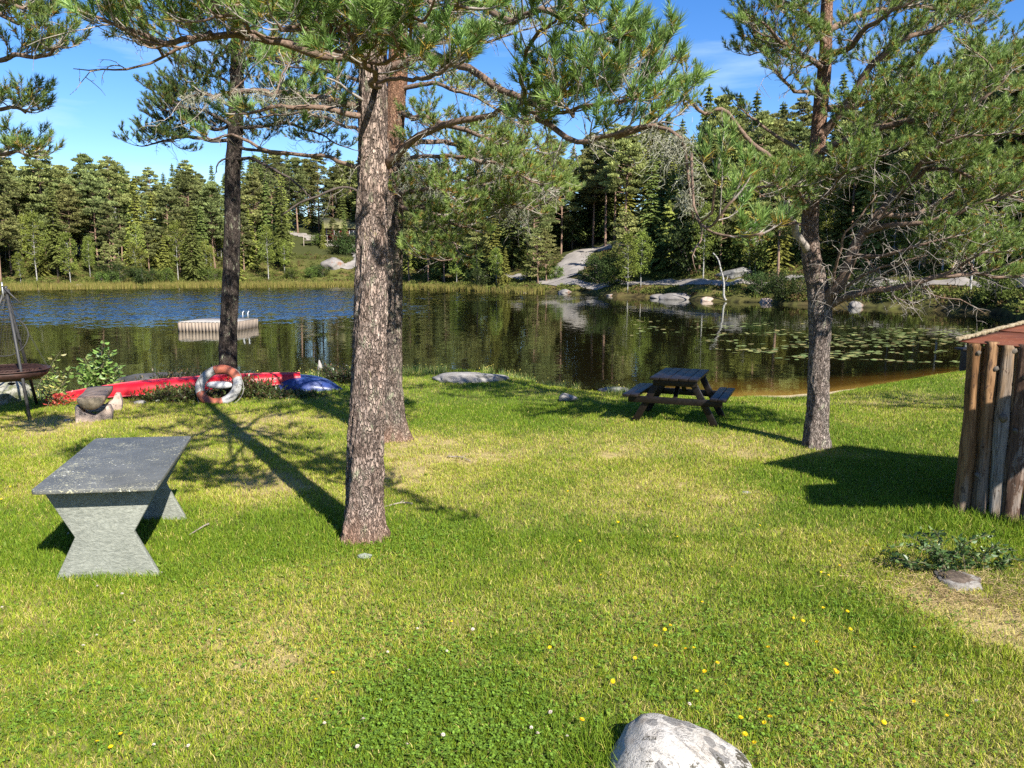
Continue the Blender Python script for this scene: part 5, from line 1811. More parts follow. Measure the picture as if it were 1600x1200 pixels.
# ---- birch stump and the sprouting bush behind it -------------------------------
def stump():
    g = Gz(1491, 914)
    t = thing('tree_stump', 'low bleached stump in dry straw in front of the small leafy bush', 'stump', g)
    r = RS(9)
    n = 26
    th = np.linspace(0, 2 * PI, n, endpoint=False)
    zz = np.array([-0.03, 0.0, 0.02, 0.040, 0.046])
    RR = np.array([0.185, 0.178, 0.168, 0.163, 0.158])[:, None] * (1 + 0.10 * np.sin(th * 3 + 1) + 0.10 * r.normal(0, 1, n))[None]
    mb = MB()
    C = g + np.stack([zz * 0, zz * 0, zz], 1)
    mb.tube(C, RR, n)
    mb.build('stump_wood', stone_mat('bleached_wood', (0.11, 0.095, 0.08), (0.19, 0.175, 0.155), (0.26, 0.24, 0.215), 16, 1.0, [(9, 0.60, 0.66, (0.08, 0.06, 0.05))]), t, smooth_=True)
    mb = MB()
    mb.tube(g + np.array([[0, 0, 0.042], [0.0, 0, 0.050]]), np.vstack([0.128 * (1 + 0.1 * r.normal(0, 1, n)), 0.12 * (1 + 0.1 * r.normal(0, 1, n))]), n)
    mb.build('rotten_core', plain_mat('rotten_wood', (0.09, 0.07, 0.055), 0.95, var=0.5, scale=30, bump=0.8, spec=0.1), t)
    # straw thatch lying round the stump
    cnt = 2600
    a = r.rand(cnt) * 2 * PI
    q = 0.15 + np.abs(r.normal(0, 0.28, cnt))
    P = g + np.stack([np.cos(a) * q * 1.3 + 0.03, np.sin(a) * q - 0.17, 0 * a], 1)
    P[:, 2] = terrain(P[:, 0], P[:, 1]) + 0.006 + 0.03 * r.rand(cnt)
    d = norm(np.stack([r.normal(0, 1, cnt), r.normal(0, 1, cnt), r.normal(0.15, 0.25, cnt)], 1))
    s = norm(np.cross(d, r.normal(0, 1, (cnt, 3))))
    mb = MB()
    mb.needles(P, d, 0.05 + 0.06 * r.rand(cnt), 0.0045, s, np.array([0.40, 0.30, 0.155]) * (0.5 + 0.75 * r.rand(cnt))[:, None])
    o = mb.build('straw', LICHEN)
    tag(o, 'dead straw matted round the low stump at the right', 'straw', kind='stuff')


stump()
LEAF = leaf_mat('broad_leaves', 0.28, 0.4, 0.45, 0.06)
STEM = plain_mat('green_stem', (0.10, 0.085, 0.045), 0.8, var=0.3, scale=20)


def leafy(name, label, base, stems, leaf, cnt, seed, colr=(0.055, 0.11, 0.025), cat='shrub', group=None, stem_r=0.004, wide=0.62, colr2=None, up=0.2):
    """a plant of explicit stems (control points) with leaves along them"""
    t = thing(name, label, cat, base, group)
    g = RS(seed)
    sm, lm = MB(), MB()
    for pts in stems:
        Q = resample(pts, 12)
        sm.tube(Q, np.linspace(stem_r, stem_r * 0.35, 12), 5)
        n = cnt
        f = 0.12 + 0.88 * g.rand(n)
        j = np.minimum((f * 11).astype(int), 10)
        P = Q[j] + (Q[j + 1] - Q[j]) * (f * 11 - j)[:, None]
        d = norm(g.normal(0, 1, (n, 3)) * np.array([1, 1, 0.5]) + np.array([0, 0, up]))
        L = leaf * (0.55 + 0.6 * g.rand(n))
        st = P + d * (L * 0.45)[:, None]
        sm.prisms(P, st, stem_r * 0.3, stem_r * 0.25, 3)
        cen = st + d * (L * 0.5)[:, None]
        s = norm(np.cross(d, g.normal(0, 1, (n, 3)) * 0.5 + np.array([0, 0, 1.0])))
        c = np.array(colr) * (0.6 + 0.9 * g.rand(n))[:, None]
        if colr2 is not None:
            c = np.where(g.rand(n)[:, None] < 0.3, np.array(colr2) * (0.7 + 0.6 * g.rand(n))[:, None], c)
        # each leaf: two facets folded along the midrib
        nrm = np.cross(d, s)
        for sg in (-1, 1):
            a_ = cen - d * (L * 0.5)[:, None]
            b_ = cen + d * (L * 0.5)[:, None] - nrm * (L * 0.10)[:, None]
            m1 = cen - d * (L * 0.12)[:, None] + s * (sg * L * wide * 0.5)[:, None] + nrm * (L * 0.10)[:, None]
            m2 = cen + d * (L * 0.22)[:, None] + s * (sg * L * wide * 0.38)[:, None] + nrm * (L * 0.06)[:, None]
            V = np.stack([a_, m1, m2, b_], 1).reshape(-1, 3)
            lm.add(V, np.arange(n * 4).reshape(-1, 4), np.repeat(c, 4, 0))
    sm.build('stems', STEM, t, smooth_=True)
    lm.build('leaves', LEAF, t)
    return t


def fan(base, tips, bend=0.25, seed=1, spread=0.06):
    g = RS(seed)
    out = []
    for tp in tips:
        tp = np.asarray(tp, float)
        b = np.asarray(base, float) + g.normal(0, spread, 3) * np.array([1, 1, 0])
        m = b + (tp - b) * 0.5 + np.array([0, 0, bend * np.linalg.norm(tp - b) * 0.5])
        out.append([b, m, tp])
    return out


gb = Gz(1478, 897)
k = gb[1]
g = RS(61)
tips = L3((1385, 855, k - .05), (1398, 872, k), (1420, 838, k), (1440, 830, k + .1), (1460, 828, k), (1412, 880, k - .1), (1500, 850, k + .1), (1525, 865, k + .1), (1545, 835, k + .2), (1560, 850, k + .2),
          (1575, 880, k + .1), (1590, 860, k + .3), (1535, 890, k), (1555, 905, k), (1505, 885, k), (1440, 860, k - .15), (1470, 865, k - .1), (1580, 905, k), (1610, 880, k + .2), (1490, 840, k + .2))
st = fan(gb, tips[:9] + tips[14:17], 0.25, 3, 0.10) + fan(gb + np.array([0.32, 0.05, 0]), tips[9:14] + tips[17:], 0.25, 4, 0.10)
leafy('shrub', 'small sprawling leafy bush behind the bleached stump near the shed', gb, st, 0.052, 46, 62, (0.042, 0.090, 0.022), stem_r=0.004, colr2=(0.10, 0.16, 0.05))

# ---- bench of half a log on two granite blocks ----------------------------------
def log_bench():
    g = Gz(145, 660)
    d = norm(PY(161, 610, g[1] + 1.15)[:2] - PY(147, 632, g[1])[:2])
    d = np.array([d[0], d[1], 0])
    s = np.array([d[1], -d[0], 0])
    t = thing('log_bench', 'bench of a split half log resting on two pale granite blocks at the left', 'bench', g)
    zt = 0.40
    R = 0.205
    th = np.linspace(0, PI, 13)
    out = [(R * math.cos(a), -R * 0.95 * math.sin(a)) for a in th] + [(-R * 0.9, 0.012), (0, 0.022), (R * 0.9, 0.012)]
    a = g + np.array([0, 0, zt])
    mb = MB()
    n = len(out)
    V = []
    for kx in np.linspace(-0.05, 1.28, 8):
        for (u_, v_) in out:
            w_ = 1 + 0.03 * math.sin(kx * 7)
            V.append(a + d * kx + s * u_ * w_ + np.array([0, 0, v_ * w_]))
    polys = [tuple(range(n)), tuple(range(8 * n - 1, 7 * n - 1, -1))]
    for q in range(7):
        for i in range(n):
            polys.append((q * n + i, (q + 1) * n + i, (q + 1) * n + (i + 1) % n, q * n + (i + 1) % n))
    mb.addpoly(V, polys)
    mb.build('seat', wood_mat('bench_log', (0.075, 0.055, 0.045), (0.20, 0.155, 0.125), axis=1, scale=1.0, rough=0.6), t)
    th2 = np.linspace(0, PI, 13)
    mb = MB()
    V = [a - d * 0.056 + s * R * 0.93 * math.cos(x) + np.array([0, 0, -R * 0.88 * math.sin(x) + 0.004]) for x in th2]
    V += [v + d * 0.004 for v in V]
    mb.addpoly(V, [tuple(range(13)), tuple(range(25, 12, -1))] + [(i, 13 + i, 13 + i + 1, i + 1) for i in range(12)])
    mb.build('cut_face', plain_mat('cut_wood', (0.20, 0.165, 0.12), 0.8, var=0.4, scale=22, bump=0.4), t)
    for kx, wx, hh in ((0.05, 0.55, 0.27), (0.98, 0.60, 0.33)):
        mb = MB()
        b = g + d * kx
        gg = RS(int(kx * 100) + 5)
        pr = [(-wx / 2, -0.05), (wx / 2 - 0.02, -0.05), (wx / 2, hh * 0.5), (wx / 2 - 0.03, hh - 0.03), (0.2, hh - 0.02), (0.15, hh * 0.62), (0.0, hh * 0.30), (-0.15, hh * 0.62), (-0.20, hh - 0.01), (-wx / 2 + 0.01, hh)]
        m = prism(pr, 0.24, s, (0, 0, 1), d, b + s * (0.02 if kx < .5 else 0.06) + d * 0.08)
        m.build('granite_block', GRANITE_PINK, t, bevel=0.012)


log_bench()

# ---- tripod grill ------------------------------------------------------------------
STEEL = plain_mat('dark_steel', (0.035, 0.034, 0.034), 0.6, 0.2, var=0.3, scale=14)
RUSTB = plain_mat('rusty_iron', (0.045, 0.021, 0.015), 0.6, 0.35, var=0.5, scale=9, bump=0.3)
ZINC = plain_mat('bright_steel', (0.45, 0.45, 0.45), 0.35, 0.8, var=0.2, scale=14)


def grill():
    f1 = Gz(47, 657)
    apex = PY(9, 450, f1[1] + 0.45)
    f2 = Gz(58, 633)
    f3 = np.array([apex[0] - 1.05, apex[1] - 0.10, 0.0])
    f3[2] = float(terrain(np.array([f3[0]]), np.array([f3[1]]))[0])
    base = (f1 + f2 + f3) / 3
    t = thing('tripod_grill', 'tall steel tripod with a hanging fire bowl and round grate at the left edge', 'grill', (apex[0], apex[1], 0))
    for f in (f1, f2, f3):
        d = norm(apex - f)
        mb = MB()
        mb.tube([f - d * 0.04, f + (apex - f) * 0.5, apex + d * 0.03], [0.026, 0.025, 0.022], 12)
        mb.build('leg', STEEL, t, smooth_=True)
    mb = MB()
    mb.tube([apex + [0, 0, -0.10], apex + [0, 0, -0.02]], [0.055, 0.055], 14)
    mb.build('collar', STEEL, t)
    for q, (dx, dz, m) in enumerate(((0.42, -0.42, STEEL), (0.05, 0.18, ZINC))):
        mb = MB()
        e = apex + np.array([dx * 0.62, -0.05, dz * 0.62]) if q == 0 else apex + np.array([-0.02, -0.05, -0.18])
        mb.tube([apex + [-0.02, -0.06, 0.10 if q else 0.03], (apex + [-0.02, -0.06, 0.03] + e) / 2, e], [0.014, 0.014, 0.009], 8)
        mb.build('hook', m, t, smooth_=True)
    # fire bowl
    bc = np.array([apex[0] - 0.10, apex[1] + 0.02, 0.0])
    zr = PY(20, 577, bc[1])[2]
    zb = PY(20, 594, bc[1])[2]
    R = 0.62
    prof = [(0.02, zb), (0.30, zb + 0.005), (0.48, zb + 0.03), (0.58, zb + 0.09), (R, zr), (R - 0.02, zr), (0.56, zb + 0.10), (0.46, zb + 0.045), (0.02, zb + 0.02)]
    n = 40
    th = np.linspace(0, 2 * PI, n, endpoint=False)
    V = np.array([[bc[0] + r * math.cos(a), bc[1] + r * math.sin(a), z] for r, z in prof for a in th])
    q = [(i * n + j, i * n + (j + 1) % n, (i + 1) * n + (j + 1) % n, (i + 1) * n + j) for i in range(len(prof) - 1) for j in range(n)]
    mb = MB()
    mb.add(V, q)
    mb.build('fire_bowl', RUSTB, t, smooth_=True)
    mb = MB()
    mb.tube(np.array([[bc[0] + (R + 0.004) * math.cos(a), bc[1] + (R + 0.004) * math.sin(a), zr] for a in np.linspace(0, 2 * PI, 41)]), 0.012, 6, cap=False)
    mb.build('rim', RUSTB, t, smooth_=True)
    mb = MB()
    hx = PY(18, 600, bc[1])
    mb.tube([hx + [0, 0, 0.10], hx + [0, 0, 0.015]], 0.006, 6)
    mb.tube([hx + [0, 0, 0.02], hx + [0, 0, 0.0], hx + [0, 0, -0.02]], [0.055, 0.062, 0.02], 14)
    mb.build('drain_cap', STEEL, t)
    # hanging chains and arms to the bowl
    for an in (0.35, 2.45, 4.55):
        e = np.array([bc[0] + R * 0.97 * math.cos(an), bc[1] + R * 0.97 * math.sin(an), zr])
        s0 = apex + np.array([0, 0, -0.12])
        m = 46
        P = s0 + (e - s0) * np.linspace(0, 1, m)[:, None]
        mb = MB()
        dd = norm(e - s0)
        a_, b_ = perp(dd)
        for i in range(m - 1):
            o = (a_ if i % 2 else b_) * 0.009
            mb.prisms([P[i] - o, P[i] + o], [P[i + 1] - o, P[i + 1] + o], 0.0032, 0.0032, 4)
        mb.build('chain', STEEL, t)
    # the round grate tipped up against the legs
    gc = PY(10, 527, apex[1] - 0.12)
    gr = 0.33
    ux = norm(np.array([1, 0.25, 0.0]))
    uz = norm(np.array([0.0, 0.35, 1.0]))
    mb = MB()
    mb.tube([gc + ux * gr * math.cos(a) + uz * gr * math.sin(a) for a in np.linspace(0, 2 * PI, 49)], 0.007, 6, cap=False)
    p0, p1 = [], []
    for i in np.linspace(-0.94, 0.94, 15):
        h = math.sqrt(1 - i * i)
        p0 += [gc + ux * gr * i - uz * gr * h, gc + uz * gr * i - ux * gr * h]
        p1 += [gc + ux * gr * i + uz * gr * h, gc + uz * gr * i + ux * gr * h]
    mb.prisms(p0, p1, 0.0012, 0.0012, 4)
    mb.build('grate', STEEL, t)
    # bars of the fire grid above the bowl
    mb = MB()
    p0, p1 = [], []
    for i in np.linspace(-0.9, 0.9, 17):
        h = math.sqrt(1 - i * i) * 0.5
        p0.append([bc[0] + 0.5 * i, bc[1] - h, zr + 0.03])
        p1.append([bc[0] + 0.5 * i, bc[1] + h, zr + 0.03])
    mb.prisms(p0, p1, 0.005, 0.005, 5)
    mb.tube([[bc[0] + 0.52 * math.cos(a), bc[1] + 0.52 * math.sin(a), zr + 0.03] for a in np.linspace(0, 2 * PI, 41)], 0.008, 6, cap=False)
    mb.build('fire_grid', RUSTB, t)


grill()

# ---- red canoe lying upside down, blue dinghy hull, lifebuoy, fender ---------------
def hull(name, label, cat, p0, p1, beam, height, mat, keelmat, taper0=0.15, taper1=0.6, rocker=0.10, n=34, rim=None, blunt=True):
    p0 = np.asarray(p0, float)
    p1 = np.asarray(p1, float)
    ax = norm(p1 - p0)
    L = np.linalg.norm(p1 - p0)
    sd = norm(np.cross(ax, [0, 0, 1]))
    up = np.cross(sd, ax)
    t = thing(name, label, cat, p0 + (p1 - p0) * 0.5 - np.array([0, 0, 0.0]))
    m = 17
    V = []
    for i in range(n):
        f = i / (n - 1)
        wv = math.sin(min(max((f * (1 - taper0 * 0) + 0.0), 0), 1) * PI * 0.5) if False else 1
        # width profile: pointed at f=0, blunt or pointed at f=1
        a = min(f / 0.45, 1.0)
        w0 = a * (2 - a)
        b = min((1 - f) / 0.40, 1.0)
        w1 = b * (2 - b)
        w1 = taper1 + (1 - taper1) * w1
        wd = max(beam * 0.5 * w0 * w1, 0.012)
        hh = height * (0.50 + 0.50 * min(w0, 1)) * (0.80 + 0.20 * w1)
        lift = rocker * (2 * f - 1) ** 2
        c = p0 + ax * L * f
        for j in range(m):
            th = PI * j / (m - 1)
            cx, sx = math.cos(th), math.sin(th)
            x = wd * np.sign(cx) * abs(cx) ** 0.62
            z = hh * sx ** 0.62 - lift * (sx ** 0.62)
            V.append(c + sd * x + up * z)
    V = np.array(V)
    q = [(i * m + j, i * m + j + 1, (i + 1) * m + j + 1, (i + 1) * m + j) for i in range(n - 1) for j in range(m - 1)]
    mb = MB()
    mb.add(V, q)
    mb.f.append(np.array([list(range(m))]))
    mb.f.append(np.array([list(range(n * m - 1, (n - 1) * m - 1, -1))]))
    o = mb.build('hull', mat, t, smooth_=True)
    es = o.modifiers.new('edges', 'EDGE_SPLIT')
    es.split_angle = math.radians(50)
    # keel strip
    mb = MB()
    K = V.reshape(n, m, 3)[:, m // 2]
    mb.tube(K + up * 0.004, np.full(n, 0.016), 6)
    mb.build('keel', keelmat, t, smooth_=True)
    # gunwale
    for j in (0, m - 1):
        mb = MB()
        mb.tube(V.reshape(n, m, 3)[:, j], np.full(n, 0.016), 7)
        mb.build('gunwale', rim or keelmat, t, smooth_=True)
    return t


RED = plain_mat('red_gelcoat', (0.40, 0.006, 0.014), 0.42, var=0.2, scale=4, spec=0.4)
REDK = plain_mat('red_keel', (0.46, 0.05, 0.065), 0.45, var=0.2, scale=6)
BLUE = NT('blue_hull')
_v = BLUE.coords((1, 1, 1))
_n = BLUE.noise(3.0, 4, 0.6, _v, 1.2)
_c = BLUE.ramp(_n.outputs['Fac'], [(0.3, (0.012, 0.020, 0.075)), (0.55, (0.025, 0.045, 0.16)), (0.68, (0.12, 0.14, 0.26))])
BLUE = BLUE.done(BLUE.principled(_c, 0.35, spec=0.5))
WHITE = plain_mat('white_plastic', (0.42, 0.42, 0.42), 0.5, var=0.12, scale=10)
ca = Gz(78, 629)
ca = ca + np.array([0, 0.1, 0.02])
cb = PY(470, 598, 15.9)
cb[2] += 0.03
hull('canoe', 'long red canoe turned upside down on the bank behind the lifebuoy', 'canoe', ca, cb, 0.56, 0.25, RED, REDK, taper1=0.55, rocker=0.05)
ba = PY(402, 611, 16.2)
ba[2] = max(ba[2], float(terrain(np.array([ba[0]]), np.array([ba[1]]))[0]) + 0.02)
bb = PY(536, 613, 15.75)
hull('dinghy', 'blue upturned dinghy hull with a pale rim lying under the end of the red canoe', 'boat', bb, ba, 0.95, 0.30, BLUE, BLUE, taper1=0.7, rocker=0.10, rim=WHITE)
# trestle leg that carries the canoe's end
gt = on(*(PY(455, 625, 15.6)[:2]))
t = thing('wooden_prop', 'short dark pole propping up the stern of the red canoe', 'prop', gt)
mb = MB()
pA = PY(437, 597, 15.75)
mb.tube([gt - [0, 0, 0.05], (gt + pA) / 2, pA], [0.04, 0.037, 0.034], 10)
mb.build('pole', STAIN_SHADED, t, smooth_=True)
mb = MB()
mb.tube([pA - [0.12, 0, 0.0], pA + [0.12, 0, 0.0]], [0.03, 0.03], 8)
mb.build('crosspiece', STAIN_SHADED, t, smooth_=True)


def lifebuoy():
    b = Gz(342, 631)
    c = PY(342, 603, b[1] + 0.24)
    R, r = 0.345, 0.085
    ux = np.array([1, 0.05, 0])
    ux = norm(ux)
    uz = norm(np.array([0, 0.62, 1.0]))
    nn = np.cross(ux, uz)
    t = thing('lifebuoy', 'round lifebuoy in white with orange bands leaning on the red canoe', 'lifebuoy', (c[0], c[1], b[2]))

    def arc(a0, a1, rr, n):
        th = np.radians(np.linspace(a0, a1, n))
        return [c + ux * R * math.cos(a) + uz * R * math.sin(a) for a in th]

    wm = NT('worn_white')
    v = wm.coords()
    n_ = wm.noise(7, 6, 0.7, v)
    cc = wm.ramp(n_.outputs['Fac'], [(0.38, (0.07, 0.066, 0.06)), (0.49, (0.24, 0.235, 0.225)), (0.7, (0.36, 0.35, 0.34))])
    wmat = wm.done(wm.principled(cc, 0.6, spec=0.3))
    om = plain_mat('worn_orange', (0.24, 0.066, 0.034), 0.6, var=0.35, scale=9)
    mb = MB()
    mb.tube(arc(0, 360, r, 49), r, 16, cap=False)
    mb.build('ring', wmat, t, smooth_=True)
    for a0, a1 in ((25, 112), (205, 292)):
        mb = MB()
        mb.tube(arc(a0, a1, r, 22), r * 1.025, 16)
        mb.build('band', om, t, smooth_=True)
    mb = MB()
    pts = []
    for q in range(4):
        for a in np.linspace(0, 90, 9)[:-1]:
            k = math.sin(math.radians(a * 2))
            a_ = math.radians(a + q * 90 + 22)
            pts.append(c + ux * (R + r * (0.9 + 0.5 * k)) * math.cos(a_) + uz * (R + r * (0.9 + 0.5 * k)) * math.sin(a_) - nn * 0.03 - np.array([0, 0, 0.03 * k]))
    pts.append(pts[0])
    mb.tube(pts, 0.007, 6, cap=False)
    mb.tube([c - ux * 0.36 + uz * 0.12 + nn * 0.09, c - ux * 0.27 - uz * 0.1 + nn * 0.10, c - ux * 0.30 - uz * 0.22 + nn * 0.09], 0.007, 6)
    mb.tube([c - ux * 0.22 - uz * 0.06 + nn * 0.1, c - ux * 0.12 - uz * 0.02 + nn * 0.04, c - ux * 0.24 - uz * 0.24 + nn * 0.09], 0.006, 6)
    mb.build('rope', plain_mat('grey_rope', (0.16, 0.15, 0.14), 0.9, var=0.3, scale=60), t, smooth_=True)
    # fender lying across behind the ring
    f = c + np.array([0, 0.10, 0.0])
    t2 = thing('fender', 'short white fender lying inside the ring of the lifebuoy against the canoe', 'fender', (f[0], f[1], f[2] - 0.08))
    mb = MB()
    P = [f + ux * x + np.array([0, 0, 0.02 * -x]) for x in (-0.27, -0.25, -0.19, -0.1, 0.05, 0.13, 0.2, 0.22)]
    mb.tube(P, [0.015, 0.04, 0.062, 0.072, 0.072, 0.062, 0.04, 0.015], 14)
    mb.build('fender_body', WHITE, t2, smooth_=True)
    mb = MB()
    mb.tube([P[-1], P[-1] + ux * 0.05 + [0, 0, 0.01], P[-1] + ux * 0.12 - [0, 0, 0.06]], 0.008, 6)
    mb.build('rope', plain_mat('fender_rope', (0.3, 0.3, 0.3), 0.9), t2)


lifebuoy()

# ---- rocks of the lawn and bank --------------------------------------------------------
gb = Gz(6, 640)
rock('boulder', 'rounded greenish boulder under the fire bowl of the grill', PY(2, 628, 14.6), (0.62, 0.5, 0.42), 11, GRANITE_MOSS, rz=0.4, cat='boulder')
c = PY(742, 600, 17.4)
c[2] = -0.02
rock('flat_rock', 'long flat pale grey rock at the lawn edge by the water', c + [0.02, 0, 0.0], (1.05, 0.6, 0.19), 12, GRANITE, rz=-0.12, cat='rock', rough=0.3, fine=0.06)
c = Gz(886, 626)
rock('rock', 'small grey rock lying in the shaded grass left of the picnic table', c + [0, 0, 0.03], (0.19, 0.14, 0.11), 13, GRANITE)
c = PY(960, 611, 18.2)
rock('rock', 'flat dark rock in the grass at the water edge left of the picnic table', c, (0.42, 0.3, 0.10), 14, GRANITE_DARK)
c = Gz(108, 658)
rock('rock', 'flat grey stone beside the foot of the log bench', c + [0.0, 0, 0.0], (0.10, 0.08, 0.035), 15, GRANITE)
c = Gz(220, 632)
rock('rock', 'white stone at the foot of the red canoe in rough grass', c + [0, 0, 0.02], (0.12, 0.07, 0.05), 16, BOULDER)
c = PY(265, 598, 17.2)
rock('boulder', 'dark shaded rock mound on the bank behind the red canoe', c + [0, 0, -0.10], (1.2, 0.7, 0.36), 17, GRANITE_SHADED, rz=0.1, cat='boulder')
c = Gz(1165, 770)
rock('rock', 'tiny pale stone set in the grass between the broad pine and the camera', c + [0, 0, 0.0], (0.06, 0.045, 0.022), 18, GRANITE)
c = Gz(570, 878)
rock('lichen_clump', 'pale tuft of fallen lichen on the grass at the foot of the middle pine', c + [0, 0, 0.01], (0.06, 0.035, 0.03), 19, plain_mat('lichen_grey', (0.17, 0.185, 0.15), 0.95, var=0.3, scale=60, bump=1.0), cat='lichen', rough=0.5, fine=0.3)
c = Gz(805, 715)
# twigs fallen on the lawn
TWIG = plain_mat('fallen_twig', (0.20, 0.17, 0.135), 0.9, var=0.3, scale=30)
for i, (a, b_, lab) in enumerate((((645, 790), (600, 798), 'bare grey root lying in the grass right of the middle pine'), ((327, 822), (296, 842), 'pale fallen twig beside the right leg of the stone table'),
                                  ((700, 716), (735, 724), 'thin fallen branch on the dry ground right of the second pine'))):
    A_, B_ = Gz(*a), Gz(*b_)
    A_[2] += 0.02
    B_[2] += 0.02
    mb = MB()
    P = resample([A_, (A_ + B_) / 2 + np.array([0.02, 0.05, 0.012]), B_], 10)
    mb.tube(P, np.linspace(0.011, 0.005, 10), 7)
    mb.prisms([P[5], P[3]], [P[5] + [0.05, 0.04, 0.02], P[3] + [0.03, -0.06, 0.02]], 0.005, 0.002, 4)
    o = mb.build('twig', TWIG, smooth_=True, loc=A_)
    tag(o, lab, 'twig')
# roots at the foot of the second pine
gp = Gz(617, 688)
# driftwood stump on the water edge
c = PY(503, 590, 18.0)
t = thing('driftwood', 'bleached pointed driftwood stump standing at the water edge above the blue dinghy', 'driftwood', c)
mb = MB()
mb.tube([c + [0, 0, -0.35], c + [0, 0, 0.0], c + [-0.03, 0, 0.22], c + [-0.05, 0, 0.42]], [0.15, 0.12, 0.07, 0.012], 9)
mb.tube([c + [0.06, 0, -0.1], c + [0.12, 0, 0.06], c + [0.10, 0, 0.2]], [0.06, 0.04, 0.01], 7)
mb.build('root', stone_mat('driftwood_grey', (0.15, 0.135, 0.115), (0.24, 0.22, 0.20), (0.30, 0.28, 0.26), 12, 0.7), t, smooth_=True)

# ---- bushes and tall weeds on the left bank -----------------------------------------------
k = 15.2
gb = on(*(PY(155, 612, k)[:2]))
g = RS(71)
tips = [PY(160, 531, k), PY(150, 552, k), PY(172, 548, k), PY(120, 572, k), PY(132, 560, k), PY(188, 570, k), PY(185, 585, k), PY(140, 585, k), PY(165, 575, k), PY(150, 598, k), PY(128, 595, k), PY(178, 600, k),
        PY(160, 560, k), PY(145, 570, k + .2), PY(170, 590, k - .2), PY(118, 582, k - .1)]
leafy('shrub', 'leafy green sapling bush at the water edge behind the log bench', gb, fan(gb, tips, 0.15, 5, 0.12), 0.12, 60, 72, (0.13, 0.21, 0.045), stem_r=0.008, colr2=(0.26, 0.32, 0.10))
gb = on(*(PY(85, 622, k)[:2]))
tips = [PY(80, 556, k), PY(95, 548, k), PY(72, 585, k), PY(88, 580, k), PY(100, 578, k), PY(112, 577, k), PY(62, 592, k), PY(70, 600, k), PY(98, 598, k), PY(78, 590, k), PY(108, 595, k)]
leafy('weed_clump', 'thin clump of tall weeds with yellowing leaves between the grill and the sapling bush', gb, fan(gb, tips, 0.10, 6, 0.22), 0.11, 20, 73, (0.16, 0.22, 0.05), cat='weeds', stem_r=0.006, colr2=(0.30, 0.27, 0.08), wide=0.45)
gb = on(*(PY(95, 634, 14.2)[:2]))
tips = [PY(x, y, 14.2) for x, y in ((60, 618), (72, 614), (85, 612), (98, 615), (110, 613), (118, 620), (90, 622), (75, 624))]
leafy('weed_clump', 'low red leaved weeds in front of the tip of the red canoe', gb, fan(gb, tips, 0.10, 7, 0.25), 0.085, 22, 74, (0.32, 0.06, 0.03), cat='weeds', stem_r=0.004, colr2=(0.11, 0.17, 0.04))


def heather(name, label, px, py, Y, sx, h, seed, n=900, colr=(0.055, 0.075, 0.02), dead=0.25):
    b = on(*(PY(px, py, Y)[:2]))
    g = RS(seed)
    mb = MB()
    q = norm(g.normal(0, 1, (n, 3)) + np.array([0, 0, 0.7]))
    q[:, 2] = np.abs(q[:, 2])
    base = b + np.stack([g.normal(0, sx * 0.45, n), g.normal(0, sx * 0.25, n), 0 * q[:, 2]], 1)
    base[:, 2] = terrain(base[:, 0], base[:, 1])
    L = h * (0.35 + 0.75 * g.rand(n))
    tip = base + q * L[:, None]
    mb.prisms(base, tip, 0.004, 0.002, 3, np.array([0.05, 0.035, 0.02]))
    for _ in range(7):
        f = 0.25 + 0.8 * g.rand(n)
        p = base + (tip - base) * f[:, None]
        d = norm(g.normal(0, 0.8, (n, 3)) + q)
        s = norm(np.cross(d, g.normal(0, 1, (n, 3))))
        l = 0.022 + 0.022 * g.rand(n)
        c = np.array(colr) * (0.6 + 0.9 * g.rand(n))[:, None]
        c = np.where(g.rand(n)[:, None] < dead, np.array([0.12, 0.075, 0.035]), c)
        mb.diamonds(p, d * l[:, None], s * (l * 0.38)[:, None], c)
    o = mb.build(name, LEAF, loc=b)
    tag(o, label, 'heather')
    return o


heather('heather', 'dark heather tuft growing left of the lifebuoy below the canoe', 280, 628, 14.6, 0.7, 0.30, 81, 1100, (0.07, 0.10, 0.022))
heather('heather', 'heather tuft growing right of the lifebuoy at the foot of the slim dark pine', 390, 622, 15.0, 0.5, 0.42, 82, 1000, (0.055, 0.08, 0.02))
heather('heather', 'low heather below the stern of the red canoe', 455, 632, 14.9, 0.6, 0.13, 83, 700, (0.06, 0.09, 0.02))
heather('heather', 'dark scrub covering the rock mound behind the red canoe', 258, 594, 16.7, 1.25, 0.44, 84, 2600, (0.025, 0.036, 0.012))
heather('heather', 'dark scrub at the bank edge right of the blue dinghy', 545, 606, 17.0, 0.45, 0.36, 85, 800, (0.045, 0.07, 0.02))
heather('heather', 'thin scrub beside the pale driftwood stump', 520, 598, 17.6, 0.3, 0.34, 86, 350, (0.06, 0.09, 0.03))


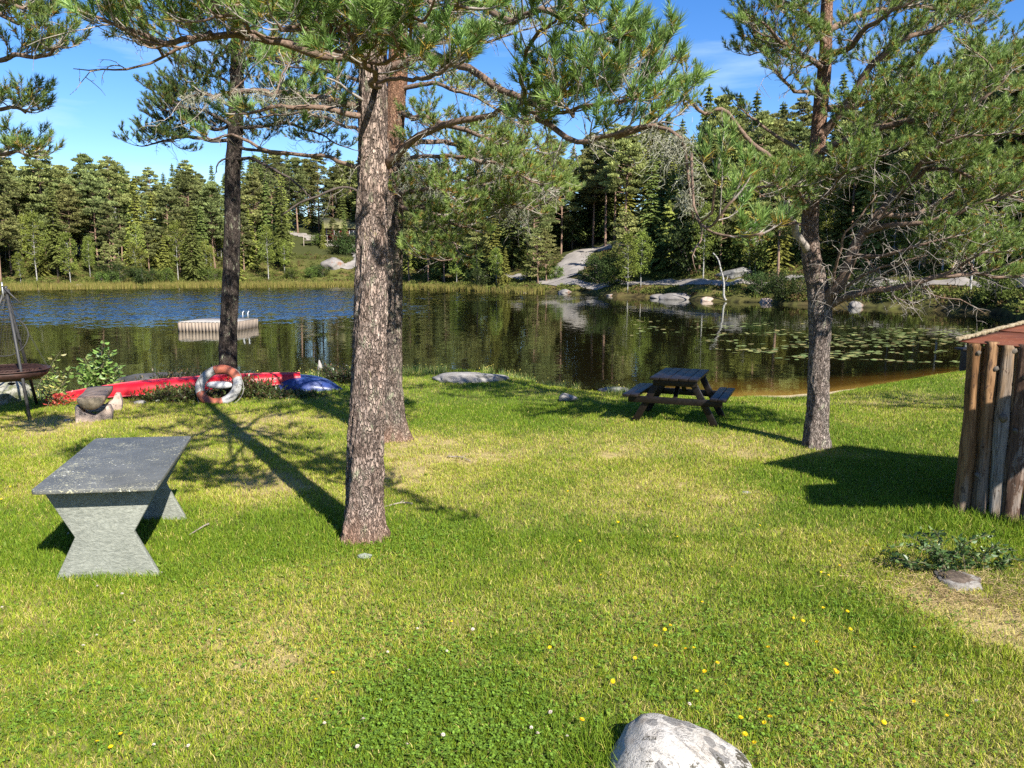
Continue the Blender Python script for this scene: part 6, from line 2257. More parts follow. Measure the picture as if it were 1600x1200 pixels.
def fringe():
    """tall grass and flowering weeds along the water edge"""
    g = RS(91)
    mb = MB()
    n = 15000
    a = np.radians(g.uniform(-36, 9, n))
    x0, y0 = np.sin(a), np.cos(a)
    r = shore_r(x0, y0)
    deg = np.degrees(a)
    r = r - np.where(deg < 2, 1.0, 0.55) + g.normal(0, 0.22, n)
    x, y = x0 * r, y0 * r
    dens = fbm(deg * 0.9, deg * 0 + 2, 92, 3)
    keep = dens > 0.42
    x, y, deg = x[keep], y[keep], deg[keep]
    n = len(x)
    z = terrain(x, y)
    b = np.stack([x, y, z], 1)
    d = norm(g.normal(0, 0.28, (n, 3)) * np.array([1, 1, 0]) + np.array([0, 0, 1.0]))
    L = 0.07 + 0.20 * g.rand(n) ** 2
    s = norm(np.cross(d, g.normal(0, 1, (n, 3))))
    c = np.array([0.13, 0.20, 0.035]) * (0.6 + 0.8 * g.rand(n))[:, None]
    c = np.where(g.rand(n)[:, None] < 0.3, np.array([0.34, 0.30, 0.10]), c)
    mb.needles(b, d, L, 0.011, s, c)
    k = g.rand(n) < 0.05
    l = np.full((k.sum(), 1), 0.014)
    mb.diamonds((b + d * L[:, None])[k], d[k] * l, s[k] * l, np.array([0.55, 0.45, 0.10]))
    o = mb.build('shore_grass', LEAF)
    tag(o, 'uncut grass and weeds fringing the near water edge', 'grass', kind='stuff')


fringe()

# ---- swimming raft ----------------------------------------------------------------------------
def raft():
    c = np.array([-14.75, 38.75])
    yaw = math.atan2(3.0, 0.4)
    R = rotz(yaw - PI / 2 + 0.05)
    t = thing('swimming_raft', 'weathered wooden swimming raft floating on the lake behind the slim dark pine', 'raft', (c[0], c[1], ZW))
    W = wood_mat('raft_planks', (0.17, 0.135, 0.105), (0.30, 0.25, 0.205), axis=2, scale=1.2)
    D = wood_mat('raft_deck', (0.24, 0.23, 0.215), (0.36, 0.345, 0.325), axis=1, scale=1.2)
    o3 = np.array([c[0], c[1], ZW])
    hx, hy = 1.35, 1.55
    for i in range(14):
        mb = MB()
        mb.box(o3 + R @ np.array([-hx + (i + 0.5) * 2 * hx / 14, 0, 0.44]), (2 * hx / 14 - 0.012, 2 * hy + 0.04, 0.035), R)
        mb.build('deck_plank', D, t)
    for sx, sy, nn_, ln in ((0, -1, 16, hx), (0, 1, 16, hx), (-1, 0, 18, hy), (1, 0, 18, hy)):
        mb = MB()
        for i in range(nn_):
            f = -ln + (i + 0.5) * 2 * ln / nn_
            p = (f, sy * hy, 0.17) if sx == 0 else (sx * hx, f, 0.17)
            wq = 2 * ln / nn_ - 0.004
            s = (wq, 0.03, 0.50) if sx == 0 else (0.03, wq, 0.50)
            mb.box(o3 + R @ np.array(p), s, R)
        mb.build('side_boards', W, t)
    mb = MB()
    mb.box(o3 + np.array([0, 0, 0.15]), (2 * hx - 0.1, 2 * hy - 0.1, 0.46), R)
    mb.build('float', plain_mat('raft_core', (0.06, 0.05, 0.04), 0.9), t)
    for s in (-0.14, 0.14):
        mb = MB()
        b = o3 + R @ np.array([0.75 + s, hy - 0.15, 0.45])
        mb.tube([b, b + [0, 0, 0.28], b + R @ np.array([0, 0.10, 0.36]), b + R @ np.array([0, 0.22, 0.28])], 0.025, 8)
        mb.build('ladder_rail', WHITE, t, smooth_=True)


raft()

# ---- lily pads -------------------------------------------------------------------------------------
def pads():
    g = RS(95)
    P = []
    while len(P) < 1050:
        px, py = g.uniform(985, 1560), g.uniform(497, 566)
        u = (px - 985) / 575
        lo = 499 + 12 * u + (0 if px < 1290 else 3)
        d = fbm(np.array([px / 70.0]), np.array([py / 5.5]), 96, 3)[0]
        gap = 1 if (524 < py < 531 and px < 1240) else 0
        hi = 526 if px < 1090 else (552 if px < 1200 else 562 + (4 if px > 1380 else 0))
        if py < lo or py > hi or gap:
            continue
        if px < 1100 and 512 < py and g.rand() < 0.6:
            continue
        if d < 0.47 + 0.07 * g.rand():
            continue
        P.append((px, py))
    P.sort(key=lambda q: -q[1])
    col = [(0.14, 0.18, 0.05), (0.20, 0.23, 0.07), (0.11, 0.14, 0.04), (0.24, 0.21, 0.07)]
    protos = []

    def padgeo(mb, c, r, rz, cc, tilt=(0, 0)):
        th = np.linspace(0.22, 2 * PI - 0.22, 13) + rz
        V = [c] + [c + np.array([r * math.cos(a), 0.86 * r * math.sin(a), tilt[0] * math.cos(a) * r + tilt[1] * math.sin(a) * r]) for a in th]
        mb.add(V, [(0, i, i + 1) for i in range(1, 13)], np.array(cc))

    PADM = leaf_mat('lily_pad_leaf', 0.1, 0.55, 0.25, 0.14)
    for i in range(4):
        mb = MB()
        padgeo(mb, np.array([0, 0, 0.0]), 0.11, i * 1.3, col[i], (0.06, 0.05 * (i - 1.5)))
        # a slightly raised rim edge gives the pad thickness
        padgeo(mb, np.array([0, 0, -0.006]), 0.108, i * 1.3, (0.12, 0.06, 0.04), (0.06, 0.05 * (i - 1.5)))
        o = mb.build('lily_pad', PADM)
        tag(o, 'flat green lily pad floating on the dark water right of the lake', 'lily pad', 'lily pads floating on the lake')
        protos.append(o)
    rest = MB()
    for i, (px, py) in enumerate(P):
        w_ = G(px, py, ZW + 0.02)
        s = g.uniform(0.65, 1.25)
        if i < 290:
            if i < 4:
                o = protos[i]
            else:
                o = protos[i % 4].copy()
                COL.objects.link(o)
            o.location = w_
            o.rotation_euler = (0, 0, g.uniform(0, 6.2))
            o.scale = (s, s, s)
        else:
            padgeo(rest, w_, 0.11 * s, g.uniform(0, 6.2), np.array(col[g.randint(4)]) * g.uniform(0.8, 1.2), (0.06 * g.randn(), 0.05 * g.randn()))
    o = rest.build('lily_pads', PADM)
    tag(o, 'farther lily pads spread over the dark water on the right of the lake', 'lily pads', kind='stuff')


pads()
# ------------------------------------------------------------------ wood on the far shore
FOL = leaf_mat('far_foliage', 0.32, 0.75, 0.1, 0.28)
BARK_P = plain_mat('far_pine_bark', (0.20, 0.125, 0.085), 0.9, var=0.4, scale=2)
BARK_S = plain_mat('far_spruce_bark', (0.12, 0.10, 0.085), 0.9, var=0.4, scale=2)
BARK_B = NT('birch_bark')
_v = BARK_B.coords((1, 1, 3.5))
_n = BARK_B.noise(2.2, 5, 0.7, _v)
_c = BARK_B.ramp(_n.outputs['Fac'], [(0.40, (0.05, 0.045, 0.04)), (0.47, (0.26, 0.25, 0.23)), (0.7, (0.38, 0.37, 0.345))])
BARK_B = BARK_B.done(BARK_B.principled(_c, 0.8, spec=0.2))


def put(name, parts):
    t = thing(name, 'tree', 'tree', (0, 0, 0))
    for pn, mb, mat, sm in parts:
        mb.build(pn, mat, t, smooth_=sm)
    return t


def proto_spruce(H, R, seed, col, dens=1.0, bare=0.05):
    g = RS(seed)
    tr, cr = MB(), MB()
    tr.tube(np.array([[0, 0, -0.6], [0.02, 0, H * 0.3], [0.03, 0.02, H * 0.7], [0, 0, H]]), [H * 0.013, H * 0.010, H * 0.005, 0.01], 8)
    W = int(H * 2.3)
    C, Lx, Wx, K = [], [], [], []
    for i in range(W):
        f = bare + (1 - bare) * (i + g.rand() * 0.5) / W
        z = H * f
        rad = R * (1 - f) ** 0.78 * (0.85 + 0.3 * g.rand()) + 0.10
        nb = int((5 + 4 * (1 - f)) * dens)
        a0 = g.rand() * 6
        for b in range(nb):
            if g.rand() < 0.10:
                continue
            an = a0 + 2 * PI * b / nb + g.normal(0, 0.2)
            L = rad * g.uniform(0.65, 1.12)
            d = np.array([math.cos(an), math.sin(an), 0])
            sd = np.array([-d[1], d[0], 0])
            droop = 0.10 + 0.42 * (1 - f)
            n = max(3, int(L * 4.6))
            for k in range(n):
                q = (k + 0.6) / n
                p = np.array([0, 0, z]) + d * L * q + np.array([0, 0, -droop * L * q * q + 0.20 * L * max(q - 0.72, 0)])
                for s in (-1, 1):
                    l = norm(d * 0.7 + sd * s * (0.75 - 0.3 * q) + np.array([0, 0, -0.30 - 0.25 * g.rand()])) * (0.19 + 0.26 * (1 - q) * min(L, 1.8) / 1.5 + 0.08 * g.rand())
                    C.append(p + l * 0.8 + g.normal(0, 0.03, 3))
                    Lx.append(l)
                    Wx.append(norm(np.cross(l, g.normal(0, 0.4, 3) + np.array([0, 0, 1.0]))) * (0.10 + 0.045 * g.rand()))
                    K.append(col * (0.65 + 0.7 * g.rand()) * (0.85 + 0.3 * q))
    # leader
    for k in range(60):
        f = 0.84 + 0.16 * k / 60
        a = g.rand() * 6
        rr = R * (1 - f) ** 0.78 * 0.55
        l = np.array([math.cos(a) * 0.10, math.sin(a) * 0.10, 0.30])
        C.append(np.array([math.cos(a) * rr, math.sin(a) * rr, H * f]))
        Lx.append(l)
        Wx.append(np.array([-math.sin(a), math.cos(a), 0]) * 0.09)
        K.append(col)
    cr.diamonds(np.array(C), np.array(Lx), np.array(Wx), np.array(K))
    return put('spruce_tree', [('trunk', tr, BARK_S, True), ('crown', cr, FOL, False)])


def proto_pine(H, R, seed, col, base=0.35, nclump=78, size=0.36, per=130):
    g = RS(seed)
    tr, cr = MB(), MB()
    bend = g.normal(0, 0.25, (5, 2)).cumsum(0) * 0.35
    T = np.array([[bend[i][0] * (i > 0), bend[i][1] * (i > 0), H * f] for i, f in enumerate((-0.03, 0.28, 0.55, 0.8, 0.99))])
    tr.tube(resample(T, 16), np.linspace(H * 0.0125, 0.02, 16), 8)
    C, Lx, Wx, K = [], [], [], []
    for i in range(nclump):
        f = base + (1 - base) * ((i + g.rand()) / nclump) ** 0.85
        ax = np.array([np.interp(f, [0, .28, .55, .8, 1], T[:, 0]), np.interp(f, [0, .28, .55, .8, 1], T[:, 1]), H * f])
        prof = math.sin(min(1, (f - base + 0.10) / (0.42 * (1 - base))) * PI / 2) * (1 - max(0, (f - 0.70) / 0.31)) ** 0.65
        an = i * 2.39 + g.normal(0, 0.4)
        L = R * prof * g.uniform(0.45, 1.1)
        e = ax + np.array([math.cos(an) * L, math.sin(an) * L, 0.16 * L + g.normal(0, 0.15)])
        tr.prisms([ax - np.array([0, 0, 0.1 * L])], [e], 0.05, 0.02, 4)
        cs = (0.34 + 0.42 * g.rand()) * (0.6 + 0.4 * prof) * R / 2.3
        tone = 0.62 + 0.75 * g.rand()
        n = int(per * (0.5 + cs))
        q = norm(g.normal(0, 1, (n, 3)))
        rr = cs * (0.45 + 0.6 * g.rand(n)[:, None] ** 0.5)
        p = e + q * rr * np.array([1.45, 1.45, 0.40])
        d = norm(q * np.array([1, 1, 0.7]) + np.array([0, 0, 0.55]) + g.normal(0, 0.35, (n, 3)))
        s = norm(np.cross(d, g.normal(0, 1, (n, 3))))
        C.append(p)
        Lx.append(d * (size * (0.4 + 0.45 * g.rand(n)))[:, None])
        Wx.append(s * (size * 0.24 * (0.7 + 0.6 * g.rand(n)))[:, None])
        K.append(col[None] * tone * (0.7 + 0.6 * g.rand(n))[:, None])
    cr.diamonds(np.vstack(C), np.vstack(Lx), np.vstack(Wx), np.vstack(K))
    return put('pine_tree', [('trunk', tr, BARK_P, True), ('crown', cr, FOL, False)])


def proto_leafy(name, H, R, seed, col, base=0.34, nclump=60, leaf=0.11, per=60, bark=None, stems=1, narrow=1.0):
    g = RS(seed)
    tr, cr = MB(), MB()
    C, Lx, Wx, K = [], [], [], []
    for sidx in range(stems):
        off = np.zeros(2) if stems == 1 else g.normal(0, 0.35, 2)
        T = np.array([[off[0] * (1 + f * 1.5) + g.normal(0, 0.10) * f, off[1] * (1 + f * 1.5) + g.normal(0, 0.10) * f, H * f * (1 if sidx == 0 else 0.85)] for f in (-0.04, 0.15, 0.35, 0.6, 0.8, 1.0)])
        Q = resample(T, 16)
        tr.tube(Q, np.linspace(max(H * 0.0095, 0.05), 0.012, 16) / (1 if stems == 1 else 1.4), 8)
        for i in range(nclump // stems):
            f = base + (1 - base) * ((i + g.rand()) / (nclump / stems))
            j = int(np.clip((f + 0.04) / 1.04 * 15, 0, 15))
            ax = Q[j]
            prof = math.sin(PI * min(max((f - base) / (1 - base) * 0.85 + 0.13, 0), 1)) ** 0.75
            an = i * 2.39 + g.normal(0, 0.5)
            L = R * prof * g.uniform(0.25, 1.08)
            e = ax + np.array([math.cos(an) * L, math.sin(an) * L, 0.35 * L * g.uniform(-0.2, 1)])
            tr.prisms([ax - np.array([0, 0, 0.35 * L])], [e], 0.025, 0.008, 3)
            cs = (0.30 + 0.45 * g.rand()) * R / 1.6
            tone = 0.65 + 0.7 * g.rand()
            n = per
            p = e + g.normal(0, 0.5, (n, 3)) * cs * np.array([1, 1, 0.9 * narrow])
            d = norm(g.normal(0, 1, (n, 3)) + np.array([0, 0, -0.3]))
            s = norm(np.cross(d, g.normal(0, 1, (n, 3))))
            C.append(p)
            Lx.append(d * (leaf * (0.6 + 0.7 * g.rand(n)))[:, None])
            Wx.append(s * (leaf * 0.55 * (0.6 + 0.7 * g.rand(n)))[:, None])
            K.append(col[None] * tone * (0.65 + 0.7 * g.rand(n))[:, None])
    cr.diamonds(np.vstack(C), np.vstack(Lx), np.vstack(Wx), np.vstack(K))
    return put(name, [('trunk', tr, bark or BARK_B, True), ('crown', cr, FOL, False)])


cS = np.array([0.124, 0.152, 0.040])
cS2 = np.array([0.189, 0.201, 0.045])
cP = np.array([0.182, 0.207, 0.074])
cP2 = np.array([0.227, 0.238, 0.081])
cB = np.array([0.165, 0.200, 0.040])
cB2 = np.array([0.200, 0.220, 0.048])
SPR = [proto_spruce(17, 3.0, 201, cS), proto_spruce(15, 2.5, 202, cS2), proto_spruce(12, 2.5, 203, cS2), proto_spruce(18, 3.3, 204, cS, 0.9, 0.12)]
PIN = [proto_pine(17, 3.0, 211, cP), proto_pine(16, 2.8, 212, cP2, 0.42), proto_pine(14, 2.7, 213, cP, 0.28, 44), proto_pine(18, 3.2, 214, cP2, 0.5, 46)]
BIR = [proto_leafy('birch_tree', 11, 1.7, 221, cB), proto_leafy('birch_tree', 9, 1.5, 222, cB2, stems=2, nclump=64), proto_leafy('birch_tree', 8, 1.4, 223, cB, 0.30)]
SML = [proto_pine(6.5, 1.7, 231, cP2, 0.16, 34, 0.22, 110), proto_spruce(6.0, 1.7, 232, cS2, 1.1, 0.03)]
BSH = [proto_leafy('bush', 3.0, 1.9, 241, np.array([0.045, 0.068, 0.020]), 0.05, 46, 0.11, 90, BARK_S, 3), proto_leafy('bush', 2.2, 1.5, 242, np.array([0.085, 0.12, 0.026]), 0.05, 40, 0.10, 90, BARK_S, 3)]
USED = set()


def plant_at(proto, xy, s=1.0, label='', group=None, rz=0.0, sz=None):
    p = on(xy[0], xy[1])
    sc = (s, s, s * (sz or 1.0))
    if proto.name not in USED:
        USED.add(proto.name)
        proto.location = p
        proto.rotation_euler = (0, 0, rz)
        proto.scale = sc
        proto['label'] = label
        if group:
            proto['group'] = group
        return proto
    return copy_thing(proto, p, rz, sc, label, group)


def along(px, s):
    """point s metres inland of the far shoreline, in the direction of a picture column"""
    a = math.radians(az_of(px))
    r = float(np.interp(math.degrees(a), FA, FR) + (fbm(np.array([math.degrees(a) * 0.5]), np.array([8.1]), 9)[0] - 0.5) * 5) + s
    return np.array([r * math.sin(a), r * math.cos(a)])


# featured trees, each with its own description
FEAT = [
    (PIN[0], 20, 17, 1.02, 'tall far pine at the far left with its broken crown over the grill'),
    (PIN[3], 92, 20, 1.05, 'tallest far pine of the left wood, standing above the sapling bush'),
    (PIN[1], 122, 24, 1.0, 'tapered far pine next right of the tallest one in the left wood'),
    (PIN[2], 170, 16, 1.08, 'round crowned far pine standing over the red and white house'),
    (PIN[3], 195, 22, 1.0, 'flat topped far pine behind the red and white house'),
    (SPR[1], 232, 20, 1.05, 'dark pointed spruce between the red and white house and the slim dark pine'),
    (SPR[2], 256, 18, 1.1, 'narrow spruce spire left of the slim dark pine'),
    (PIN[2], 280, 15, 1.0, 'yellow green far pine left of the slim dark pine'),
    (PIN[0], 312, 15, 1.0, 'full green far pine close left of the slim dark pine'),
    (SPR[0], 330, 9, 0.72, 'bright green low branched spruce near the far water left of the slim dark pine'),
    (BIR[0], 74, 6, 1.0, 'leaning white stemmed birch in front of the left wood, above the weeds'),
    (BIR[2], 125, 3.5, 1.0, 'thin white birch stem right by the reeds on the left far shore'),
    (BIR[1], 228, 7, 1.05, 'twin stemmed pale birch below the house in the left wood'),
    (BIR[1], 236, 5, 0.75, 'clump of bare pale birch stems above the left reeds'),
    (BIR[0], 290, 6, 0.95, 'slim birch at the reeds left of the slim dark pine'),
    (SPR[3], 452, 15, 0.80, 'dark spruce standing just left of the winding gravel track'),
    (SPR[0], 430, 20, 0.88, 'tall dense spruce left of the winding gravel track'),
    (SPR[2], 402, 13, 0.9, 'spruce right of the slim dark pine on the far shore'),
    (BIR[0], 428, 6, 0.9, 'pale birch at the foot of the dark spruce left of the track'),
    (PIN[3], 508, 52, 0.95, 'tall pine behind the red cottage'),
    (PIN[1], 543, 50, 1.0, 'pine with spreading tiers right behind the red cottage'),
    (SPR[3], 546, 31, 0.42, 'dark spruce hiding the right half of the red cottage'),
    (PIN[2], 529, 33, 0.40, 'low dark pine standing before the left wall of the red cottage'),
    (SPR[1], 514, 30, 0.36, 'small dark spruce standing in front of the red cottage'),
    (PIN[2], 643, 5, 0.75, 'pine with a pale trunk by the water just right of the middle trunks'),
    (PIN[1], 672, 4, 0.68, 'thin pine by the water, second right of the middle trunks'),
    (PIN[2], 697, 4.5, 0.70, 'thin grey stemmed pine by the water left of the big shore spruce'),
    (SPR[0], 738, 8, 0.72, 'dark straight spruce on the shore left of the yellow green spruce'),
    (SPR[1], 772, 6, 0.75, 'yellow green bushy spruce over the shore path left of the gravel road'),
    (SPR[2], 790, 3.5, 0.42, 'short spruce at the water below the yellow green spruce'),
    (SML[0], 840, 5, 0.95, 'small pine with a forked trunk left of the gravel road'),
    (SML[0], 853, 6, 1.0, 'small bright pine just left of the foot of the gravel road'),
    (BIR[2], 977, 1.4, 0.82, 'leaning white birch at the water, left of the pair below the small pine'),
    (BIR[2], 997, 3.0, 0.78, 'white birch at the water right of the leaning one'),
    (SML[0], 975, 7.5, 1.15, 'round blue green pine right of the gravel road behind the two shore birches'),
    (SPR[0], 1010, 14, 0.80, 'tall dark yellowish spruce right of the gravel road'),
    (BIR[0], 1092, 8, 0.72, 'green leafed birch with a white stem in the shade behind the shore path'),
    (PIN[1], 1207, 3.5, 0.68, 'grey stemmed pine at the water behind the broad pine'),
    (SPR[1], 1590, 20, 1.12, 'tall spruce rising at the right edge above the shed'),
    (PIN[0], 1560, 18, 1.0, 'tall pine beside the spruce at the right edge'),
    (BIR[0], 1502, 5, 0.9, 'white birch stem on the far bank above the shed roof'),
]
occ = []
g = RS(300)
for proto, px, s, sc, lab in FEAT:
    xy = along(px, s)
    occ.append(xy)
    plant_at(proto, xy, sc, lab, 'featured trees of the far shore' if False else None, g.uniform(0, 6))

# the rest of the wood
ZONES = [(-260, 425, 'left of the winding track'), (425, 600, 'round the red cottage'), (600, 868, 'between trunks and gravel road'), (868, 1160, 'right of the gravel road'),
         (1160, 1780, 'behind the broad pine and shed')]


def zone(px):
    for a, b, n in ZONES:
        if a <= px < b:
            return n
    return ZONES[-1][2]


for i in range(84):
    px, s_ = (g.uniform(420, 660), g.uniform(44, 78)) if i < 50 else (g.uniform(835, 985), g.uniform(31, 66))
    xy = along(px, s_)
    if np.min(np.hypot(*(np.array(occ) - xy).T)) < 2.4:
        continue
    occ.append(xy)
    kind = 'pine' if g.rand() < 0.5 else 'spruce'
    pool = PIN if kind == 'pine' else SPR
    plant_at(pool[g.randint(4)], xy, g.uniform(0.85, 1.08), '%s among many in the far wood %s' % ({'pine': 'tall clumpy crowned pine', 'spruce': 'tall pointed spruce'}[kind], zone(px)), 'far %s trees %s' % (kind, zone(px)), g.uniform(0, 6.28))
SUNH = np.array([0.545, -0.84])


def shades(xy):
    """a tree here would keep the sun off a road or the shore path"""
    for R_, far_, w_ in ((RD_XY, 15.0, 2.6), (PT_XY, 9.0, 1.4)):
        d = xy - R_
        al = d @ SUNH
        ac = np.abs(d[:, 0] * SUNH[1] - d[:, 1] * SUNH[0])
        if np.sum((al > 0) & (al < far_) & (ac < w_)) > 3:
            return True
    return False


cnt = 0
tries = 0
occ = [o for o in occ]
while cnt < 430 and tries < 60000:
    tries += 1
    px = g.uniform(-200, 1720)
    s = 4 + 56 * g.rand() ** 1.25
    if 455 < px < 575 and s < 40:
        continue
    if 575 <= px < 640 and s < 10:
        continue
    if px > 860 and s < 9:
        continue
    if 840 < px < 945 and s < 30:
        continue
    if px < 425 and s < 9 and g.rand() < 0.7:
        continue
    xy = along(px, s)
    if np.min(np.hypot(*(RD_XY - xy).T)) < 3.4 or np.min(np.hypot(*(PT_XY - xy).T)) < 2.4:
        continue
    if shades(xy):
        continue
    if occ and np.min(np.hypot(*(np.array(occ) - xy).T)) < 2.2 + 0.3 * (s > 25):
        continue
    occ.append(xy)
    r = g.rand()
    if px < 425:
        kind = 'pine' if r < 0.52 else ('spruce' if r < 0.74 else 'birch')
    elif px < 868:
        kind = 'pine' if r < 0.40 else ('spruce' if r < 0.74 else 'birch')
    else:
        kind = 'pine' if r < 0.34 else ('spruce' if r < 0.72 else 'birch')
    front = s < 13
    if kind == 'birch' and s > 28:
        kind = 'spruce'
    pool = {'pine': PIN, 'spruce': SPR, 'birch': BIR}[kind]
    if front and g.rand() < 0.28 and kind != 'birch':
        proto = SML[0 if kind == 'pine' else 1]
        sc = g.uniform(0.7, 1.35)
        lab = 'low young %s at the front of the far wood %s' % (kind, zone(px))
        grp = 'young %s trees at the wood edge %s' % (kind, zone(px))
    else:
        proto = pool[g.randint(len(pool))]
        sc = g.uniform(0.72, 1.05)
        near = np.interp(px, [0, 600, 800, 1150, 1750], [0.94, 1.0, 1.0, 1.0, 1.05])
        sc *= near * (0.82 if front else 1.0)
        lab = '%s among many in the far wood %s' % ({'pine': 'tall clumpy crowned pine', 'spruce': 'tall pointed spruce', 'birch': 'light green slender birch'}[kind], zone(px))
        grp = 'far %s trees %s' % (kind, zone(px))
    plant_at(proto, xy, sc, lab, grp, g.uniform(0, 6.28), g.uniform(0.92, 1.1))
    cnt += 1

# bushes of the far bank
for i, (px, s, sc, k, lab) in enumerate([(940, 5.5, 1.1, 0, 'large dark rounded bush right of the foot of the gravel road'), (958, 4.0, 0.8, 1, 'low leafy bush between the gravel road and the white birches'),
                                         (832, 8, 1.0, 1, 'yellow green bush left of the gravel road'), (858, 7.0, 0.8, 1, 'small light bush at the left edge of the gravel road'), (495, 8, 0.8, 1, 'green rounded bush below the winding track left of the pale rock'),
                                         (462, 7, 0.8, 1, 'green bush at the foot of the spruce left of the track'), (508, 9, 0.7, 0, 'dark bush next to the pale rock by the track'), (505, 33, 0.9, 1, 'bush on the grass slope below the red cottage'),
                                         (540, 26, 1.3, 0, 'broad dark bush right of the track below the red cottage'), (556, 25, 1.2, 0, 'dark bush partly behind the middle trunk below the red cottage'), (445, 26, 0.9, 0, 'brown green bush at the bend of the winding track'),
                                         (195, 4, 1.1, 0, 'dark bush at the reeds below the house in the left wood'), (240, 2.5, 0.9, 0, 'small bush leaning over the water at the left reeds'), (180, 3, 0.9, 1, 'light bush by the water below the house in the left wood'),
                                         (1090, 12, 1.9, 0, 'dark bush in the shade behind the shore path'), (1180, 2.0, 0.7, 0, 'bush at the water left of the broad pine trunk'), (1225, 1.6, 0.75, 0, 'low dark bush at the water behind the broad pine trunk'),
                                         (1165, 11, 1.4, 1, 'leafy bush by the grey rock outcrop behind the path'), (1320, 2, 0.7, 0, 'bush at the far water right of the broad pine trunk'), (760, 3, 0.9, 0, 'dark bush at the water under the yellow green spruce'),
                                         (1400, 2, 0.7, 1, 'light green bush on the far bank under the long low limb'), (1545, 2.5, 0.9, 1, 'bush on the far bank above the shed roof'), (270, 4, 1.0, 1, 'light green bush behind the reeds under the wood'),
                                         (335, 4, 1.0, 1, 'green bush behind the reeds at the slim dark pine')]):
    plant_at(BSH[k], along(px, s), sc, lab, None, i * 1.3)

# leaning dead stem at the water
c = on(*along(1131, 0.6))
P = L3((1131, 463, c[1]), (1131, 440, c[1]), (1126, 420, c[1] + 0.3), (1122, 405, c[1] + 0.2), (1114, 395, c[1] + 0.1))
t = thing('dead_tree', 'bare crooked pale dead stem standing at the far water left of the broad pine', 'dead tree', c)
mb = MB()
Q = resample([c - [0, 0, 0.3]] + P, 14)
mb.tube(Q, np.linspace(0.12, 0.05, 14), 8)
mb.build('trunk', BARK_B, t, smooth_=True)
mb = MB()
mb.tube([Q[5], Q[5] + [0.3, 0, 0.35], Q[5] + [0.35, 0, 0.7]], [0.04, 0.03, 0.015], 6)
mb.build('branch', BARK_B, t, smooth_=True)

# rocks of the far bank
FRK = stone_mat('shore_rock', (0.12, 0.108, 0.096), (0.18, 0.165, 0.15), (0.24, 0.222, 0.205), 0.9, 0.5, [(0.8, 0.58, 0.66, (0.18, 0.10, 0.065))])
for i, (px, py, s, size, lab, m) in enumerate([
    (1060, 461, 0.1, (2.3, 1.4, 0.55), 'big white rock slab sloping into the far water', FRK), (1028, 464, -0.2, (1.3, 0.9, 0.38), 'low white rock left of the big white slab', FRK),
    (882, 456, 0.1, (1.4, 1.0, 0.55), 'white rock at the water below the gravel road', FRK), (812, 456, 0.0, (1.2, 0.7, 0.28), 'small pale rock on the dark mud left of the gravel road', FRK),
    (1140, 430, 9.0, (2.0, 1.5, 0.9), 'grey rock outcrop behind the shore path', GRANITE_DARK), (1100, 465, 0.0, (0.7, 0.5, 0.35), 'brown rock at the water right of the big white slab', GRANITE_PINK),
    (1330, 470, 0.2, (0.9, 0.6, 0.45), 'white rock at the far water right of the broad pine trunk', FRK), (136, 431, 0.6, (1.3, 0.8, 0.45), 'pinkish rock in the reeds of the left far shore', GRANITE_PINK),
    (526, 398, 15.0, (2.6, 2.0, 1.5), 'pale bare rock beside the bend of the winding track', FRK), (118, 352, 30.0, (3.5, 3.0, 2.4), 'grey rock face high in the left wood', GRANITE),
    (950, 465, 0.0, (0.5, 0.4, 0.25), 'small white stone at the foot of the shore birches', FRK), (1190, 468, 0.0, (0.8, 0.6, 0.4), 'brown stone at the water left of the broad pine trunk', GRANITE_PINK)]):
    xy = along(px, s)
    c = on(*xy)
    c[2] = max(c[2], ZW)
    rock('rock', lab, c + [0, 0, size[2] * 0.12], size, 400 + i, m, 4, 0.25, rz=i * 0.7)

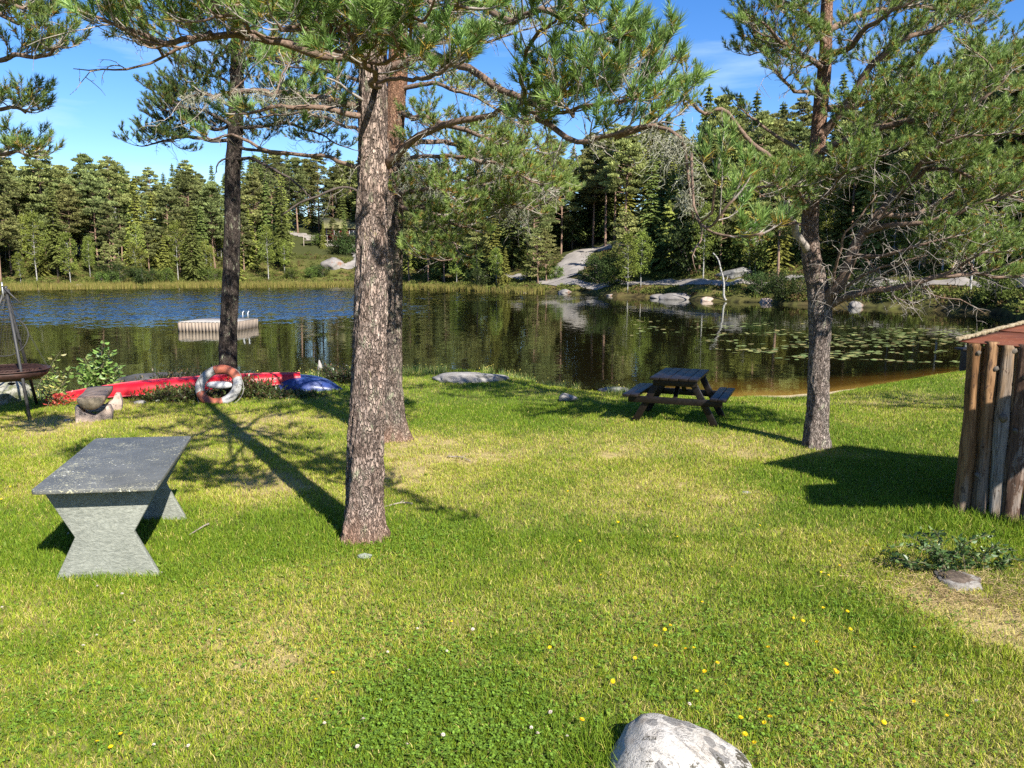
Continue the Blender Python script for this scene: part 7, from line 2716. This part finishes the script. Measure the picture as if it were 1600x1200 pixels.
# reeds along the left far shore, heather and scrub on the bank
def far_stuff():
    g = RS(310)
    mb = MB()
    n = 42000
    px = g.uniform(-300, 850, n)
    a = np.radians([az_of(p) for p in px])
    s = g.normal(0.2, 1.5, n)
    rf = np.interp(np.degrees(a), FA, FR) + (fbm(np.degrees(a) * 0.5, a * 0 + 8.1, 9) - 0.5) * 5
    wid = 0.30 + 0.5 * (px < 430) + 0.35 * ((px >= 430) & (px < 640))
    r = rf + s * wid - 1.0
    d = fbm(np.degrees(a) * 1.4, s * 0.3, 311, 3)
    keep = d > 0.36 + 0.12 * (px > 640)
    px, a, r = px[keep], a[keep], r[keep]
    n = len(a)
    x, y = r * np.sin(a), r * np.cos(a)
    z = np.maximum(terrain(x, y), ZW - 0.05)
    b = np.stack([x, y, z], 1)
    dd = norm(np.stack([g.normal(0, 0.13, n), g.normal(0, 0.13, n), np.ones(n)], 1))
    L = 0.55 + 0.65 * g.rand(n)
    sd = norm(np.cross(dd, g.normal(0, 1, (n, 3))))
    c = np.array([0.33, 0.29, 0.085]) * (0.6 + 0.7 * g.rand(n))[:, None]
    c = np.where(g.rand(n)[:, None] < 0.38, np.array([0.16, 0.19, 0.035]) * (0.7 + 0.6 * g.rand(n))[:, None], c)
    mb.needles(b, dd, L, 0.055, sd, c)
    o = mb.build('reeds', FOL)
    tag(o, 'yellow reeds standing along the left far shore of the lake', 'reeds', kind='stuff')
    # scrub
    mb = MB()
    n = 6500
    px = g.uniform(-300, 1700, n)
    s = 1.2 + 24 * g.rand(n) ** 1.5
    C, Lx, Wx, K = [], [], [], []
    for i in range(n):
        xy = along(px[i], s[i])
        if np.min(np.hypot(*(RD_XY - xy).T)) < 2.4 or np.min(np.hypot(*(PT_XY - xy).T)) < 1.2:
            continue
        if px[i] > 860 and s[i] < 5 and g.rand() < 0.55:
            continue
        c = on(*xy)
        R = 0.25 + 0.5 * g.rand() ** 2
        m = int(26 + 30 * R)
        q = norm(g.normal(0, 1, (m, 3)))
        q[:, 2] = np.abs(q[:, 2])
        C.append(c + q * R * (0.5 + 0.6 * g.rand(m))[:, None] * np.array([1.3, 1.3, 0.9]))
        d = norm(q + g.normal(0, 0.5, (m, 3)))
        Lx.append(d * 0.13)
        Wx.append(norm(np.cross(d, g.normal(0, 1, (m, 3)))) * 0.055)
        k = g.rand()
        base = np.array([0.085, 0.10, 0.022]) if k < 0.5 else (np.array([0.115, 0.075, 0.035]) if k < 0.68 else np.array([0.135, 0.150, 0.035]))
        K.append(base * (0.7 + 0.6 * g.rand(m))[:, None])
    mb.diamonds(np.vstack(C), np.vstack(Lx), np.vstack(Wx), np.vstack(K))
    o = mb.build('undergrowth', FOL)
    tag(o, 'heather and low scrub covering the far bank and the wood floor', 'undergrowth', kind='stuff')


far_stuff()

# ------------------------------------------------------------------ houses across the lake
REDW = wood_mat('shaded_red_boards', (0.08, 0.010, 0.008), (0.14, 0.018, 0.014), axis=2, scale=0.4)  # red paint with the shade on the cottage wall put into its colour
WHW = plain_mat('white_paint', (0.36, 0.355, 0.345), 0.6, var=0.08)
TURF = plain_mat('turf_roof', (0.16, 0.15, 0.06), 0.95, var=0.5, scale=2, bump=1.0)
TILE = plain_mat('red_tiles', (0.28, 0.07, 0.045), 0.8, var=0.3, scale=6)
GLS = plain_mat('window_glass', (0.02, 0.025, 0.03), 0.08, var=0.1)
DECK = wood_mat('deck_wood', (0.20, 0.17, 0.14), (0.33, 0.29, 0.24), axis=0, scale=0.5)


def house(name, label, c, yaw, w, d, h, rise, wall, roofm, wins, deck=None, wallb=None):
    R = rotz(yaw)
    c = np.asarray(c, float)
    t = thing(name, label, 'house', c)

    def tf(V):
        return np.asarray(V, float) @ R.T + c

    mb = MB()
    V = [(-w / 2, -d / 2, -2), (w / 2, -d / 2, -2), (w / 2, d / 2, -2), (-w / 2, d / 2, -2), (-w / 2, -d / 2, h), (w / 2, -d / 2, h), (w / 2, d / 2, h), (-w / 2, d / 2, h), (-w / 2, 0, h + rise), (w / 2, 0, h + rise)]
    mb.addpoly(tf(V), [(3, 2, 1, 0), (0, 1, 5, 4), (2, 3, 7, 6), (1, 2, 6, 9, 5), (3, 0, 4, 8, 7), (4, 5, 9, 8), (6, 7, 8, 9)])
    mb.build('wall', wall, t)
    ov = 0.45
    for s in (-1, 1):
        mb = MB()
        e = np.array([0, s * (d / 2 + ov), h - rise * ov / (d / 2)])
        r = np.array([0, 0, h + rise])
        V = []
        for x in (-w / 2 - ov, w / 2 + ov):
            for p in (e, r):
                V += [np.array([x, p[1], p[2] + 0.03]), np.array([x, p[1], p[2] + 0.22])]
        mb.addpoly(tf(V), [(0, 2, 3, 1), (4, 5, 7, 6), (0, 4, 6, 2), (1, 3, 7, 5), (0, 1, 5, 4), (2, 6, 7, 3)])
        mb.build('roof', roofm, t)
    # chimney
    mb = MB()
    mb.box(tf([[w * 0.2, 0.2, h + rise + 0.35]])[0], (0.6, 0.6, 1.1), R)
    mb.build('chimney', GRANITE_DARK, t)
    for (x, z, ww, hh, kind) in wins:
        y = -d / 2
        fr = MB()
        for (cx, cz, sx, sz) in ((x, z + hh / 2, ww + 0.2, 0.1), (x, z - hh / 2, ww + 0.2, 0.1), (x - ww / 2, z, 0.1, hh - 0.1), (x + ww / 2, z, 0.1, hh - 0.1), (x, z, 0.06, hh - 0.1)):
            fr.box(tf([[cx, y - 0.03, cz]])[0], (sx, 0.10, sz), R)
        f = fr.build(kind, WHW, t)
        gl = MB()
        gl.box(tf([[x, y - 0.01, z]])[0], (ww, 0.05, hh), R)
        gl.build('pane', GLS, f)
    # corner boards
    for s in (-1, 1):
        mb = MB()
        mb.box(tf([[s * (w / 2 - 0.08), -d / 2 - 0.02, h / 2]])[0], (0.16, 0.07, h - 0.05), R)
        mb.build('corner_board', WHW, t)
    if deck:
        x0, x1, dp = deck
        mb = MB()
        mb.box(tf([[(x0 + x1) / 2, -d / 2 - dp / 2 - 0.02, -0.08]])[0], (x1 - x0, dp, 0.16), R)
        mb.build('deck', DECK, t)
        for x in np.arange(x0 + 0.1, x1, 1.6):
            mb = MB()
            mb.box(tf([[x, -d / 2 - dp + 0.05, -1.0]])[0], (0.14, 0.14, 3.9), R)
            mb.build('deck_post', DECK, t)
        mb = MB()
        mb.box(tf([[(x0 + x1) / 2, -d / 2 - dp + 0.05, 0.95]])[0], (x1 - x0, 0.10, 0.08), R)
        mb.build('railing', DECK, t)
    return t


c = hit(545, 381, 120, 320)
c = c + norm(np.array([c[0], c[1], 0])) * 3
c[2] = CAMH + (381 - 422) / -1200 * np.hypot(c[0], c[1])
house('cottage', 'red wooden cottage with a pale turf roof above the winding track', c, 0.25, 9.5, 6.0, 2.7, 1.9, REDW, TURF,
      [(0.9, 1.35, 1.7, 1.6, 'window'), (3.6, 1.2, 1.0, 2.0, 'door'), (-2.6, 1.5, 1.0, 1.1, 'window')], (-9.5, 4.6, 2.6))
c2 = on(*along(166, 34))
c2[2] = CAMH + (362 - 422) / -1200 * np.hypot(c2[0], c2[1])
house('house', 'white house with a red tiled roof half hidden in the left wood', c2, 0.15, 8.0, 6.0, 2.6, 1.4, WHW, TILE, [(-1.5, 1.5, 1.1, 1.1, 'window'), (1.6, 1.5, 1.1, 1.1, 'window')])
